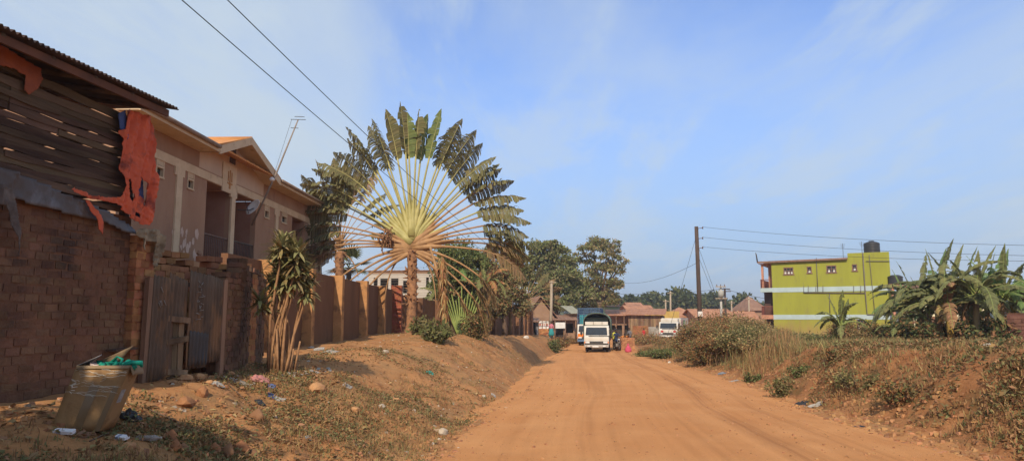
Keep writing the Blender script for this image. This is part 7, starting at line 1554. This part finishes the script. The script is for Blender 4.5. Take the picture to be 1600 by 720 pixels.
# ================================================================== CARDBOARD BOX
def box():
    p = G(118, 672); y = p.y; zb = Hz(p.x, p.y); W = y/1100; u0 = Vector((.995, .08, 0)).normalized(); v0 = Vector((-u0.y, u0.x, 0)); tilt = (.30, .04)
    t = thing('cardboard_box', 'battered brown cardboard box leaning to the right and stuffed with rubbish', 'box', (p.x, p.y, zb)); w, h, d = 76*W, 100*W, .27; M_CB = mat('brown_cardboard', (.34, .205, .095), (.25, .145, .065), 2.5, .8, .4, 12, c3=(.20, .115, .055), s3=4, spec=.12); M_CBI = mat('cardboard_inside', (.30, .21, .12), (.22, .15, .085), 4, .9)
    o = Vector((p.x, p.y, zb-.01))-u0*w/2
    def fr(a, z, q=0.): return o+u0*(a*w*(1+.04*z)+tilt[0]*h*z)+v0*(q*d+tilt[1]*z)+UP*(h*z*.98)
    def panel(mb, f, n=8, mi=0, th=0):
        V = []; 
        for i in range(n+1):
            for j in range(n+1): V.append(f(i/n, j/n))
        mb.add(V, [[i*(n+1)+j, (i+1)*(n+1)+j, (i+1)*(n+1)+j+1, i*(n+1)+j+1] for i in range(n) for j in range(n)], mi, True)
    mb = MB(); bul = lambda a, z: .012*math.sin(a*math.pi)*math.sin(z*math.pi)+.008*(float(vnoise(a*4, z*4, 1))-.5)
    panel(mb, lambda a, z: fr(a, z)-v0*bul(a, z)); panel(mb, lambda a, z: fr(a, z, 1)+v0*bul(a, z)); panel(mb, lambda a, z: fr(1, z, a)+u0*bul(a, z)); panel(mb, lambda a, z: fr(0, z, a)-u0*bul(a, z)); panel(mb, lambda a, z: fr(a, 0.02, z))
    solid(mb.build('carton', M_CB, t), .006)
    mb = MB(); panel(mb, lambda a, z: fr(a, .80+.03*math.sin(a*9+z*5), z)); mb.build('inner_rubbish', mat('mixed_rubbish', (.35, .26, .19), (.14, .1, .08), 14, .9, .8, 14), t)
    def flap(f, lab=None, m=M_CBI): mb = MB(); panel(mb, f, 4); x = solid(mb.build('flap', m, t), .005); return x
    flap(lambda a, z: fr(a*.5+.02, 1+z*.20*(.3+a*1.2), 1-z*.1)+u0*z*.10); flap(lambda a, z: fr(1, 1, a)+u0*z*.03-UP*z*.10); flap(lambda a, z: fr(0, 1, a)+u0*(.22*z)*(1-.5*a)+UP*.10*z, m=mat('grey_flap', (.34, .33, .33), (.25, .24, .24), 5, .7)); flap(lambda a, z: fr(a, 1, 0)-v0*.02*z-UP*.03*z)
    M_TP = mat('packing_tape', (.20, .125, .06), (.16, .10, .05), 3, .25, spec=.5)
    for a0, a1 in ((.42, .60), (.86, .97)):
        mb = MB(); panel(mb, lambda a, z: fr(a0+(a1-a0)*a, z*.68, 0)-v0*(bul(a0+(a1-a0)*a, z*.68)+.006), 6); mb.build('packing_tape', M_TP, t)
    # pale strands paint the glints of clear film round the upper half
    mb = MB(); random.seed(5)
    for i in range(30):
        z = random.uniform(.55, .96); a0 = random.uniform(0, .8); a1 = min(1, a0+random.uniform(.08, .5)); sl = random.uniform(-.05, .05); r = random.uniform(.0008, .0022)
        mb.tube([fr(a0+(a1-a0)*k/5, z+sl*k/5+.008*math.sin(k*2), 0)-v0*(bul(a0+(a1-a0)*k/5, z)+.008) for k in range(6)], r, 4, cap=False)
    for i in range(14): x_, z_ = random.uniform(0, .12), random.uniform(.60, .75); mb.tube([fr(x_, z_)-v0*.012, fr(x_+random.uniform(.02, .1), z_+random.uniform(-.05, .03))-v0*.014], .003, 4, cap=False)
    mb.build('film_glint', mat('pale_film_glint', (.75, .70, .60), (.6, .55, .45), 4, .3, spec=.6), t)
    mb = MB(); panel(mb, lambda a, z: fr(1, .42+z*.2, .1+a*.3)+u0*(.006+bul(.1+a*.3, .5)), 3); mb.build('side_label', mat('grey_print', (.42, .40, .38), (.2, .19, .18), 22, .7), t)
    # green bag on top
    gb = MB(); random.seed(8)
    for i in range(11):
        a = random.uniform(.28, 1.05); pts = [fr(a+random.uniform(-.1, .1), .93+random.uniform(-.03, .13), random.uniform(.1, .6)) for _ in range(5)]; gb.tube(pts, [.012, .026, .03, .024, .008], 7, lump=.3)
    gb.tube([fr(.8, .98, .1), fr(1.0, 1.04, .1), fr(1.16, 1.03, .15), fr(1.2, .97, .2)], [.02, .022, .03, .012], 7, lump=.3)
    gb.tube([fr(.5, 1.0, .3), fr(.62, 1.13, .3), fr(.74, 1.09, .3), fr(.76, 1.0, .2)], [.012, .013, .013, .01], 7, lump=.2)
    tag(gb.build('green_bag', mat('emerald_plastic', (.02, .36, .24), (.015, .27, .18), 6, .4, .5, 12, translucent=.2)), 'emerald green crumpled plastic bag spilling over the top of the box', 'bag')
    gb = MB()
    for i in range(4): pts = [fr(random.uniform(.18, .36), .95+random.uniform(-.02, .07), random.uniform(.1, .5)) for _ in range(4)]; gb.tube(pts, [.012, .028, .026, .01], 7, lump=.3)
    tag(gb.build('pink_wrapper', mat('pale_pink_wrapper', (.62, .36, .33), (.6, .5, .45), 8, .6)), 'pale pink wrapper tucked in the left of the box', 'wrapper')
box()
# ================================================================== LITTER AND STONES
M_ST = mat('pale_stone', (.5, .42, .32)); M_ORS = mat('orange_stone', (.50, .27, .12), (.36, .18, .085), 5, .95, .8, 20); M_WPL = mat('white_plastic', (.50, .46, .40), (.36, .31, .25), 5, .5, translucent=.2); M_BLK = mat('black_plastic', (.018, .017, .018), (.03, .028, .028), 5, .45, spec=.4)
def stone(label, px, py, wpx, hpx, m, cat='stone', name='stone', seed=0, flat=.8):
    p = G(px, py); s = p.y/1100; r = wpx*s/2; random.seed(seed+px); bm = bmesh.new(); bmesh.ops.create_icosphere(bm, subdivisions=2, radius=1)
    for v in bm.verts:
        q = 1+random.uniform(-.16, .16)+.25*(float(vnoise(v.co.x*3+px, v.co.y*3+v.co.z*2, 1.1))-.5); v.co = Vector((v.co.x*r*q, v.co.y*r*flat*q, max(v.co.z, -.45)*hpx*s*.62*q))
    me = bpy.data.meshes.new(name); bm.to_mesh(me); bm.free(); me.materials.append(m); o = bpy.data.objects.new(name, me); col.objects.link(o); o.location = (p.x, p.y, Hz(p.x, p.y)+hpx*s*.18); o.rotation_euler = (0, 0, random.uniform(0, 3)); return tag(o, label, cat)
def crumple(label, px, py, wpx, dpx, hh, m, cat='wrapper', name='wrapper', seed=0, rot=None):
    p = G(px, py); s = p.y/1100; n = 9; w = wpx*s; d = dpx*s; g = np.random.default_rng(px+seed); a = g.uniform(-.5, .5) if rot is None else rot; ca, sa = math.cos(a), math.sin(a); V = []; ed = g.random((n+1, n+1))
    for i in range(n+1):
        for j in range(n+1):
            u, v = (i/n-.5)*w*(1+.25*(ed[i, j]-.5)), (j/n-.5)*d*(1+.25*(ed[j, i]-.5)); k = math.sin(i/n*math.pi)*math.sin(j/n*math.pi); X, Y = p.x+u*ca-v*sa, p.y+u*sa+v*ca; V.append((X, Y, Hz(X, Y)+.008+hh*(.25+k)*(.35+.9*ed[i, j])))
    mb = MB(); mb.add(V, [[i*(n+1)+j, (i+1)*(n+1)+j, (i+1)*(n+1)+j+1, i*(n+1)+j+1] for i in range(n) for j in range(n)], 0, False); return tag(solid(mb.build(name, m, origin=tuple(p)), .002), label, cat)
def litter():
    stone('larger flat orange stone in front of the iron gate', 290, 594, 24, 12, M_ORS); stone('smaller orange stone touching the flat one before the gate', 312, 593, 22, 13, M_ORS); stone('rounded orange stone beside the brick compound wall foot', 361, 586, 11, 8, M_ORS); stone('small orange stone at the foot of the gate post', 271, 598, 9, 5, M_ORS); stone('low orange stone right of the pair before the gate', 327, 598, 14, 6, M_ORS)
    stone('white round stone on the bare earth below the wall', 602, 551, 11, 6, M_ST); stone('pale boulder at the road edge', 693, 678, 17, 13, M_ST); stone('small pale stone on the weedy slope', 597, 636, 12, 7, M_ST); stone('pale stone where the long wall meets the verge', 822, 528, 9, 5, mat('whitish_stone', (.62, .58, .5), (.5, .45, .38), 5, .9)); stone('buff stone in the dry ditch by the road', 756, 620, 8, 5, M_ST); stone('tan stone near the middle of the slope', 620, 628, 15, 9, M_ORS)
    stone('dark orange lump beside the white packets', 200, 702, 26, 14, M_ORS); stone('rounded brown stone under the corner of the box', 130, 682, 22, 12, mat('brown_stone', (.25, .14, .085), (.18, .1, .06), 5, .95)); stone('clay lump on the weeds left of centre', 495, 610, 30, 16, M_ORS); stone('second clay lump lower on the slope', 555, 642, 18, 9, M_ORS); stone('white pebble at the foot of the right hand bushes', 1046, 567, 5, 4, mat('whitish_stone', (.62, .58, .5)))
    for i, (px, py, w, h, l) in enumerate(((316, 618, 20, 20, 'upright clod of red clay standing on the verge'), (290, 632, 34, 16, 'broken red clay clod left of the upright one'), (322, 648, 14, 8, 'low red clod in the middle of the verge'), (352, 606, 10, 6, 'small red clod near the pale rag'))): stone(l, px, py, w, h, mat('red_clay_clod', (.36, .17, .075), (.25, .11, .05), 5, .95, .8, 16), 'clod', 'clay_clod', 5)
    # broken roof tile like dry leaf heap at the bottom
    random.seed(9)
    for i, (px, py, l) in enumerate(((268, 704, 'large curled dry leaf leaning in the heap at the bottom edge'), (286, 708, 'curled dry leaf with dark hollow in the bottom heap'), (332, 706, 'small curled leaf right of the bottom heap'), (348, 712, 'orange curled leaf at the bottom edge'), (374, 706, 'curled leaf furthest right in the bottom row'), (392, 716, 'flat dry leaf at the very bottom edge'), (262, 690, 'thin upright dry leaf behind the bottom heap'), (395, 655, 'pale folded leaf halfway up the verge'))):
        p = G(px, py); s = p.y/1100; mb = MB(); W = random.uniform(22, 34)*s; L = W*.8; V = []; a = random.uniform(-.6, .6); n = 7
        for r in range(n):
            for c in range(n):
                u, v = (r/(n-1)-.5), (c/(n-1)); cw = W*math.sin(math.pi*(.15+.75*v))*u; V.append((p.x+cw*math.cos(a)-v*L*.5*math.sin(a), p.y+cw*math.sin(a)+v*L*.5*math.cos(a), Hz(p.x, p.y)+.01+L*.55*v**.6-abs(u)*abs(u)*W*1.1+.02))
        mb.add(V, [[r*n+c, (r+1)*n+c, (r+1)*n+c+1, r*n+c+1] for r in range(n-1) for c in range(n-1)], 0, True); tag(solid(mb.build('dry_leaf', [M_LF_RUST, M_LF_DRY][i % 2], origin=tuple(p)), .003), l, 'leaf', 'big curled leaves at the bottom edge')
    crumple('pink crumpled cloth lying near the cane plant', 405, 595, 28, 30, .07, mat('dusty_pink_cloth', (.52, .22, .19), (.38, .16, .14), 6, .9), 'cloth', 'cloth'); crumple('pale rag between the orange stones and the pink cloth', 341, 602, 18, 22, .04, M_WPL, 'rag', 'rag'); crumple('long white plastic sheet scrap by the pink cloth', 372, 596, 42, 14, .012, M_WPL, 'plastic sheet', 'plastic_sheet', rot=0)
    crumple('blue plastic wrapper on the verge', 424, 604, 12, 14, .03, mat('blue_plastic', (.12, .16, .32), (.1, .13, .26), 5, .5)); crumple('dark blue wrapper lower on the verge', 424, 619, 11, 14, .03, mat('deep_blue_plastic', (.05, .08, .22), (.05, .07, .18), 5, .5)); crumple('white torn paper strip beside the dark blue wrapper', 436, 624, 20, 12, .012, M_WPL, 'paper', 'paper', rot=.1); crumple('black plastic scrap on the verge', 407, 630, 13, 14, .035, M_BLK, 'plastic bag', 'plastic_bag')
    for i, (px, py, w, l) in enumerate(((498, 546, 16, 'left pale plastic scrap along the foot of the ochre-pilastered wall'), (518, 549, 20, 'large pale plastic scrap along the foot of the wall'), (486, 544, 9, 'small grey scrap at the wall foot nearest the cane plant'))): crumple(l, px, py, w, 20, .03, M_WPL, 'plastic bag', 'plastic_bag')
    for i in range(16):
        px, py = 425+i*6+(i % 3)*2, 588-i*.9+(i % 2)*4; crumple('tiny white plastic shred in the pale line of litter right of the cane plant', px, py, 5, 9, .01, M_WPL, 'litter', 'plastic_shred', seed=i)['group'] = 'white shreds right of the cane plant'
    crumple('turquoise plastic scrap on the brown slope', 672, 582, 11, 14, .03, mat('turquoise_scrap', (.05, .25, .19), (.04, .2, .15), 5, .5)); crumple('white scrap of paper in the ditch', 771, 618, 7, 12, .03, M_WPL, 'paper', 'paper'); crumple('pale cardboard piece on the weeds by the road edge', 690, 673, 18, 20, .03, mat('pale_card', (.45, .30, .19), (.36, .23, .14), 5, .9), 'cardboard', 'cardboard')
    crumple('cream wrapper on the weedy slope', 543, 604, 12, 14, .03, M_WPL); crumple('yellow crumpled wrapper in the bottom weeds', 300, 684, 17, 12, .015, mat('yellow_wrapper', (.62, .52, .08), (.5, .42, .06), 4, .5)); crumple('white flattened wrapper half way up the slope', 482, 684, 9, 20, .02, M_WPL)
    crumple('blue grey plastic scrap lying on the left edge of the road', 862, 599, 16, 16, .03, mat('grey_blue_scrap', (.22, .24, .27), (.16, .17, .19), 5, .5), 'plastic bag', 'plastic_bag'); crumple('dark grey plastic at the foot of the right bank', 1252, 631, 20, 18, .05, M_BLK, 'plastic bag', 'plastic_bag'); crumple('pale torn sack beside the dark plastic at the foot of the right bank', 1272, 634, 28, 14, .03, M_WPL, 'sack', 'torn_sack', rot=0)
    crumple('grey plastic under the roadside bushes', 1128, 584, 12, 18, .05, mat('grey_blue_scrap', (.22, .24, .27)), 'plastic bag', 'plastic_bag'); crumple('flat white paper at the edge below the bushes', 1143, 596, 20, 14, .015, M_WPL, 'paper', 'paper', rot=0); crumple('dark rag lying on the road near the right edge', 1341, 667, 18, 10, .02, M_BLK, 'rag', 'rag', rot=0)
    crumple('white bag caught on the top of the right bank', 1545, 541, 14, 14, .05, M_WPL, 'plastic bag', 'plastic_bag'); crumple('thin twig strip of trash in the middle of the road', 1035, 614, 26, 5, .012, mat('brown_scrap', (.30, .16, .07), (.22, .11, .05), 5, .9), 'trash', 'trash', rot=0)
    # near items by the box
    crumple('black lumpy bag right of the cardboard box', 203, 655, 32, 22, .085, M_BLK, 'bag', 'rubbish_bag', rot=0)
    for lab, px, py, w, a in (('flat white card packet under the cardboard box', 100, 678, 29, .02), ('white card packet right of the cardboard box', 190, 687, 19, -.12)):
        p = G(px, py); s = p.y/1100; t = thing('card_packet', lab, 'packet', (p.x, p.y, Hz(p.x, p.y))); mb = MB(); mb.cbox((p.x, p.y, Hz(p.x, p.y)+.028), (w*s, .07, .035), 0, (.25, .06, a)); mb.build('carton', mat('white_card', (.74, .74, .75), (.66, .66, .68), 4, .5), t, bevel=.003); mb = MB(); mb.cbox((p.x-w*s*.2, p.y-.002, Hz(p.x, p.y)+.028), (w*s*.25, .068, .0365), 0, (.25, .06, a)); mb.build('grey_panel', mat('grey_print2', (.3, .33, .42), (.22, .24, .3), 9, .5), t)
    p = G(232, 690); t = thing('plastic_bottle', 'crushed clear plastic bottle lying right of the white packets', 'bottle', (p.x, p.y, Hz(p.x, p.y))); M = Matrix.Translation((p.x, p.y, Hz(p.x, p.y)+.04)) @ Euler((0, R(90), R(8))).to_matrix().to_4x4(); tmp = MB(); tmp.lathe([(.012, -.13), (.03, -.12), (.032, -.08), (.026, -.05), (.033, -.02), (.030, .03), (.033, .06), (.015, .10), (.012, .115)], 12)
    mb = MB(); mb.add([M @ Vector(v) for v in np.concatenate(tmp.v)], tmp.f, 0, True); mb.build('bottle_body', mat('cloudy_bottle', (.42, .38, .36), (.3, .27, .25), 8, .2, spec=.6, alpha=.55), t); tmp = MB(); tmp.lathe([(.014, .112), (.014, .13), (.002, .131)], 10); mb = MB(); mb.add([M @ Vector(v) for v in np.concatenate(tmp.v)], tmp.f, 0, True); mb.build('cap', M_WPL, t)
    # sticks
    for i, (a, b, l) in enumerate((((232, 640), (300, 668), 'thin dry stick across the earth right of the box'), ((345, 590), (398, 640), 'bent twig on the verge before the cane plant'), ((140, 690), (185, 676), 'pale stick lying under the box'), ((660, 560), (695, 575), 'stick lying on the brown slope'), ((760, 548), (800, 560), 'dark branch lying on the far slope'))):
        p, q = G(*a), G(*b); m = (p+q)/2; mb = MB(); mb.tube([p+UP*.01, Vector((m.x, m.y, Hz(m.x, m.y)+.03)), q+UP*.015], [.004+.0006*p.y, .005+.0004*p.y, .003], 5); tag(mb.build('stick', M_BARK), l, 'stick')
litter()
# ================================================================== AIR
def haze():
    mb = MB(); mb.box((-1650, -170, -8), (1650, 3600, 60)); M = bpy.data.materials.new('haze_air'); M.use_nodes = True; nt = M.node_tree; nt.nodes.clear()
    o = nt.nodes.new('ShaderNodeOutputMaterial'); v = nt.nodes.new('ShaderNodeVolumePrincipled'); v.inputs['Color'].default_value = (.86, .90, 1, 1); v.inputs['Density'].default_value = .0006; v.inputs['Anisotropy'].default_value = .2
    nt.links.new(v.outputs[0], o.inputs['Volume']); tag(mb.build('haze', M), 'thin dusty haze in the air', kind='stuff')
haze()
